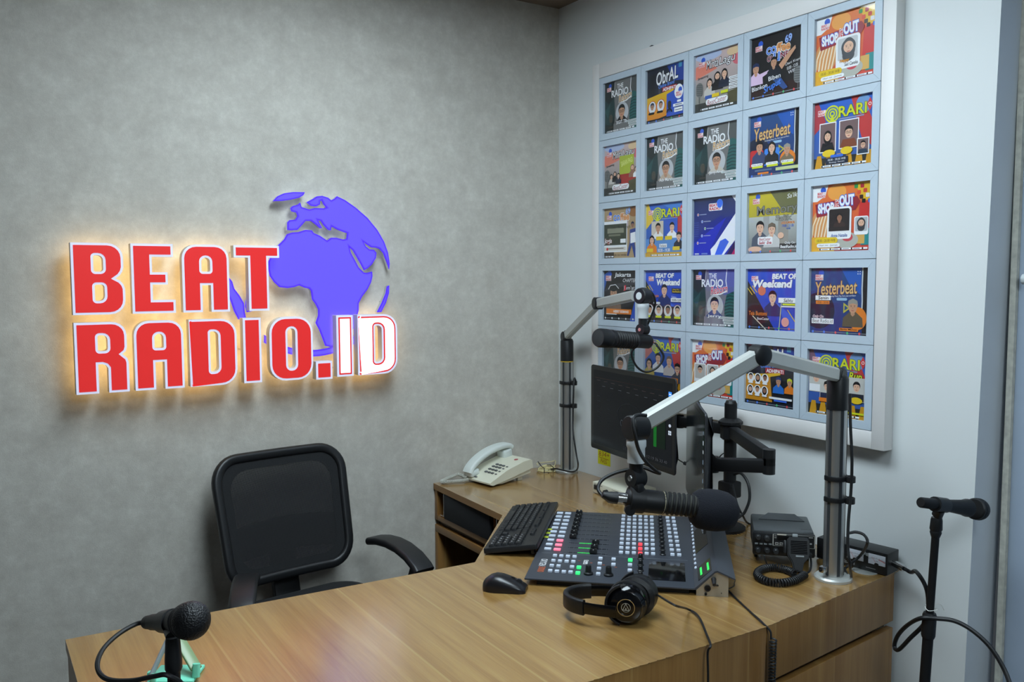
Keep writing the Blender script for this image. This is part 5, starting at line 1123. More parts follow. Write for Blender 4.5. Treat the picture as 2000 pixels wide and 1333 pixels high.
path = [c0-ax2*0.028+V((0, 0, 0.003)), P(1176, 968, D2), P(1168, 955, D2+0.01), P(1176, 938, D2+0.02), P(1200, 925, D2+0.03), P(1228, 918, D2+0.035), P(1255, 914, D2+0.035), P(1278, 922, D2+0.02), P(1288, 925, D2+0.01), P(1284, 922, D2), P(1262, 903, D2-0.03), P(1247, 878, D2-0.035), P(1240, 850, D2-0.045), P(1236, 828, D2-0.045), P(1238, 815, D2-0.04), P(1248, 811, D2-0.03), P(1262, 812, D2-0.02)]
solo(MB().tube(smooth(path, 6), 0.0036, 8), 'microphone_cable', M_RUBBER, c0, 'black cable winding from the near microphone up to its arm', 'cable')

# ---------------------------------------------------------------- monitors and their stand
def monitor(label, bl, br, hgt, art, th=0.012, backm=M_CHARCOAL):
    """bl, br: bottom corners of the screen face (left and right as seen from the front)"""
    bl, br = V(bl), V(br); x = (br-bl); w_ = x.length; x.normalize(); x.z = 0; x.normalize(); n = x.cross(V((0, 0, 1)))
    t = thing('monitor', label, 'monitor', None, m=frame_m((bl+br)/2, x, (0, 0, 1), n))
    I = Matrix.Identity(4)
    o = rrect(w_, hgt, 0.010, 4, 0, hgt/2)
    MB().stack(o, [(0.05, -th-0.012), (0.02, -th), (0.001, -0.006), (0, -0.003), (0.001, -0.0006)], None).build('housing', backm, t)
    MB().prism([inset(o, 0.0012)], I, -0.0008, 0.0).build('glass_front', M_BLACKG, t)
    a = Art(w_-0.034, hgt-0.036); art(a); a.build('display', M_SCREENINK, t, Matrix.Translation((0, hgt/2+0.002, 0.0002)))
    MB().box((0, hgt/2, -th-0.016), (0.11, 0.11, 0.012), bev=0.002).build('mount_plate', M_BLACKM, t)
    return t
G_ = lambda *a: tuple(q*0.55 for q in K(*a))
def ui1(a):
    a.rect(0, 0, 1, 1, K(9, 11, 15), K(14, 16, 20))
    for i in range(9): a.rect(0.05+0.1*i, 0.13+0.004*i, 0.1+0.1*i, 0.137+0.004*i, G_(70, 60, 60))
    a.rect(0.02, 0.1, 0.9, 0.103, G_(70, 44, 40))
    for i in range(7): a.rect(0.13+0.11*i, 0.2+0.005*i, 0.17+0.11*i, 0.208+0.005*i, G_(80, 84, 90))
    a.ring(0.5, 0.52, 0.16, 0.004, G_(46, 50, 56)); a.text('09', 0.38, 0.58, 0.46, 0.67, G_(70, 74, 80)); a.text('00', 0.42, 0.92, 0.47, 0.96, G_(60, 64, 70))
    a.rect(0.78, 0.3, 0.93, 0.8, K(7, 24, 12)); a.rect(0.795, 0.48, 0.83, 0.8, K(12, 96, 28))
    for i in range(6): a.rect(0.06, 0.34+0.07*i, 0.1, 0.345+0.07*i, G_(56, 60, 66)); a.rect(0.2, 0.37+0.06*i, 0.24, 0.373+0.06*i, G_(56, 60, 66))
    for i in range(5): a.text('%02d' % (12+i*7), 0.72+0.05*i, 0.93, 0.755+0.05*i, 0.965, G_(90, 92, 96))
    a.rect(0.965, 0.10, 1.0, 0.155, K(60, 140, 240)); a.line([(0.97, 0.128), (0.995, 0.128)], 0.01, WHT); a.ell(0.982, 0.50, 0.014, 0.02, K(190, 196, 206), 10); a.rect(0.966, 0.56, 0.998, 0.61, K(196, 204, 214)); a.line([(0.982, 0.56), (0.982, 0.61)], 0.004, K(60, 70, 80)); a.line([(0.966, 0.585), (0.998, 0.585)], 0.005, K(60, 70, 80))
def ui2(a):
    a.rect(0, 0, 1, 1, K(10, 14, 17)); 
    for i in range(9): a.rect(0.965, 0.12+0.09*i, 0.995, 0.15+0.09*i+0.01*(i % 2), K(196, 206, 214) if i in (1, 2, 6, 7) else K(110, 130, 150))
m1l, m1r = P(1154, 873, 2.99), P(1318, 932, 2.55)
z_ = (m1l.z+m1r.z)/2
mon1 = monitor('black monitor with a dark screen, facing left in front of the posters', (m1l.x, m1l.y, z_), (m1r.x, m1r.y, z_), 0.292, ui1)
n2, f2 = V((-0.505, -1.300, 0.876)), V((-0.232, -0.962, 0.876))
f2 = n2+(f2-n2).normalized()*0.46
mon2 = monitor('black monitor seen edge-on beside the mount pole', f2, n2, 0.299, ui2)
# mount: pole, collar, two arms
_q = onX(1425, 950, -0.085); mp = V((-0.085, _q.y, TZ))
t = thing('monitor_mount', 'black monitor mount with a pole and folding arms at the white wall', 'monitor mount', mp)
MB().lathe([(0.062, 0.0003), (0.062, 0.008), (0.056, 0.012), (0.02, 0.012)], mp+V((-0.02, 0, 0)), (0, 0, 1), 32).build('base_plate', M_BLACKM, t, True)
MB().cyl(mp+V((0, 0, 0.010)), V((mp.x, mp.y, 1.128)), 0.0185, n=26).build('pole', M_BLACKM, t, True)
MB().cyl((mp.x, mp.y, 1.128), (mp.x, mp.y, 1.136), 0.0175, 0.014, n=26).build('pole_cap', M_BLACK, t, True)
zc = 1.048
cl = MB().lathe([(0.023, -0.03), (0.030, -0.024), (0.030, 0.016), (0.036, 0.018), (0.036, 0.026), (0.026, 0.034), (0.019, 0.036)], (mp.x, mp.y, zc), (0, 0, 1), 8).build('collar', M_BLACKM, t, True)
MB().cyl((mp.x-0.02, mp.y-0.026, zc-0.012), (mp.x-0.03, mp.y-0.036, zc-0.012), 0.006, n=10).build('set_screw', M_BLACK, cl, True)
MB().box((mp.x, mp.y, 0.868), (0.052, 0.05, 0.05), bev=0.006).build('cable_clamp', M_BLACKM, t, True)
def link(name, a, b, h, w_=0.026):
    a, b = V(a), V(b); d = (b-a).normalized()
    o = MB().sweep([a, b], rrect(w_, h, 0.005, 2), (0, 0, 1)).build(name, M_BLACKM, t, True)
    for q in (a, b): MB().cyl((q.x, q.y, q.z-h/2-0.003), (q.x, q.y, q.z+h/2+0.003), w_*0.62, n=18).build('pivot', M_BLACK, o, True)
    return o
c1 = W(mon1) @ V((0, 0.146, -0.05)); c2 = W(mon2) @ V((0, 0.150, -0.05))
e2 = P(1503, 848, 2.22)
link('inner_arm', (mp.x, mp.y, zc-0.002), (e2.x, e2.y, zc-0.012), 0.036); link('outer_arm', (e2.x, e2.y, zc-0.035), (c2.x+0.02, c2.y+0.02, zc-0.052), 0.036)
link('tilt_head', (c2.x+0.02, c2.y+0.02, zc-0.052), W(mon2) @ V((0, 0.150, -0.026)), 0.034)
e1 = V((-0.105, -0.80, zc)); link('inner_arm', (mp.x, mp.y, zc), e1, 0.034, 0.02); link('tilt_head', e1, (c1.x+0.005, c1.y, zc-0.003), 0.034, 0.02)
# cables behind the monitors
path = [P(1432, 928, 2.56), P(1447, 925, 2.5), P(1461, 945, 2.46), P(1464, 975, 2.45), P(1455, 1000, 2.45), P(1447, 1008, 2.45), P(1436, 1016, 2.44)]
solo(MB().tube(smooth(path, 7), 0.0042, 8), 'monitor_cable', M_RUBBER, path[0], 'thick black cable arching beside the monitor mount pole', 'cable')
path = [V((mp.x-0.012, mp.y-0.022, 0.89)), P(1440, 985, 2.5), P(1452, 1010, 2.5), onZ(1460, 1022, 0.756), onZ(1474, 1026, 0.755), onZ(1484, 1022, 0.755)]
solo(MB().tube(smooth(path, 7), 0.003, 7), 'power_cable', M_RUBBER, path[0], 'thin black cable falling from the mount pole to the desk', 'cable')
path = [P(1295, 866, 2.62), P(1306, 878, 2.62), P(1316, 890, 2.62), P(1326, 899, 2.6), P(1336, 905, 2.58)]
t = thing('usb_cable', 'thin black cable with a plug hanging below the dark monitor', 'cable', path[0])
MB().tube(smooth([W(mon1) @ V((0.19, 0.0, -0.012))]+path[1:], 6)+[], 0.0018, 6).build('wire', M_RUBBER, t, True)
MB().cyl(path[-1], P(1345, 957-49, 2.57), 0.0055, n=10).build('plug', M_RUBBER, t, True)
MB().tube(smooth([P(1345, 908, 2.57), P(1356, 900, 2.56), P(1366, 888, 2.57), P(1380, 880, 2.60), P(1396, 905, 2.60), P(1408, 890, 2.58), P(1418, 884, 2.56)], 6), 0.0018, 6).build('wire', M_RUBBER, t, True)
# yellow note stuck to the monitor's lower edge
nn = thing('sticky_note', 'yellow sticky note with red handwriting under the dark monitor', 'note', None, m=frame_m(onX(1180, 893, -0.0006), (0, -1, 0), (0, 0, 1), (-1, 0, 0)))
wN, hN = 0.074, 0.078
MB().box((0, 0.008, 0), (wN, hN, 0.0004)).build('paper', M_NOTE, nn)
a = Art(wN, hN); IK = K(150, 60, 20)
a.text('834+', 0.08, 0.36, 0.92, 0.6, IK, 0.0, 0.1); a.line([(0.08, 0.66), (0.86, 0.7)], 0.025, IK); a.text('PASS', 0.22, 0.72, 0.72, 0.93, IK, 0.0, 0.1)
a.build('handwriting', M_INK, nn, Matrix.Translation((0, 0.008, 0.0004)))

# ---------------------------------------------------------------- mixing console
ZC = 0.768
cA, cB, cD, cE = onZ(1024, 1130, ZC), onZ(1367, 1150, ZC), onZ(1091, 998, ZC), onZ(1341, 1010, ZC)
uu = ((cB-cA)+(cE-cD)).normalized(); vv = V((-uu.y, uu.x, 0)); org = cA.copy(); org.z = TZ
DU = ((cB-cA).dot(uu)+(cE-cD).dot(uu))/2; DV = ((cD-cA).dot(vv)+(cE-cB).dot(vv))/2
con = thing('mixing_console', 'dark grey broadcast mixing console with white and lit buttons', 'mixing console', None, m=frame_m(org, uu, vv, (0, 0, 1)))
M_CON = mat('slate_grey_metal', rgb(58, 62, 70), 0.42, var=0.05, scale=40)
M_CONS = mat('brushed_silver_side', rgb(186, 180, 166), 0.4, metal=0.6, var=0.08)
ZL = ZC-TZ
# body: flat control panel, then a raised meter bridge along the back
MB().box((DU/2, DV/2, ZL-0.002), (DU, DV, 0.004), bev=0.0008).build('control_panel', M_CON, con)
MB().box((DU*0.52, DV/2, (ZL-0.004)/2+0.0002), (DU*0.9, DV*0.96, ZL-0.005)).build('underbody', M_BLACKM, con)
br = [(DU, ZL-0.0035), (DU, ZL), (DU+0.046, 0.062), (DU+0.052, 0.064), (DU+0.094, 0.046), (DU+0.093, 0.043), (DU+0.052, 0.060), (DU+0.047, 0.058), (DU+0.004, ZL-0.0035)]
mx_ = Matrix(((1, 0, 0, 0), (0, 0, -1, 0), (0, 1, 0, 0), (0, 0, 0, 1)))   # profile (u, z) swept along v
bridge = MB().prism([br], mx_, -DV, 0.0).build('meter_bridge', M_CON, con)
for v_ in (0.004, DV-0.006): MB().prism([[(DU+0.004, 0.0002), (DU+0.004, ZL-0.004), (DU+0.047, 0.0575), (DU+0.052, 0.0595), (DU+0.078, 0.048), (DU+0.078, 0.0002)]], mx_, -v_-0.002, -v_).build('side_cheek', M_CONS, con)
MB().box((DU+0.0775, DV/2, 0.023), (0.002, DV-0.02, 0.045)).build('rear_panel', M_BLACKM, con)
for (uq, zq, rq) in ((DU+0.030, 0.020, 0.0075), (DU+0.026, 0.006, 0.0032)):
    MB().lathe([(rq, 0), (rq, 0.003), (rq*0.55, 0.003), (rq*0.5, 0.0005), (0, 0.0005)], (uq, 0.0019, zq), (0, -1, 0), 16).build('jack_socket', M_BLACKM, con)
inv = W(con).inverted()
def cl_(x, y, z=ZC+0.002): p = inv @ onZ(1020+x/4.762, 960+y/4.762, z); return V((p.x, p.y, ZL))
def key_mesh(w_, h_, d, m, bev=0.0014):
    me = MB().box((0, 0, d/2), (w_, h_, d), bev=bev).mesh('button', 30); me.materials.append(m); return me
M_KW = mat('white_translucent_key', rgb(196, 206, 220), 0.4, var=0.02, emit=rgb(190, 205, 225), es=0.16)
M_KP = mat('lit_pink_key', rgb(236, 130, 150), 0.4, var=0.02, emit=rgb(255, 120, 150), es=0.7)
M_KR = mat('lit_red_key', rgb(240, 70, 80), 0.4, var=0.02, emit=rgb(255, 70, 80), es=0.85)
M_KG = mat('lit_green_key', rgb(60, 220, 120), 0.4, var=0.02, emit=rgb(60, 235, 130), es=0.85)
M_GLED = mat('green_led', rgb(40, 220, 80), 0.4, var=0.02, emit=rgb(50, 240, 90), es=1.0)
M_GDIM = mat('dim_green_led', rgb(20, 120, 70), 0.4, var=0.02, emit=rgb(30, 190, 110), es=0.5)
KB = {'w': key_mesh(0.011, 0.0105, 0.0065, M_KW), 'r': key_mesh(0.011, 0.0105, 0.0065, M_KR), 'g': key_mesh(0.0115, 0.011, 0.0068, M_KG), 'W': key_mesh(0.019, 0.0125, 0.005, M_KW), 'p': key_mesh(0.019, 0.0125, 0.005, M_KP), 's': key_mesh(0.006, 0.0095, 0.004, M_KW)}
def key(k, p):
    o = bpy.data.objects.new('button', KB[k]); COL.objects.link(o); o.parent = con; o.location = p; return o
def rows(a, b, n): a, b = cl_(*a), cl_(*b); return [a+(b-a)*(i/(n-1)) for i in range(n)]
for i, p in enumerate(rows((238, 537), (352, 204), 10)): key('W', p)
for i, p in enumerate(rows((325, 543), (427, 208), 10)): key('p' if i < 3 else 'W', p)
fa = [(918, 573), (978, 576), (1038, 578), (1098, 583), (1157, 584), (1217, 586)]; fb = [(942, 233), (996, 236), (1046, 238), (1098, 240), (1150, 242), (1204, 244)]
for c in range(6):
    for i, p in enumerate(rows(fa[c], fb[c], 10)): key('r' if c == 3 and i < 3 else 'w', p)
for a, b in (((1397, 594), (1350, 250)), ((1460, 597), (1405, 253))):
    for p in rows(a, b, 10): key('w', p)
for q in ((305, 603), (364, 607), (425, 611), (487, 614), (290, 650), (351, 654), (413, 657), (475, 660), (275, 697), (338, 701), (463, 709), (260, 745), (323, 750), (387, 755), (450, 758), (728, 630), (721, 677), (714, 724), (707, 774), (850, 637), (848, 687), (1002, 690), (1000, 740), (998, 788)): key('w', cl_(*q))
for q in ((527, 714), (517, 766), (1005, 645)): key('g', cl_(*q))
KNM = MB().lathe([(0.0085, 0), (0.0085, 0.002), (0.0062, 0.004), (0.0058, 0.013), (0.0045, 0.0145), (0, 0.0145)], (0, 0, 0), (0, 0, 1), 16).mesh('knob'); KNM.materials.append(M_BLACK)
KNB = MB().lathe([(0.012, 0), (0.012, 0.004), (0.008, 0.006), (0.0072, 0.021), (0.006, 0.023), (0, 0.023)], (0, 0, 0), (0, 0, 1), 18).mesh('knob'); KNB.materials.append(M_BLACK)
def knob(me, p): o = bpy.data.objects.new('knob', me); COL.objects.link(o); o.parent = con; o.location = p
for p in rows((1308, 585), (1284, 262), 10): knob(KNM, p)
for q in ((1100, 625), (1100, 682), (1099, 735), (1098, 795)): knob(KNM, cl_(*q))
for q in ((615, 765), (803, 778)): knob(KNB, cl_(*q))
# fader slots and caps
CAP = MB().box((0, 0, 0.006), (0.020, 0.0125, 0.009), bev=0.002); CAP.box((-0.006, 0, 0.011), (0.006, 0.0115, 0.005), bev=0.001); CAP.box((0.006, 0, 0.011), (0.006, 0.0115, 0.005), bev=0.001)
CAPM = CAP.mesh('fader_cap'); CAPM.materials.append(M_BLACK)
LINE = MB().box((0, 0, 0.0112), (0.0008, 0.0115, 0.0006)).mesh('cap_line'); LINE.materials.append(M_GREYPL)
sl = rows((420, 560), (500, 200), 10); sr = rows((790, 585), (830, 232), 10)
near3 = rows((665, 560), (690, 462), 3); far7 = rows((475, 425), (535, 196), 7)
for i in range(10):
    a, b = sl[i], sr[i]; dv_ = b.y
    MB().box(((a.x+b.x)/2, (a.y+b.y)/2, ZL+0.0002), (b.x-a.x, 0.0022, 0.0006)).build('fader_slot', M_BLACKG, con)
    ar = Art(b.x-a.x, 0.012)
    for k in range(9): ar.rect(0.02+0.118*k, 0.05, 0.028+0.118*k, 0.95, K(150, 154, 160))
    ar.rect(-0.15, -0.35, 1.3, -0.31, K(110, 116, 124)); ar.build('fader_scale', M_INK, con, Matrix.Translation(((a.x+b.x)/2, (a.y+b.y)/2, ZL+0.0001)))
    p = near3[i] if i < 3 else far7[i-3]
    p = V((p.x, (a.y+b.y)/2, ZL))
    o = bpy.data.objects.new('fader_cap', CAPM); COL.objects.link(o); o.parent = con; o.location = p
    o2 = bpy.data.objects.new('cap_line', LINE); COL.objects.link(o2); o2.parent = o
    if i < 3:
        MB().box(((a.x+p.x)/2+0.01, p.y, ZL+0.0008), (p.x-a.x-0.035, 0.0016, 0.0006)).build('level_light', M_GLED, con)
        o.data = CAPM
# display, lettering, labels, ruling
dp = [cl_(1180, 648), cl_(1510, 660), cl_(1510, 838), cl_(1180, 825)]
dc = sum(dp, V((0, 0, 0)))/4; dw = abs(dp[1].x-dp[0].x); dh = abs(dp[1].y-dp[2].y)
MB().box((dc.x, dc.y, ZL+0.0006), (dw, dh*0.95, 0.0016), bev=0.0004).build('touch_display', M_BLACKG, con)
a = Art(DU, DV)
def ap(x, y): p = cl_(x, y); return (p.x/DU, 1-p.y/DV)
x0, y0 = ap(180, 565)
a.line([(x0, y0), (0.97, y0)], 0.0025, K(130, 136, 144))
for q, c in ((ap(238, 348), 0), (ap(224, 382), 0), (ap(205, 420), 0)): a.rect(q[0]-0.035, q[1]-0.012, q[0]+0.03, q[1]+0.012, K(196, 214, 60)); a.rect(q[0]-0.02, q[1]-0.003, q[0]+0.015, q[1]+0.003, K(90, 110, 30))
for i, p in enumerate(rows((520, 640), (860, 700), 4)): a.rect(p.x/DU, 1-p.y/DV, p.x/DU+0.015, 1-p.y/DV+0.006, K(170, 90, 60))
a.build('panel_print', M_INK, con, Matrix.Translation((DU/2, DV/2, ZL+0.0003)))
# product lettering runs up the short side, as the operator reads it
for txt, q0, q1, c in (('OXYGEN', (192, 690), (200, 625), K(214, 216, 220)), ('3000', (172, 745), (182, 695), K(190, 96, 60))):
    p0, p1 = cl_(*q0), cl_(*q1); w_ = (p1-p0).length
    d = Art(w_, 0.018); d.text(txt, 0, 0, 1, 1, c, 0.02)
    y_ax = V((-1, 0, 0)); x_ax = V((0, 1, 0)) 
    d.build('lettering', M_INK, con, frame_m(((p0+p1)/2)+V((0, 0, 0.0004)), (0, -1, 0), (1, 0, 0), (0, 0, 1)))
d = Art(0.034, 0.012); d.text('D&R', 0, 0, 1, 0.55, WHT, 0.03); d.rect(0, 0.65, 1, 0.75, WHT); d.rect(0, 0.85, 1, 0.95, WHT)
d.build('lettering', M_INK, con, frame_m(cl_(590, 655)+V((0, 0, 0.0004)), (0, -1, 0), (1, 0, 0), (0, 0, 1)))
# meter bridge: two displays with green bars, small keys along its foot
sn = V((0.046, 0, 0.062-ZL)).normalized(); nn_ = V((-sn.z, 0, sn.x)); yb = V((0, 1, 0))
def onb(s_, v_): return V((DU, 0, ZL))+sn*s_+yb*v_
fm = frame_m(onb(0.035, 0.070), yb*-1, sn, nn_)
MB().box((0, 0, 0.0006), (0.085, 0.040, 0.0012)).build('meter_window', M_BLACKG, con) if False else None
win = MB().box((0, 0, 0.0005), (0.090, 0.042, 0.001), fm).build('meter_window', M_BLACKG, con)
for k, s_ in ((0, -0.010), (1, 0.012)):
    for j in range(10): MB().box((-0.026+0.0052*j+0.006*k, s_, 0.0013), (0.0044, 0.0052, 0.0006), fm).build('meter_segment', M_GLED, win)
win2 = MB().box((-0.26, 0, 0.0005), (0.20, 0.042, 0.001), fm).build('meter_window', M_BLACKG, con)
for i in range(14): 
    o = bpy.data.objects.new('button', KB['s']); COL.objects.link(o); o.parent = con
    o.matrix_basis = frame_m(onb(0.010, 0.125+0.033*i), sn, yb, nn_)
# ---------------------------------------------------------------- keyboard in front of the console
kO = onZ(945, 1084, 0.752); KLN, KWD = 0.445, 0.150
tilt = math.radians(8.0)
kx = vv.copy(); ky = (uu*math.cos(tilt)+V((0, 0, 1))*math.sin(tilt)); kz = (-uu*math.sin(tilt)+V((0, 0, 1))*math.cos(tilt))
# keyboard frame: x from the number-pad end to the escape end, y towards the console
kb = thing('keyboard', 'black full-size computer keyboard lying beside the mixing console', 'keyboard', None, m=frame_m((kO.x, kO.y, TZ+0.0025), ky, kx, -kz) if False else Matrix(((ky.x, kx.x, kz.x, kO.x), (ky.y, kx.y, kz.y, kO.y), (ky.z, kx.z, kz.z, TZ+0.0025), (0, 0, 0, 1))))
MB().stack(rrect(KWD, KLN, 0.006, 3, KWD/2, KLN/2), [(0.003, 0), (0, 0.002), (0, 0.013), (0.0015, 0.0155)]).build('case', M_BLACK, kb)
for yv in (0.03, KLN-0.03):
    MB().box((KWD-0.018, yv, -0.0085), (0.010, 0.03, 0.016), bev=0.002).build('foot', M_BLACK, kb)
PITCH_ = 0.0188
KEYM = {}
M_KEY = mat('black_key_cap', rgb(30, 31, 33), 0.5, var=0.1)
LEG = K(170, 172, 176)
def keycap(x, y, wl, wd=1.0):
    """x: row position from the space-bar side, y: along the keyboard; wl: key length in units"""
    k = (round(wl, 2), wd)
    if k not in KEYM:
        w_, l_ = PITCH_*wd-0.0022, PITCH_*wl-0.0022
        KEYM[k] = MB().stack(rrect(w_, l_, 0.002, 2), [(0, 0), (0.0004, 0.003), (0.0016, 0.0058), (0.003, 0.006)]).mesh('key', 50); KEYM[k].materials.append(M_KEY)
    o = bpy.data.objects.new('key', KEYM[k]); COL.objects.link(o); o.parent = kb; o.location = (x, y, 0.0152)
x0 = 0.021; legend = Art(KWD, KLN)
ROWS = [[1.25, 1.25, 1.25, 6.25, 1.25, 1.25, 1.25, 1.25], [2.25]+[1]*10+[2.75], [1.75]+[1]*11+[2.25], [1.5]+[1]*12+[1.5], [1]*13+[2]]
yesc = KLN-0.010
for r_, row in enumerate(ROWS):
    y = yesc
    for wl in row:
        keycap(x0+PITCH_*r_, y-wl*PITCH_/2, wl); 
        if wl == 1: legend.rect((x0+PITCH_*r_+0.001)/KWD, 1-(y-0.011)/KLN, (x0+PITCH_*r_+0.0045)/KWD, 1-(y-0.0135)/KLN, LEG)
        y -= wl*PITCH_
y = yesc
for g in (1, 4, 4, 4):
    for k in range(g): keycap(x0+PITCH_*5+0.006, y-PITCH_*0.46, 0.92, 0.8); y -= PITCH_*0.92
    y -= PITCH_*0.62
yn = yesc-15*PITCH_-0.005
for r_, row in enumerate(([1, 1, 1], [0, 1, 0], [], [1, 1, 1], [1, 1, 1])):
    for i, k in enumerate(row):
        if k: keycap(x0+PITCH_*r_, yn-PITCH_*(i+0.5), 1)
for i in range(3): keycap(x0+PITCH_*5+0.006, yn-PITCH_*(i+0.5), 0.95, 0.8)
yp = yn-3*PITCH_-0.005
for r_ in range(5):
    for i in range(4):
        keycap(x0+PITCH_*r_, yp-PITCH_*(i+0.5), 1)
        legend.rect((x0+PITCH_*r_-0.002)/KWD, 1-(yp-PITCH_*(i+0.5)+0.002)/KLN, (x0+PITCH_*r_+0.003)/KWD, 1-(yp-PITCH_*(i+0.5)-0.0015)/KLN, LEG)
legend.build('key_legends', M_INK, kb, Matrix.Translation((KWD/2, KLN/2, 0.02125)))

# ---------------------------------------------------------------- mouse
mA = onZ(985, 1152); mdir = V((0.62, -0.60, 0)).normalized()
mo = thing('computer_mouse', 'black wireless mouse on the desk top', 'mouse', (mA.x, mA.y, TZ+0.0004), math.atan2(mdir.y, mdir.x))
prof = [(-0.052, 0.010, 0.016), (-0.047, 0.024, 0.024), (-0.034, 0.030, 0.034), (-0.018, 0.032, 0.0395), (0.0, 0.031, 0.037), (0.02, 0.030, 0.030), (0.038, 0.029, 0.022), (0.050, 0.026, 0.015), (0.055, 0.020, 0.011)]
mb = MB(); vs = []; fs = []; n = 14
for (x, wy, hz) in prof:
    for i in range(n):
        a = PI*i/(n-1); vs.append((x, wy*math.cos(a)*(1.0 if i not in (0, n-1) else 0.94), max(0.0, hz*max(0.0, math.sin(a))**0.6)))
for k in range(len(prof)-1):
    for i in range(n-1): fs.append((k*n+i, k*n+i+1, (k+1)*n+i+1, (k+1)*n+i))
    fs.append((k*n, (k+1)*n, (k+1)*n+n-1, k*n+n-1))
fs.append(tuple(range(n))); fs.append(tuple((len(prof)-1)*n+i for i in range(n-1, -1, -1)))
mb.add(vs, fs).build('shell', mat('black_satin_plastic', rgb(24, 23, 26), 0.3, var=0.1), mo, ang=50)
MB().cyl((0.036, -0.003, 0.020), (0.036, 0.003, 0.020), 0.0085, n=16).build('scroll_wheel', M_CHARCOAL, mo)
MB().tube([(0.018, 0, 0.0318), (0.027, 0, 0.0288)], 0.0009, 6).build('button_seam', M_BLACKG, mo)

# ---------------------------------------------------------------- telephone
ph = thing('telephone', 'cream push-button telephone by the wallpapered wall', 'telephone', (-0.342, -0.094, TZ), math.radians(10))
PL, PW = 0.215, 0.150
lift = math.radians(9)
pm = Matrix.Translation((-PL/2, 0, 0.004)) @ Matrix.Rotation(-lift, 4, 'Y')
body = [(0, 0.002), (0.012, -0.004), (PL*0.45, -0.004), (PL, 0.0), (PL, 0.030), (PL-0.006, 0.035), (PL*0.8, 0.037), (PL*0.4, 0.030), (0.01, 0.012), (0, 0.008)]
side = Matrix(((1, 0, 0, 0), (0, 0, 1, 0), (0, 1, 0, 0), (0, 0, 0, 1)))
base_o = MB().prism([[(p[0], p[1]+0.005) for p in body]], pm @ side, -PW/2, PW/2).build('base', M_CREAM, ph)
lowr = [(0.004, 0.0), (PL-0.004, 0.0), (PL-0.004, 0.012), (0.004, 0.004)]
MB().prism([[(0.06, -0.008), (PL-0.01, -0.012), (PL-0.01, 0.006), (0.02, 0.002)]], pm @ side, -PW/2+0.006, PW/2-0.006).build('underside', M_CREAM, ph)
for s_ in (-1, 1): MB().box((PL/2-0.055, s_*(PW/2-0.022), 0.0125), (0.022, 0.012, 0.025), bev=0.002).build('desk_foot', M_CREAM, ph)
def top_z(x): # height of the upper face in the tilted frame
    if x < PL*0.4: return 0.017+(0.035-0.017)*(x-0.01)/(PL*0.4-0.01)
    return 0.035+0.007*min(1, (x-PL*0.4)/(PL*0.4))
KT = MB().box((0, 0, 0.002), (0.009, 0.012, 0.005), bev=0.0015).mesh('key'); KT.materials.append(M_GREYKEY)
for i in range(4):
    for j in range(3):
        x = 0.052+0.019*i; y = 0.004-0.0175*j
        o = bpy.data.objects.new('key', KT); COL.objects.link(o); o.parent = ph; o.matrix_basis = pm @ Matrix.Translation((x, y, top_z(x)))
    o = bpy.data.objects.new('key', KT); COL.objects.link(o); o.parent = ph; o.matrix_basis = pm @ Matrix.Translation((x, -0.050, top_z(x))) @ Matrix.Scale(0.65, 4)
MB().lathe([(0.008, 0), (0.008, 0.0006), (0, 0.0006)], pm @ V((0.175, -0.030, 0.0422)), pm.to_3x3() @ V((0, 0, 1)), 14).build('red_badge', mat('red_badge', rgb(170, 70, 76), 0.5), ph)
MB().box((0.012, 0.018, 0.0195), (0.006, 0.012, 0.003), pm).build('hook_switch', M_GREYKEY, ph)
# handset lying along the wall side
hs = [(-0.002, 0.030), (0.012, 0.046), (0.05, 0.066), (0.105, 0.080), (0.16, 0.082), (0.20, 0.076), (0.215, 0.066)]
hp_ = [pm @ V((x, 0.046, z+0.004)) for x, z in hs]
hd_ = MB().sweep(smooth(hp_, 5), rrect(0.046, 0.020, 0.008, 3), (0, 0, 1)).build('handset', M_CREAMH, ph, ang=45)
for x, h_ in ((0.018, 0.026), (0.188, 0.034)):
    MB().box((x, 0.046, (0.030 if x < 0.1 else 0.052)), (0.044, 0.046, h_), pm, bev=0.008, seg=3).build('earpiece', M_CREAMH, hd_)
# its curled cord on the desk
pw = W(ph)
cpts = [pw @ (pm @ V((0.0, 0.050, 0.018))), V((-0.462, -0.052, 0.768)), V((-0.480, -0.030, 0.776)), V((-0.505, -0.020, 0.768)), V((-0.538, -0.022, 0.760)), V((-0.553, -0.036, 0.760)), V((-0.535, -0.052, 0.760)), V((-0.495, -0.064, 0.760)), V((-0.462, -0.072, 0.762))]
solo(MB().tube(coil(cpts, 0.0055, 0.0016, 0.0040, per=8), 0.0017, 5), 'curled_cable', mat('grey_white_cord', rgb(196, 196, 186), 0.45, var=0.04), cpts[3], 'pale curled telephone cord on the desk left of the phone', 'cord')
# bundle of cream wire
cc = V((-0.115, -0.080, TZ))
t = thing('wire_bundle', 'bundle of cream telephone wire tied with black ties by the corner', 'cable', cc)
M_WIRE = mat('cream_wire', rgb(226, 214, 160), 0.5, var=0.04)
mb = MB(); random.seed(5)
for k in range(7):
    r1_, r2_ = random.uniform(0.030, 0.042), random.uniform(0.014, 0.022); ph0 = random.uniform(-0.2, 0.2)
    pts = [cc+V((r1_*math.cos(a+ph0), 0.4*r1_*math.sin(a)+r2_*math.sin(a+ph0)*0.5, 0.004+0.0022*k+0.004*math.sin(2*a+k))) for a in [2*PI*i/18 for i in range(18)]]
    mb.tube(pts, 0.0016, 6, closed=True)
mb.tube(smooth([cc+V((0.03, 0, 0.012)), cc+V((0.06, 0.03, 0.014)), cc+V((0.09, 0.068, 0.02)), cc+V((0.07, 0.07, 0.018)), cc+V((0.0, 0.062, 0.022)), cc+V((-0.02, 0.03, 0.02))], 6), 0.0016, 6)
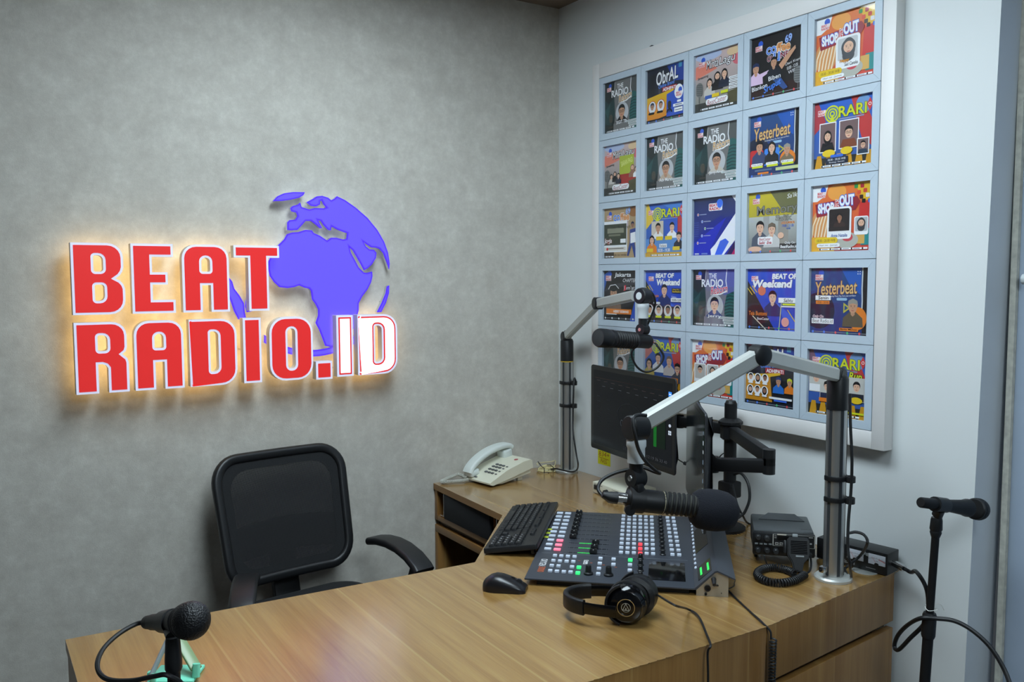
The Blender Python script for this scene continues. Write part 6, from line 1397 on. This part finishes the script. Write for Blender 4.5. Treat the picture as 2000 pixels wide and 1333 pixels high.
mb.build('wire', M_WIRE, t, True)
for dx in (-0.03, 0.012):
    MB().tube([cc+V((dx, -0.026, 0.002)), cc+V((dx, -0.026, 0.022)), cc+V((dx, -0.006, 0.026)), cc+V((dx-0.012, 0.0, 0.045 if dx < 0 else 0.026))], 0.0016, 6).build('cable_tie', M_RUBBER, t, True)
# black cable running from the far pole's clip to the grommet
path = [V((b1.x+0.02, b1.y-0.03, 1.11)), P(1121, 745, 3.22), P(1119, 820, 3.22), P(1120, 850, 3.2), P(1126, 890, 3.19), P(1129, 908, 3.19), onZ(1126, 919, 0.760), onZ(1114, 922, 0.765), V((-0.105, -0.135, 0.770)), V((-0.112, -0.115, 0.766)), V((-0.112, -0.09, 0.758)), V((-0.105, -0.078, 0.752))]
solo(MB().tube(smooth(path, 6), 0.0032, 7), 'arm_cable', M_RUBBER, (-0.105, -0.078, TZ), 'black cable running down the corner pole to a grommet', 'cable')
# black cable on the near pole
path = [P(1660, 770, 2.06), P(1661, 830, 2.05), P(1664, 900, 2.04), P(1662, 960, 2.04), P(1657, 1020, 2.03), P(1656, 1070, 2.02), P(1660, 1105, 2.02), onZ(1662, 1128, 0.757), onZ(1655, 1124, 0.757), onZ(1650, 1112, 0.758), onZ(1656, 1106, 0.765), onZ(1680, 1086, 0.79), P(1694, 1062, 2.06), P(1688, 1046, 2.08), P(1672, 1040, 2.09), P(1658, 1042, 2.09)]
solo(MB().tube(smooth(path, 6), 0.0036, 8), 'arm_cable', M_RUBBER, path[7], 'black cable running down the near silver pole and curling at its foot', 'cable')

# ---------------------------------------------------------------- small audio box by the white wall
q0, q1 = onZ(1157, 963), onZ(1222, 987)
bdir = (q1-q0).normalized(); bn = V((-bdir.y, bdir.x, 0))   # towards the wall
if bn.x < 0: bn = -bn
bL = (q1-q0).length
ab = thing('audio_box', 'small off-white audio unit with knobs on the desk under the monitor', 'audio unit', None, m=frame_m(q0+V((0, 0, 0.002)), bdir, bn, bdir.cross(bn)) if bdir.cross(bn).z > 0 else Matrix(((bdir.x, bn.x, 0, q0.x), (bdir.y, bn.y, 0, q0.y), (0, 0, 1, q0.z+0.002), (0, 0, 0, 1))))
BD = 0.13
MB().box((bL/2, BD/2, 0.020), (bL, BD, 0.038), bev=0.0025).build('case', M_CREAM, ab)
for k in range(2): MB().box((0.02+k*(bL-0.04), 0.03, -0.0003), (0.012, 0.012, 0.003)).build('rubber_foot', M_RUBBER, ab)
MB().box((0.018, -0.0005, 0.022), (0.016, 0.003, 0.016), bev=0.001).build('power_switch', M_BLACK, ab)
for i, x in enumerate((0.085, 0.115, 0.145, 0.170)):
    if x < bL-0.01: MB().lathe([(0.0095, 0), (0.0085, 0.012), (0, 0.0125)], (x, -0.0002, 0.018), (0, -1, 0), 16).build('knob', M_BLACK, ab)
a = Art(bL*0.92, 0.030); a.rect(0.02, 0.1, 0.3, 0.16, K(80, 80, 76)); a.rect(0.6, 0.08, 0.95, 0.12, K(110, 110, 104)); a.text('C-1', 0.84, 0.16, 0.95, 0.34, K(60, 60, 60))
a.build('front_print', M_INK, ab, frame_m((bL/2, -0.0004, 0.021), (1, 0, 0), (0, 0, 1), (0, -1, 0)))

# ---------------------------------------------------------------- headphones
hc = onZ(1228, 1228); ha = V((-0.72, -0.69, 0)).normalized(); hl = V((-ha.y*-1, ha.x*-1, 0))
hl = V((-0.69, 0.72, 0)).normalized()
hz = TZ+0.046
hp = thing('headphones', 'black over-ear headphones lying on the desk', 'headphones', (hc.x, hc.y, TZ))
cn = V((hc.x, hc.y, hz))+V((0.012, 0.02, 0)); cf_ = cn-ha*0.066-hl*0.02
def cup(c, sgn, tilt=0.0):
    d = (ha*sgn+hl*tilt).normalized()
    cu_ = MB().lathe([(0.030, -0.012), (0.042, -0.010), (0.0435, 0.0), (0.042, 0.010), (0.036, 0.016), (0.034, 0.022), (0.031, 0.024), (0.0, 0.0245)], c, d, 32).build('ear_cup', M_BLACKG if sgn > 0 else M_BLACK, hp, True)
    MB().lathe([(0.018, -0.028), (0.036, -0.030), (0.0445, -0.024), (0.0445, -0.014), (0.036, -0.010)], c, d, 32).build('ear_pad', mat('black_leatherette', rgb(18, 18, 20), 0.45, var=0.2, scale=150, bump=0.2), hp, True)
    if sgn > 0:
        rn = MB().lathe([(0.0195, 0.0245), (0.0195, 0.0262), (0.0178, 0.0262), (0.0178, 0.0245)], c, d, 32, cap=False).build('silver_ring', M_CHROME, hp, True)
        u_ = V((0, 0, 1)).cross(d).normalized(); m4 = frame_m(c+d*0.0254, u_, d.cross(u_), d)
        a = Art(0.024, 0.024, 0.00002)
        CL = K(176, 172, 160); a.ring(0.5, 0.5, 0.40, 0.04, CL); a.line([(0.22, 0.74), (0.5, 0.12), (0.6, 0.4)], 0.045, CL); a.line([(0.22, 0.74), (0.78, 0.74), (0.62, 0.38)], 0.045, CL); a.line([(0.42, 0.74), (0.5, 0.5), (0.56, 0.74)], 0.04, CL)
        mm = W(hp).inverted() @ m4; a.build('emblem', M_INKG, hp, mm)
cup(cn, 1); cup(cf_, -1, -0.25)
band = []
for i in range(25):
    th = PI*i/24
    band.append(V(((cn+cf_)/2).to_tuple())+V((0, 0, 0.0))+ha*(0.060*math.cos(th)+0.012)+hl*(0.030+0.118*math.sin(th)**0.75))
for q in band: q.z = TZ+0.040
n_ = len(band)
MB().sweep(band[:5], rrect(0.005, 0.026, 0.002, 2), (0, 0, 1)).build('band_slider', M_BLACKG, hp, True)
MB().sweep(band[-5:], rrect(0.005, 0.026, 0.002, 2), (0, 0, 1)).build('band_slider', M_BLACKG, hp, True)
MB().sweep(band[4:-4], rrect(0.013, 0.034, 0.005, 3), (0, 0, 1)).build('head_band', mat('black_leatherette'), hp, True) if False else MB().sweep(band[4:-4], rrect(0.013, 0.034, 0.005, 3), (0, 0, 1)).build('head_band', MATS['black_leatherette'], hp, True)
for c, s_ in ((cn, 1), (cf_, -1)):
    pts = []
    u_ = hl; 
    for i in range(13):
        a_ = -1.25+2.5*i/12
        pts.append(c+ha*s_*0.012+hl*0.045*math.cos(a_)+V((0, 0, 0.045*math.sin(a_))))
    MB().sweep(pts, rrect(0.006, 0.009, 0.002, 2), ha).build('yoke', M_BLACK, hp, True)
pj = cf_-hl*0.040+V((0, 0, 0.0))
path = [pj, P(1318, 1183, 1.72), P(1340, 1189, 1.70), P(1362, 1205, 1.66), P(1378, 1235, 1.60), P(1388, 1265, 1.53), P(1391, 1300, 1.50), P(1390, 1340, 1.48), P(1388, 1420, 1.46), P(1386, 1540, 1.45)]
path[3] = onZ(1364, 1204, 0.757); path[2] = onZ(1342, 1190, 0.762); path[4] = onZ(1380, 1240, 0.756); path[5] = onZ(1388, 1262, 0.757)
e_ = path[5]; path = path[:6]+[V((e_.x-0.004, -1.562, 0.742)), V((e_.x-0.006, -1.566, 0.68)), V((e_.x-0.008, -1.567, 0.5)), V((e_.x-0.01, -1.566, 0.25))]
hcb = solo(MB().tube(smooth(path, 6), 0.0024, 7), 'headphone_cable', M_RUBBER, path[0], 'black headphone cable dropping over the desk edge', 'cable')

# ---------------------------------------------------------------- plug cable from the console, coiled below the desk edge
pl = W(con) @ V((DU+0.040, -0.004, 0.036))
t = thing('coiled_cable', 'black cable plugged into the console, coiled where it hangs over the desk edge', 'cable', onZ(1440, 1165))
k0 = P(1400, 1122, 1.95)
jk = W(con) @ V((DU+0.044, 0.0, 0.043))
MB().cyl(jk+V((0, 0, 0)), jk+(-vv)*0.022+V((0, 0, -0.006)), 0.006, 0.004, n=12).build('plug', M_RUBBER, t, True)
path = [jk+(-vv)*0.022+V((0, 0, -0.006)), onZ(1415, 1148, 0.760), onZ(1440, 1172, 0.753), onZ(1468, 1198, 0.753), onZ(1484, 1212, 0.754), onZ(1491, 1219, 0.753)]
e_ = path[-1]; path += [V((e_.x+0.002, -1.560, 0.742)), V((e_.x, -1.564, 0.725))]
MB().tube(smooth(path, 6), 0.0024, 7).build('lead', M_RUBBER, t, True)
MB().tube(coil([V((e_.x, -1.570, 0.728)), V((e_.x-0.004, -1.571, 0.60)), V((e_.x-0.012, -1.571, 0.40)), V((e_.x-0.02, -1.571, 0.22))], 0.0065, 0.002, 0.0068, per=10), 0.0022, 6).build('coil', M_RUBBER, t, True)
path = [W(con) @ V((DU+0.062, 0.0, 0.010)), onZ(1410, 1152, 0.753), onZ(1424, 1150, 0.753), onZ(1434, 1145, 0.753), onZ(1434, 1140, 0.754), onZ(1436, 1134, 0.757)]
solo(MB().tube(smooth(path, 6), 0.0011, 6), 'thin_wire', M_RUBBER, path[1], 'thin black wire curling up beside the console plug', 'wire')
# little foot switch style puck beside the mount
p_ = onZ(1405, 1049)
t = thing('cable_puck', 'small black cable weight on the desk behind the console', 'cable weight', (p_.x, p_.y, TZ))
MB().sphere((0, 0, 0.010), (0.014, 0.014, 0.0098)).build('puck', M_RUBBER, t)
MB().tube(smooth([(0.008, 0.0, 0.014), (0.018, 0.012, 0.018), (0.03, 0.03, 0.006), (0.05, 0.05, 0.003)], 5), 0.0015, 6).build('wire', M_RUBBER, t)

# ---------------------------------------------------------------- two-way radio with hand microphone
r0, r1 = onZ(1470, 1083, 0.776), onZ(1592, 1091, 0.776)
rd = (r1-r0).normalized(); rd.z = 0; rd.normalize(); rn_ = V((-rd.y, rd.x, 0))
if rn_.dot(FWD) < 0: rn_ = -rn_
RW = (r1-r0).length; RH = 0.064; RD = 0.165
rad = thing('radio_transceiver', 'dark grey two-way radio on the desk near the silver pole', 'radio', None, m=Matrix(((rd.x, rn_.x, 0, r0.x), (rd.y, rn_.y, 0, r0.y), (0, 0, 1, TZ), (0, 0, 0, 1))))
zb = 0.026
M_RADT = mat('worn_grey_metal', rgb(74, 78, 80), 0.5, var=0.15, scale=60)
MB().box((RW/2, RD/2+0.008, zb+RH/2), (RW-0.004, RD-0.012, RH), bev=0.005).build('case', M_RADT, rad)
fr = MB().box((RW/2, 0.006, zb+RH/2-0.002), (RW, 0.016, RH-0.002), bev=0.005).build('front_panel', M_BLACK, rad)
MB().prism([[(0.02, 0.0), (RW-0.016, 0.0), (RW-0.040, 0.026), (0.046, 0.026)]], Matrix.Translation((0, RD-0.055, zb+RH-0.001)) @ Matrix.Rotation(math.radians(28), 4, 'X'), 0.0, 0.003).build('mount_bracket', M_RADT, rad)
mb = MB().box((0.012, RD*0.5, zb*0.5+0.0002), (0.008, 0.05, zb), bev=0.001); mb.box((RW-0.012, RD*0.5, zb*0.5+0.0002), (0.008, 0.05, zb), bev=0.001); mb.build('cradle', M_BLACKM, rad)
for i in range(7): MB().box((RW*0.80+0.0036*i, 0.035, zb+RH+0.0002), (0.0018, 0.006, 0.0006)).build('vent_slot', M_BLACKG, rad)
MB().tube([(0.028, 0.0, zb), (0.036, -0.012, 0.003)], 0.0018, 6).build('wire_stand', M_CHROME, rad)
def rkn(x, z, r_): MB().lathe([(r_*1.15, 0), (r_, 0.003), (r_*0.9, 0.011), (r_*0.75, 0.012), (0, 0.012)], (x, -0.001, zb+z), (0, -1, 0), 18).build('knob', mat('grey_ring_knob', rgb(60, 62, 64), 0.35, metal=0.4), rad)
for x, z, r_ in ((0.013, 0.048, 0.007), (0.035, 0.046, 0.0075), (0.013, 0.014, 0.007), (0.036, 0.014, 0.007), (0.058, 0.013, 0.0075), (RW-0.014, 0.010, 0.006)): rkn(x, z, r_)
for i in range(4): MB().box((0.009+0.0115*i, -0.0022, zb+0.030), (0.008, 0.002, 0.004), bev=0.0005).build('push_button', M_GREYSTRIP, rad)
a = Art(RW*0.66, RH*0.62)
CF = K(196, 196, 190)
for (p_, q_) in (((0.0, 0.04), (1.0, 0.04)), ((1.0, 0.04), (1.0, 0.86)), ((1.0, 0.86), (0.85, 0.86)), ((0.0, 0.04), (0.0, 0.8)), ((0.0, 0.8), (0.27, 0.8))): a.line([p_, q_], 0.018, CF)
a.rect(0.1, 0.0, 0.32, 0.09, K(206, 200, 186)); a.rect(0.1, 0.15, 0.7, 0.42, K(8, 9, 10)); a.rect(0.03, 0.14, 0.08, 0.17, CF); a.rect(0.03, 0.26, 0.08, 0.29, CF)
for i in range(2): a.rect(0.05+0.11*i, 0.58, 0.13+0.11*i, 0.74, K(190, 190, 186)); a.rect(0.06+0.11*i, 0.62, 0.12+0.11*i, 0.70, K(50, 50, 50))
a.rect(0.86, 0.12, 0.96, 0.16, CF); a.ell(0.91, 0.55, 0.03, 0.06, K(160, 160, 160), 10); a.ring(0.36, 1.0, 0.10, 0.02, CF, PI*0.6, PI*1.5, 12)
a.build('front_print', M_INK, rad, frame_m((RW*0.655, -0.0024, zb+RH*0.62), (1, 0, 0), (0, 0, 1), (0, -1, 0)))
# hand microphone leaning on the front
hm = thing('hand_microphone', 'black hand microphone leaning against the radio', 'hand microphone', None, m=W(rad) @ Matrix.Translation((RW*0.70, -0.048, 0.003)) @ Matrix.Rotation(math.radians(-18), 4, 'X'))
lp = [(-0.010, 0.0), (0.010, 0.0), (0.014, 0.022), (0.026, 0.036), (0.028, 0.045), (0.028, 0.078), (0.022, 0.086), (-0.020, 0.086), (-0.026, 0.078), (-0.026, 0.040), (-0.016, 0.024)]
mx2 = frame_m((0, 0, 0), (1, 0, 0), (0, 0, 1), (0, -1, 0))
MB().prism([lp], mx2, -0.014, 0.010).build('body', M_BLACK, hm); 
MB().prism([inset(lp, 0.003)], mx2, 0.010, 0.013, back=False).build('face', M_BLACK, hm)
for i in range(8): MB().box((0.002, -0.0135, 0.046+0.0042*i), (0.040, 0.002, 0.0018)).build('grille_slot', M_BLACKG, hm)
MB().box((0.004, -0.0138, 0.0385), (0.020, 0.0012, 0.004), bev=0.0004).build('name_plate', M_GREYSTRIP, hm)
MB().box((-0.031, 0, 0.060), (0.008, 0.016, 0.034), bev=0.003).build('talk_button', M_BLACK, hm)
MB().box((-0.006, 0.0, 0.090), (0.014, 0.008, 0.008), bev=0.002).build('hook', M_GREYSTRIP, hm)
s0 = W(hm) @ V((0.0, -0.004, 0.002))
cpts = [s0+V((0, 0, 0.012)), onZ(1566, 1122, 0.766), onZ(1548, 1119, 0.762), onZ(1535, 1112, 0.760), onZ(1510, 1109, 0.760), onZ(1486, 1113, 0.760), onZ(1480, 1124, 0.760), onZ(1496, 1135, 0.760), onZ(1525, 1139, 0.760), onZ(1553, 1134, 0.761), onZ(1572, 1124, 0.762)]
t = thing('coiled_cable', 'black coiled cord lying in a loop before the radio', 'cord', onZ(1525, 1125))
cpts = [onZ(1552, 1121, 0.7615), onZ(1535, 1113, 0.7605), onZ(1510, 1109, 0.7605), onZ(1487, 1113, 0.7605), onZ(1479, 1124, 0.7605), onZ(1496, 1135, 0.7605), onZ(1525, 1139, 0.7605), onZ(1553, 1134, 0.7605), onZ(1572, 1123, 0.7615)]
MB().tube(coil(cpts, 0.0078, 0.0022, 0.0066, per=10), 0.0026, 6).build('coil', M_RUBBER, t, True)
MB().tube(smooth([cpts[0], s0+V((0, 0, 0.004)), s0+V((0, 0, 0.016))], 5), 0.0026, 6).build('lead', M_RUBBER, t, True)
MB().tube(smooth([cpts[-1], onZ(1582, 1115, 0.765), W(rad) @ V((RW-0.012, -0.022, 0.020)), W(rad) @ V((RW-0.014, -0.014, zb+0.010))], 5), 0.0026, 6).build('lead', M_RUBBER, t, True)

# ---------------------------------------------------------------- power meter with two dials
sw0 = V((-0.102, -1.320, TZ)); swd = V((0.028, -0.187, 0)).normalized(); swn = V((-swd.y, swd.x, 0))
if swn.x < 0: swn = -swn
SL, SD, SH = 0.192, 0.062, 0.056
sw = thing('power_meter', 'black radio power meter with two white dials beside the near pole', 'meter', None, m=Matrix(((swd.x, swn.x, 0, sw0.x), (swd.y, swn.y, 0, sw0.y), (0, 0, 1, TZ), (0, 0, 0, 1))))
MB().box((SL/2, SD/2, SH/2+0.002), (SL, SD, SH), bev=0.002).build('case', M_BLACK, sw)
for x in (0.02, SL-0.02): MB().box((x, SD/2, 0.0012), (0.014, 0.04, 0.002)).build('foot', M_RUBBER, sw)
for x in (SL-0.084, SL-0.027):
    d_ = MB().box((x, -0.0008, SH*0.66), (0.044, 0.002, 0.026), bev=0.0006).build('dial', mat('white_dial', rgb(206, 210, 220), 0.3), sw)
    a = Art(0.042, 0.024, 0.00003)
    a.ring(0.5, 1.15, 0.80, 0.02, K(60, 60, 70), PI*1.25, PI*1.75, 14)
    if x > 0.13: a.ring(0.5, 1.15, 0.72, 0.06, K(190, 60, 60), PI*1.55, PI*1.75, 8)
    for i in range(9): an = PI*(1.25+0.0625*i); a.line([(0.5+0.82*math.cos(an), 1.15+0.82*math.sin(an)), (0.5+0.9*math.cos(an), 1.15+0.9*math.sin(an))], 0.012, K(60, 60, 70))
    a.line([(0.5, 1.0), (0.22, 0.25)], 0.016, K(190, 40, 40)); a.text('SWR' if x > 0.13 else 'W', 0.45, 0.58, 0.6, 0.7, K(80, 80, 90)); a.ell(0.5, 0.98, 0.14, 0.16, BLK, 14)
    a.build('dial_print', M_INK, d_, frame_m((x, -0.0020, SH*0.66), (1, 0, 0), (0, 0, 1), (0, -1, 0)))
for x, z in ((SL-0.0595, 0.047), (SL-0.0515, 0.045)): MB().box((x, -0.0015, z), (0.007, 0.003, 0.008), bev=0.001).build('slide_switch', M_GREYSTRIP, sw)
a = Art(SL*0.96, SH*0.4); 
for i in range(3): a.rect(0.3+0.02*i, 0.3+0.15*i, 0.42+0.02*i, 0.36+0.15*i, K(150, 150, 150))
a.rect(0.72, 0.55, 0.86, 0.61, K(150, 150, 150)); a.rect(0.54, 0.1, 0.56, 0.7, K(120, 120, 124)); a.build('panel_print', M_INK, sw, frame_m((SL/2, -0.0003, SH*0.24), (1, 0, 0), (0, 0, 1), (0, -1, 0)))
sk0 = W(sw) @ V((SL, 0.030, 0.030)); sk1 = W(sw) @ V((SL+0.034, 0.018, 0.026))
MB().cyl(sk0, sk1, 0.0088, 0.0088, n=18).build('coax_plug', M_CHROME, sw, True)
path = [sk1, sk1+(sk1-sk0)*0.6, P(1789, 1117, 1.95), P(1805, 1140, 1.93), P(1812, 1165, 1.93), P(1812, 1200, 1.94), P(1803, 1222, 1.95), P(1780, 1245, 1.97), P(1755, 1270, 2.02), P(1747, 1262, 2.04), P(1755, 1240, 2.02), P(1775, 1220, 1.97), P(1800, 1208, 1.915), P(1830, 1209, 1.90), P(1865, 1214, 1.88), P(1900, 1233, 1.86), P(1935, 1266, 1.84), P(1962, 1310, 1.82), P(1975, 1350, 1.80), P(1985, 1420, 1.80)]
solo(MB().tube(smooth(path, 7), 0.0048, 8), 'coaxial_cable', M_RUBBER, path[4], 'thick black coaxial cable looping behind the microphone stand', 'cable')

# ---------------------------------------------------------------- vocal microphones
def vocal_mic(t, tail, ball, plug=False):
    tail, ball = V(tail), V(ball); d = (ball-tail).normalized(); L_ = (ball-tail).length
    MB().lathe([(0.0095, 0.0), (0.0115, 0.003), (0.0125, L_*0.4), (0.0175, L_*0.74), (0.0205, L_*0.80), (0.0205, L_*0.82)], tail, d, 24).build('body', M_BLACKM, t, True)
    MB().lathe([(0.0215, -0.012), (0.0245, -0.009), (0.0245, -0.005), (0.0225, -0.003)], ball, d, 28).build('grille_band', M_BLACKM, t, True)
    q = ball+d*0.004
    pr_ = []
    for i in range(11):
        a_ = -0.55+(PI/2+0.55)*i/10; pr_.append((max(0.0, 0.0255*math.cos(a_)), 0.0255*math.sin(a_)))
    gm = bpy.data.materials.get('wire_ball_grille')
    if not gm:
        gm, N, L, B = nodes('wire_ball_grille'); B.inputs['Base Color'].default_value = rgb(26, 26, 28); B.inputs['Roughness'].default_value = 0.5; B.inputs['Metallic'].default_value = 0.3
        tc = N.new('ShaderNodeTexCoord'); vo = N.new('ShaderNodeTexVoronoi'); vo.inputs['Scale'].default_value = 420; bp = N.new('ShaderNodeBump'); bp.inputs['Strength'].default_value = 0.9; bp.inputs['Distance'].default_value = 0.001
        L.new(tc.outputs['Object'], vo.inputs['Vector']); L.new(vo.outputs['Distance'], bp.inputs['Height']); L.new(bp.outputs[0], B.inputs['Normal'])
    MB().lathe(pr_, q, d, 28, cap=False).build('ball_grille', gm, t, True, 80)
    MB().lathe([(0.0098, -0.020), (0.0105, -0.004), (0.0105, 0.002)], tail, d, 18).build('cable_plug', M_BLACKM if plug else M_BLACK, t, True) if plug else None
    return d
# on the tall stand at the right
st = thing('microphone_stand', 'tall straight black microphone stand at the right, before the door recess', 'microphone stand', (-0.235, -1.69, 0))
tp, bt_ = P(1830, 1008, 1.90), P(1806, 1333, 1.93)
dr_ = (bt_-tp).normalized(); fl_ = tp+dr_*((0.02-tp.z)/dr_.z); md = tp+dr_*((0.74-tp.z)/dr_.z)
st.location = (fl_.x, fl_.y, 0)
MB().cyl(tp+dr_*0.05, md, 0.0085, n=18).build('upper_tube', M_BLACKM, st, True)
MB().cyl(md, fl_, 0.0115, n=18).build('lower_tube', M_BLACKM, st, True)
MB().lathe([(0.0125, 0.0), (0.0150, 0.006), (0.0150, 0.052), (0.013, 0.058)], md-dr_*0.012, dr_, 20).build('height_clutch', M_BLACK, st, True)
MB().lathe([(0.12, 0.0002), (0.12, 0.012), (0.10, 0.02), (0.02, 0.026)], (fl_.x, fl_.y, 0), (0, 0, 1), 36).build('round_base', M_BLACKM, st, True)
ck = P(1828, 1035, 1.90)
MB().lathe([(0.011, 0.0), (0.0125, 0.006), (0.0135, 0.026), (0.0115, 0.030), (0.0125, 0.034), (0.010, 0.042), (0.0085, 0.046)], tp+dr_*0.004, dr_, 18).build('thread_collar', M_BLACK, st, True)
MB().tube(smooth([md+V((0.012, 0, 0.02)), md+V((0.005, -0.014, 0.022)), md+V((-0.012, -0.004, 0.02)), md+V((0.004, 0.012, 0.024)), md+V((0.03, -0.005, 0.026)), md+V((0.04, -0.01, 0.012))], 5), 0.0008, 5).build('twist_tie', mat('white_twist_tie', rgb(226, 226, 220), 0.5), st, True)
vm = thing('vocal_microphone', 'black handheld microphone clipped on the tall stand at the right', 'microphone', tp)
va, vb = P(1798, 982, 1.84), P(1908, 995, 1.965)
d = vocal_mic(vm, va, vb)
mc = va+(vb-va)*0.33
cl2 = MB().lathe([(0.0165, -0.022), (0.0165, 0.022)], mc, d, 20); cl2.sweep([mc+V((0, 0, -0.010)), tp-V((0, 0, 0.0))-dr_*0.0], rrect(0.022, 0.016, 0.005, 2), d); cl2.build('clip', M_BLACK, vm, True)

# at the lower left, on a floor stand before the desk
t2 = thing('microphone_stand', 'black microphone stand at the lower left, standing before the desk', 'microphone stand', (-1.787, -1.605, 0))
s_top = P(333, 1243, 1.165); sx_, sy_ = s_top.x, s_top.y
if sy_ > -1.578: sy_ = -1.578
t2.location = (sx_, sy_, 0)
MB().cyl((sx_, sy_, 0.02), (sx_, sy_, s_top.z-0.02), 0.0085, n=18).build('upper_tube', M_BLACKM, t2, True)
MB().cyl((sx_, sy_, 0.02), (sx_, sy_, 0.70), 0.0115, n=18).build('lower_tube', M_BLACKM, t2, True)
MB().lathe([(0.12, 0.0002), (0.12, 0.012), (0.10, 0.02), (0.02, 0.026)], (sx_, sy_, 0), (0, 0, 1), 36).build('round_base', M_BLACKM, t2, True)
MB().lathe([(0.0085, 0.004), (0.0095, 0.0), (0.0112, -0.028), (0.0112, -0.040), (0.0095, -0.044)], (sx_, sy_, s_top.z), (0, 0, 1), 18).build('thread_collar', M_BLACK, t2, True)
MB().sweep([(sx_+0.005, sy_, s_top.z-0.062), (sx_+0.018, sy_-0.004, s_top.z-0.072), (sx_+0.034, sy_-0.008, s_top.z-0.083)], rrect(0.006, 0.010, 0.002, 2), (0, 0, 1)).build('clutch_lever', M_BLACK, t2, True)
v2 = thing('vocal_microphone', 'black ball-head microphone at the lower left over the desk corner', 'microphone', (sx_, sy_, s_top.z))
ta, tb = P(297, 1216, 1.25), P(371, 1213, 1.145)
d = vocal_mic(v2, ta, tb, True)
mc = ta+(tb-ta)*0.45
cl2 = MB().lathe([(0.0155, -0.020), (0.0175, 0.020)], mc, d, 20); cl2.sweep([mc+V((0, 0, -0.008)), V((sx_, sy_, s_top.z+0.002))], rrect(0.018, 0.014, 0.005, 2), d); cl2.build('clip', M_BLACK, v2, True)
e0 = ta-d*0.020
path = [e0, P(268, 1219, 1.27), P(235, 1237, 1.25), P(205, 1264, 1.22), P(191, 1292, 1.19), P(194, 1315, 1.17), P(215, 1329, 1.155), P(260, 1330, 1.145), P(300, 1322, 1.14), P(330, 1321, 1.14)]
path += [V((sx_+0.012, sy_-0.012, path[-1].z-0.03)), V((sx_+0.012, sy_-0.012, path[-1].z-0.12)), V((sx_+0.010, sy_-0.014, 0.5)), V((sx_+0.02, sy_-0.03, 0.1))]
solo(MB().tube(smooth(path, 7), 0.0034, 8), 'microphone_cable', M_RUBBER, path[7], 'black cable curving from the lower left microphone to its stand', 'cable')

# ---------------------------------------------------------------- mint phone holder on the desk
mh = thing('phone_holder', 'mint green folding phone holder on the desk behind the lower left microphone', 'phone holder', None, m=rotz(0))
pc = onZ(345, 1322); ang = math.atan2(0.048, 0.093)
mh.matrix_basis = Matrix.Translation((pc.x, pc.y, TZ)) @ rotz(-0.55)
MB().box((0, 0, 0.004), (0.086, 0.070, 0.0076), bev=0.003).build('base', M_MINT, mh)
MB().box((-0.030, -0.034, 0.012), (0.010, 0.008, 0.020), bev=0.003).build('front_hook', M_MINT, mh)
for x in (-0.040, 0.040):
    MB().sweep([(x, 0.034, 0.004), (x, 0.010, 0.078)], rrect(0.006, 0.008, 0.002, 2), (1, 0, 0)).build('back_strut', M_MINT, mh) if x > 9 else None
MB().sweep([(-0.040, -0.028, 0.008), (-0.020, 0.030, 0.072)], rrect(0.006, 0.010, 0.002, 2), (0, 0, 1)).build('side_rail', M_GREYSTRIP, mh)
MB().sweep([(0.042, -0.012, 0.020), (-0.012, 0.034, 0.070)], rrect(0.022, 0.006, 0.002, 2), (0, 0, 1)).build('support_plate', M_MINTD, mh)
MB().sweep([(0.044, -0.020, 0.008), (0.044, -0.016, 0.032)], rrect(0.014, 0.010, 0.004, 3), (0, 1, 0)).build('hinge_block', M_MINT, mh)
MB().box((-0.044, -0.012, 0.010), (0.012, 0.012, 0.014), bev=0.004).build('hinge_block', M_MINT, mh)
# tiny lamps need no direct light sampling
for n_ in ('white_translucent_key', 'lit_pink_key', 'lit_red_key', 'lit_green_key', 'green_led', 'dim_green_led', 'lit_screen_pixels'):
    m_ = bpy.data.materials.get(n_)
    if m_: m_.cycles.emission_sampling = 'NONE'
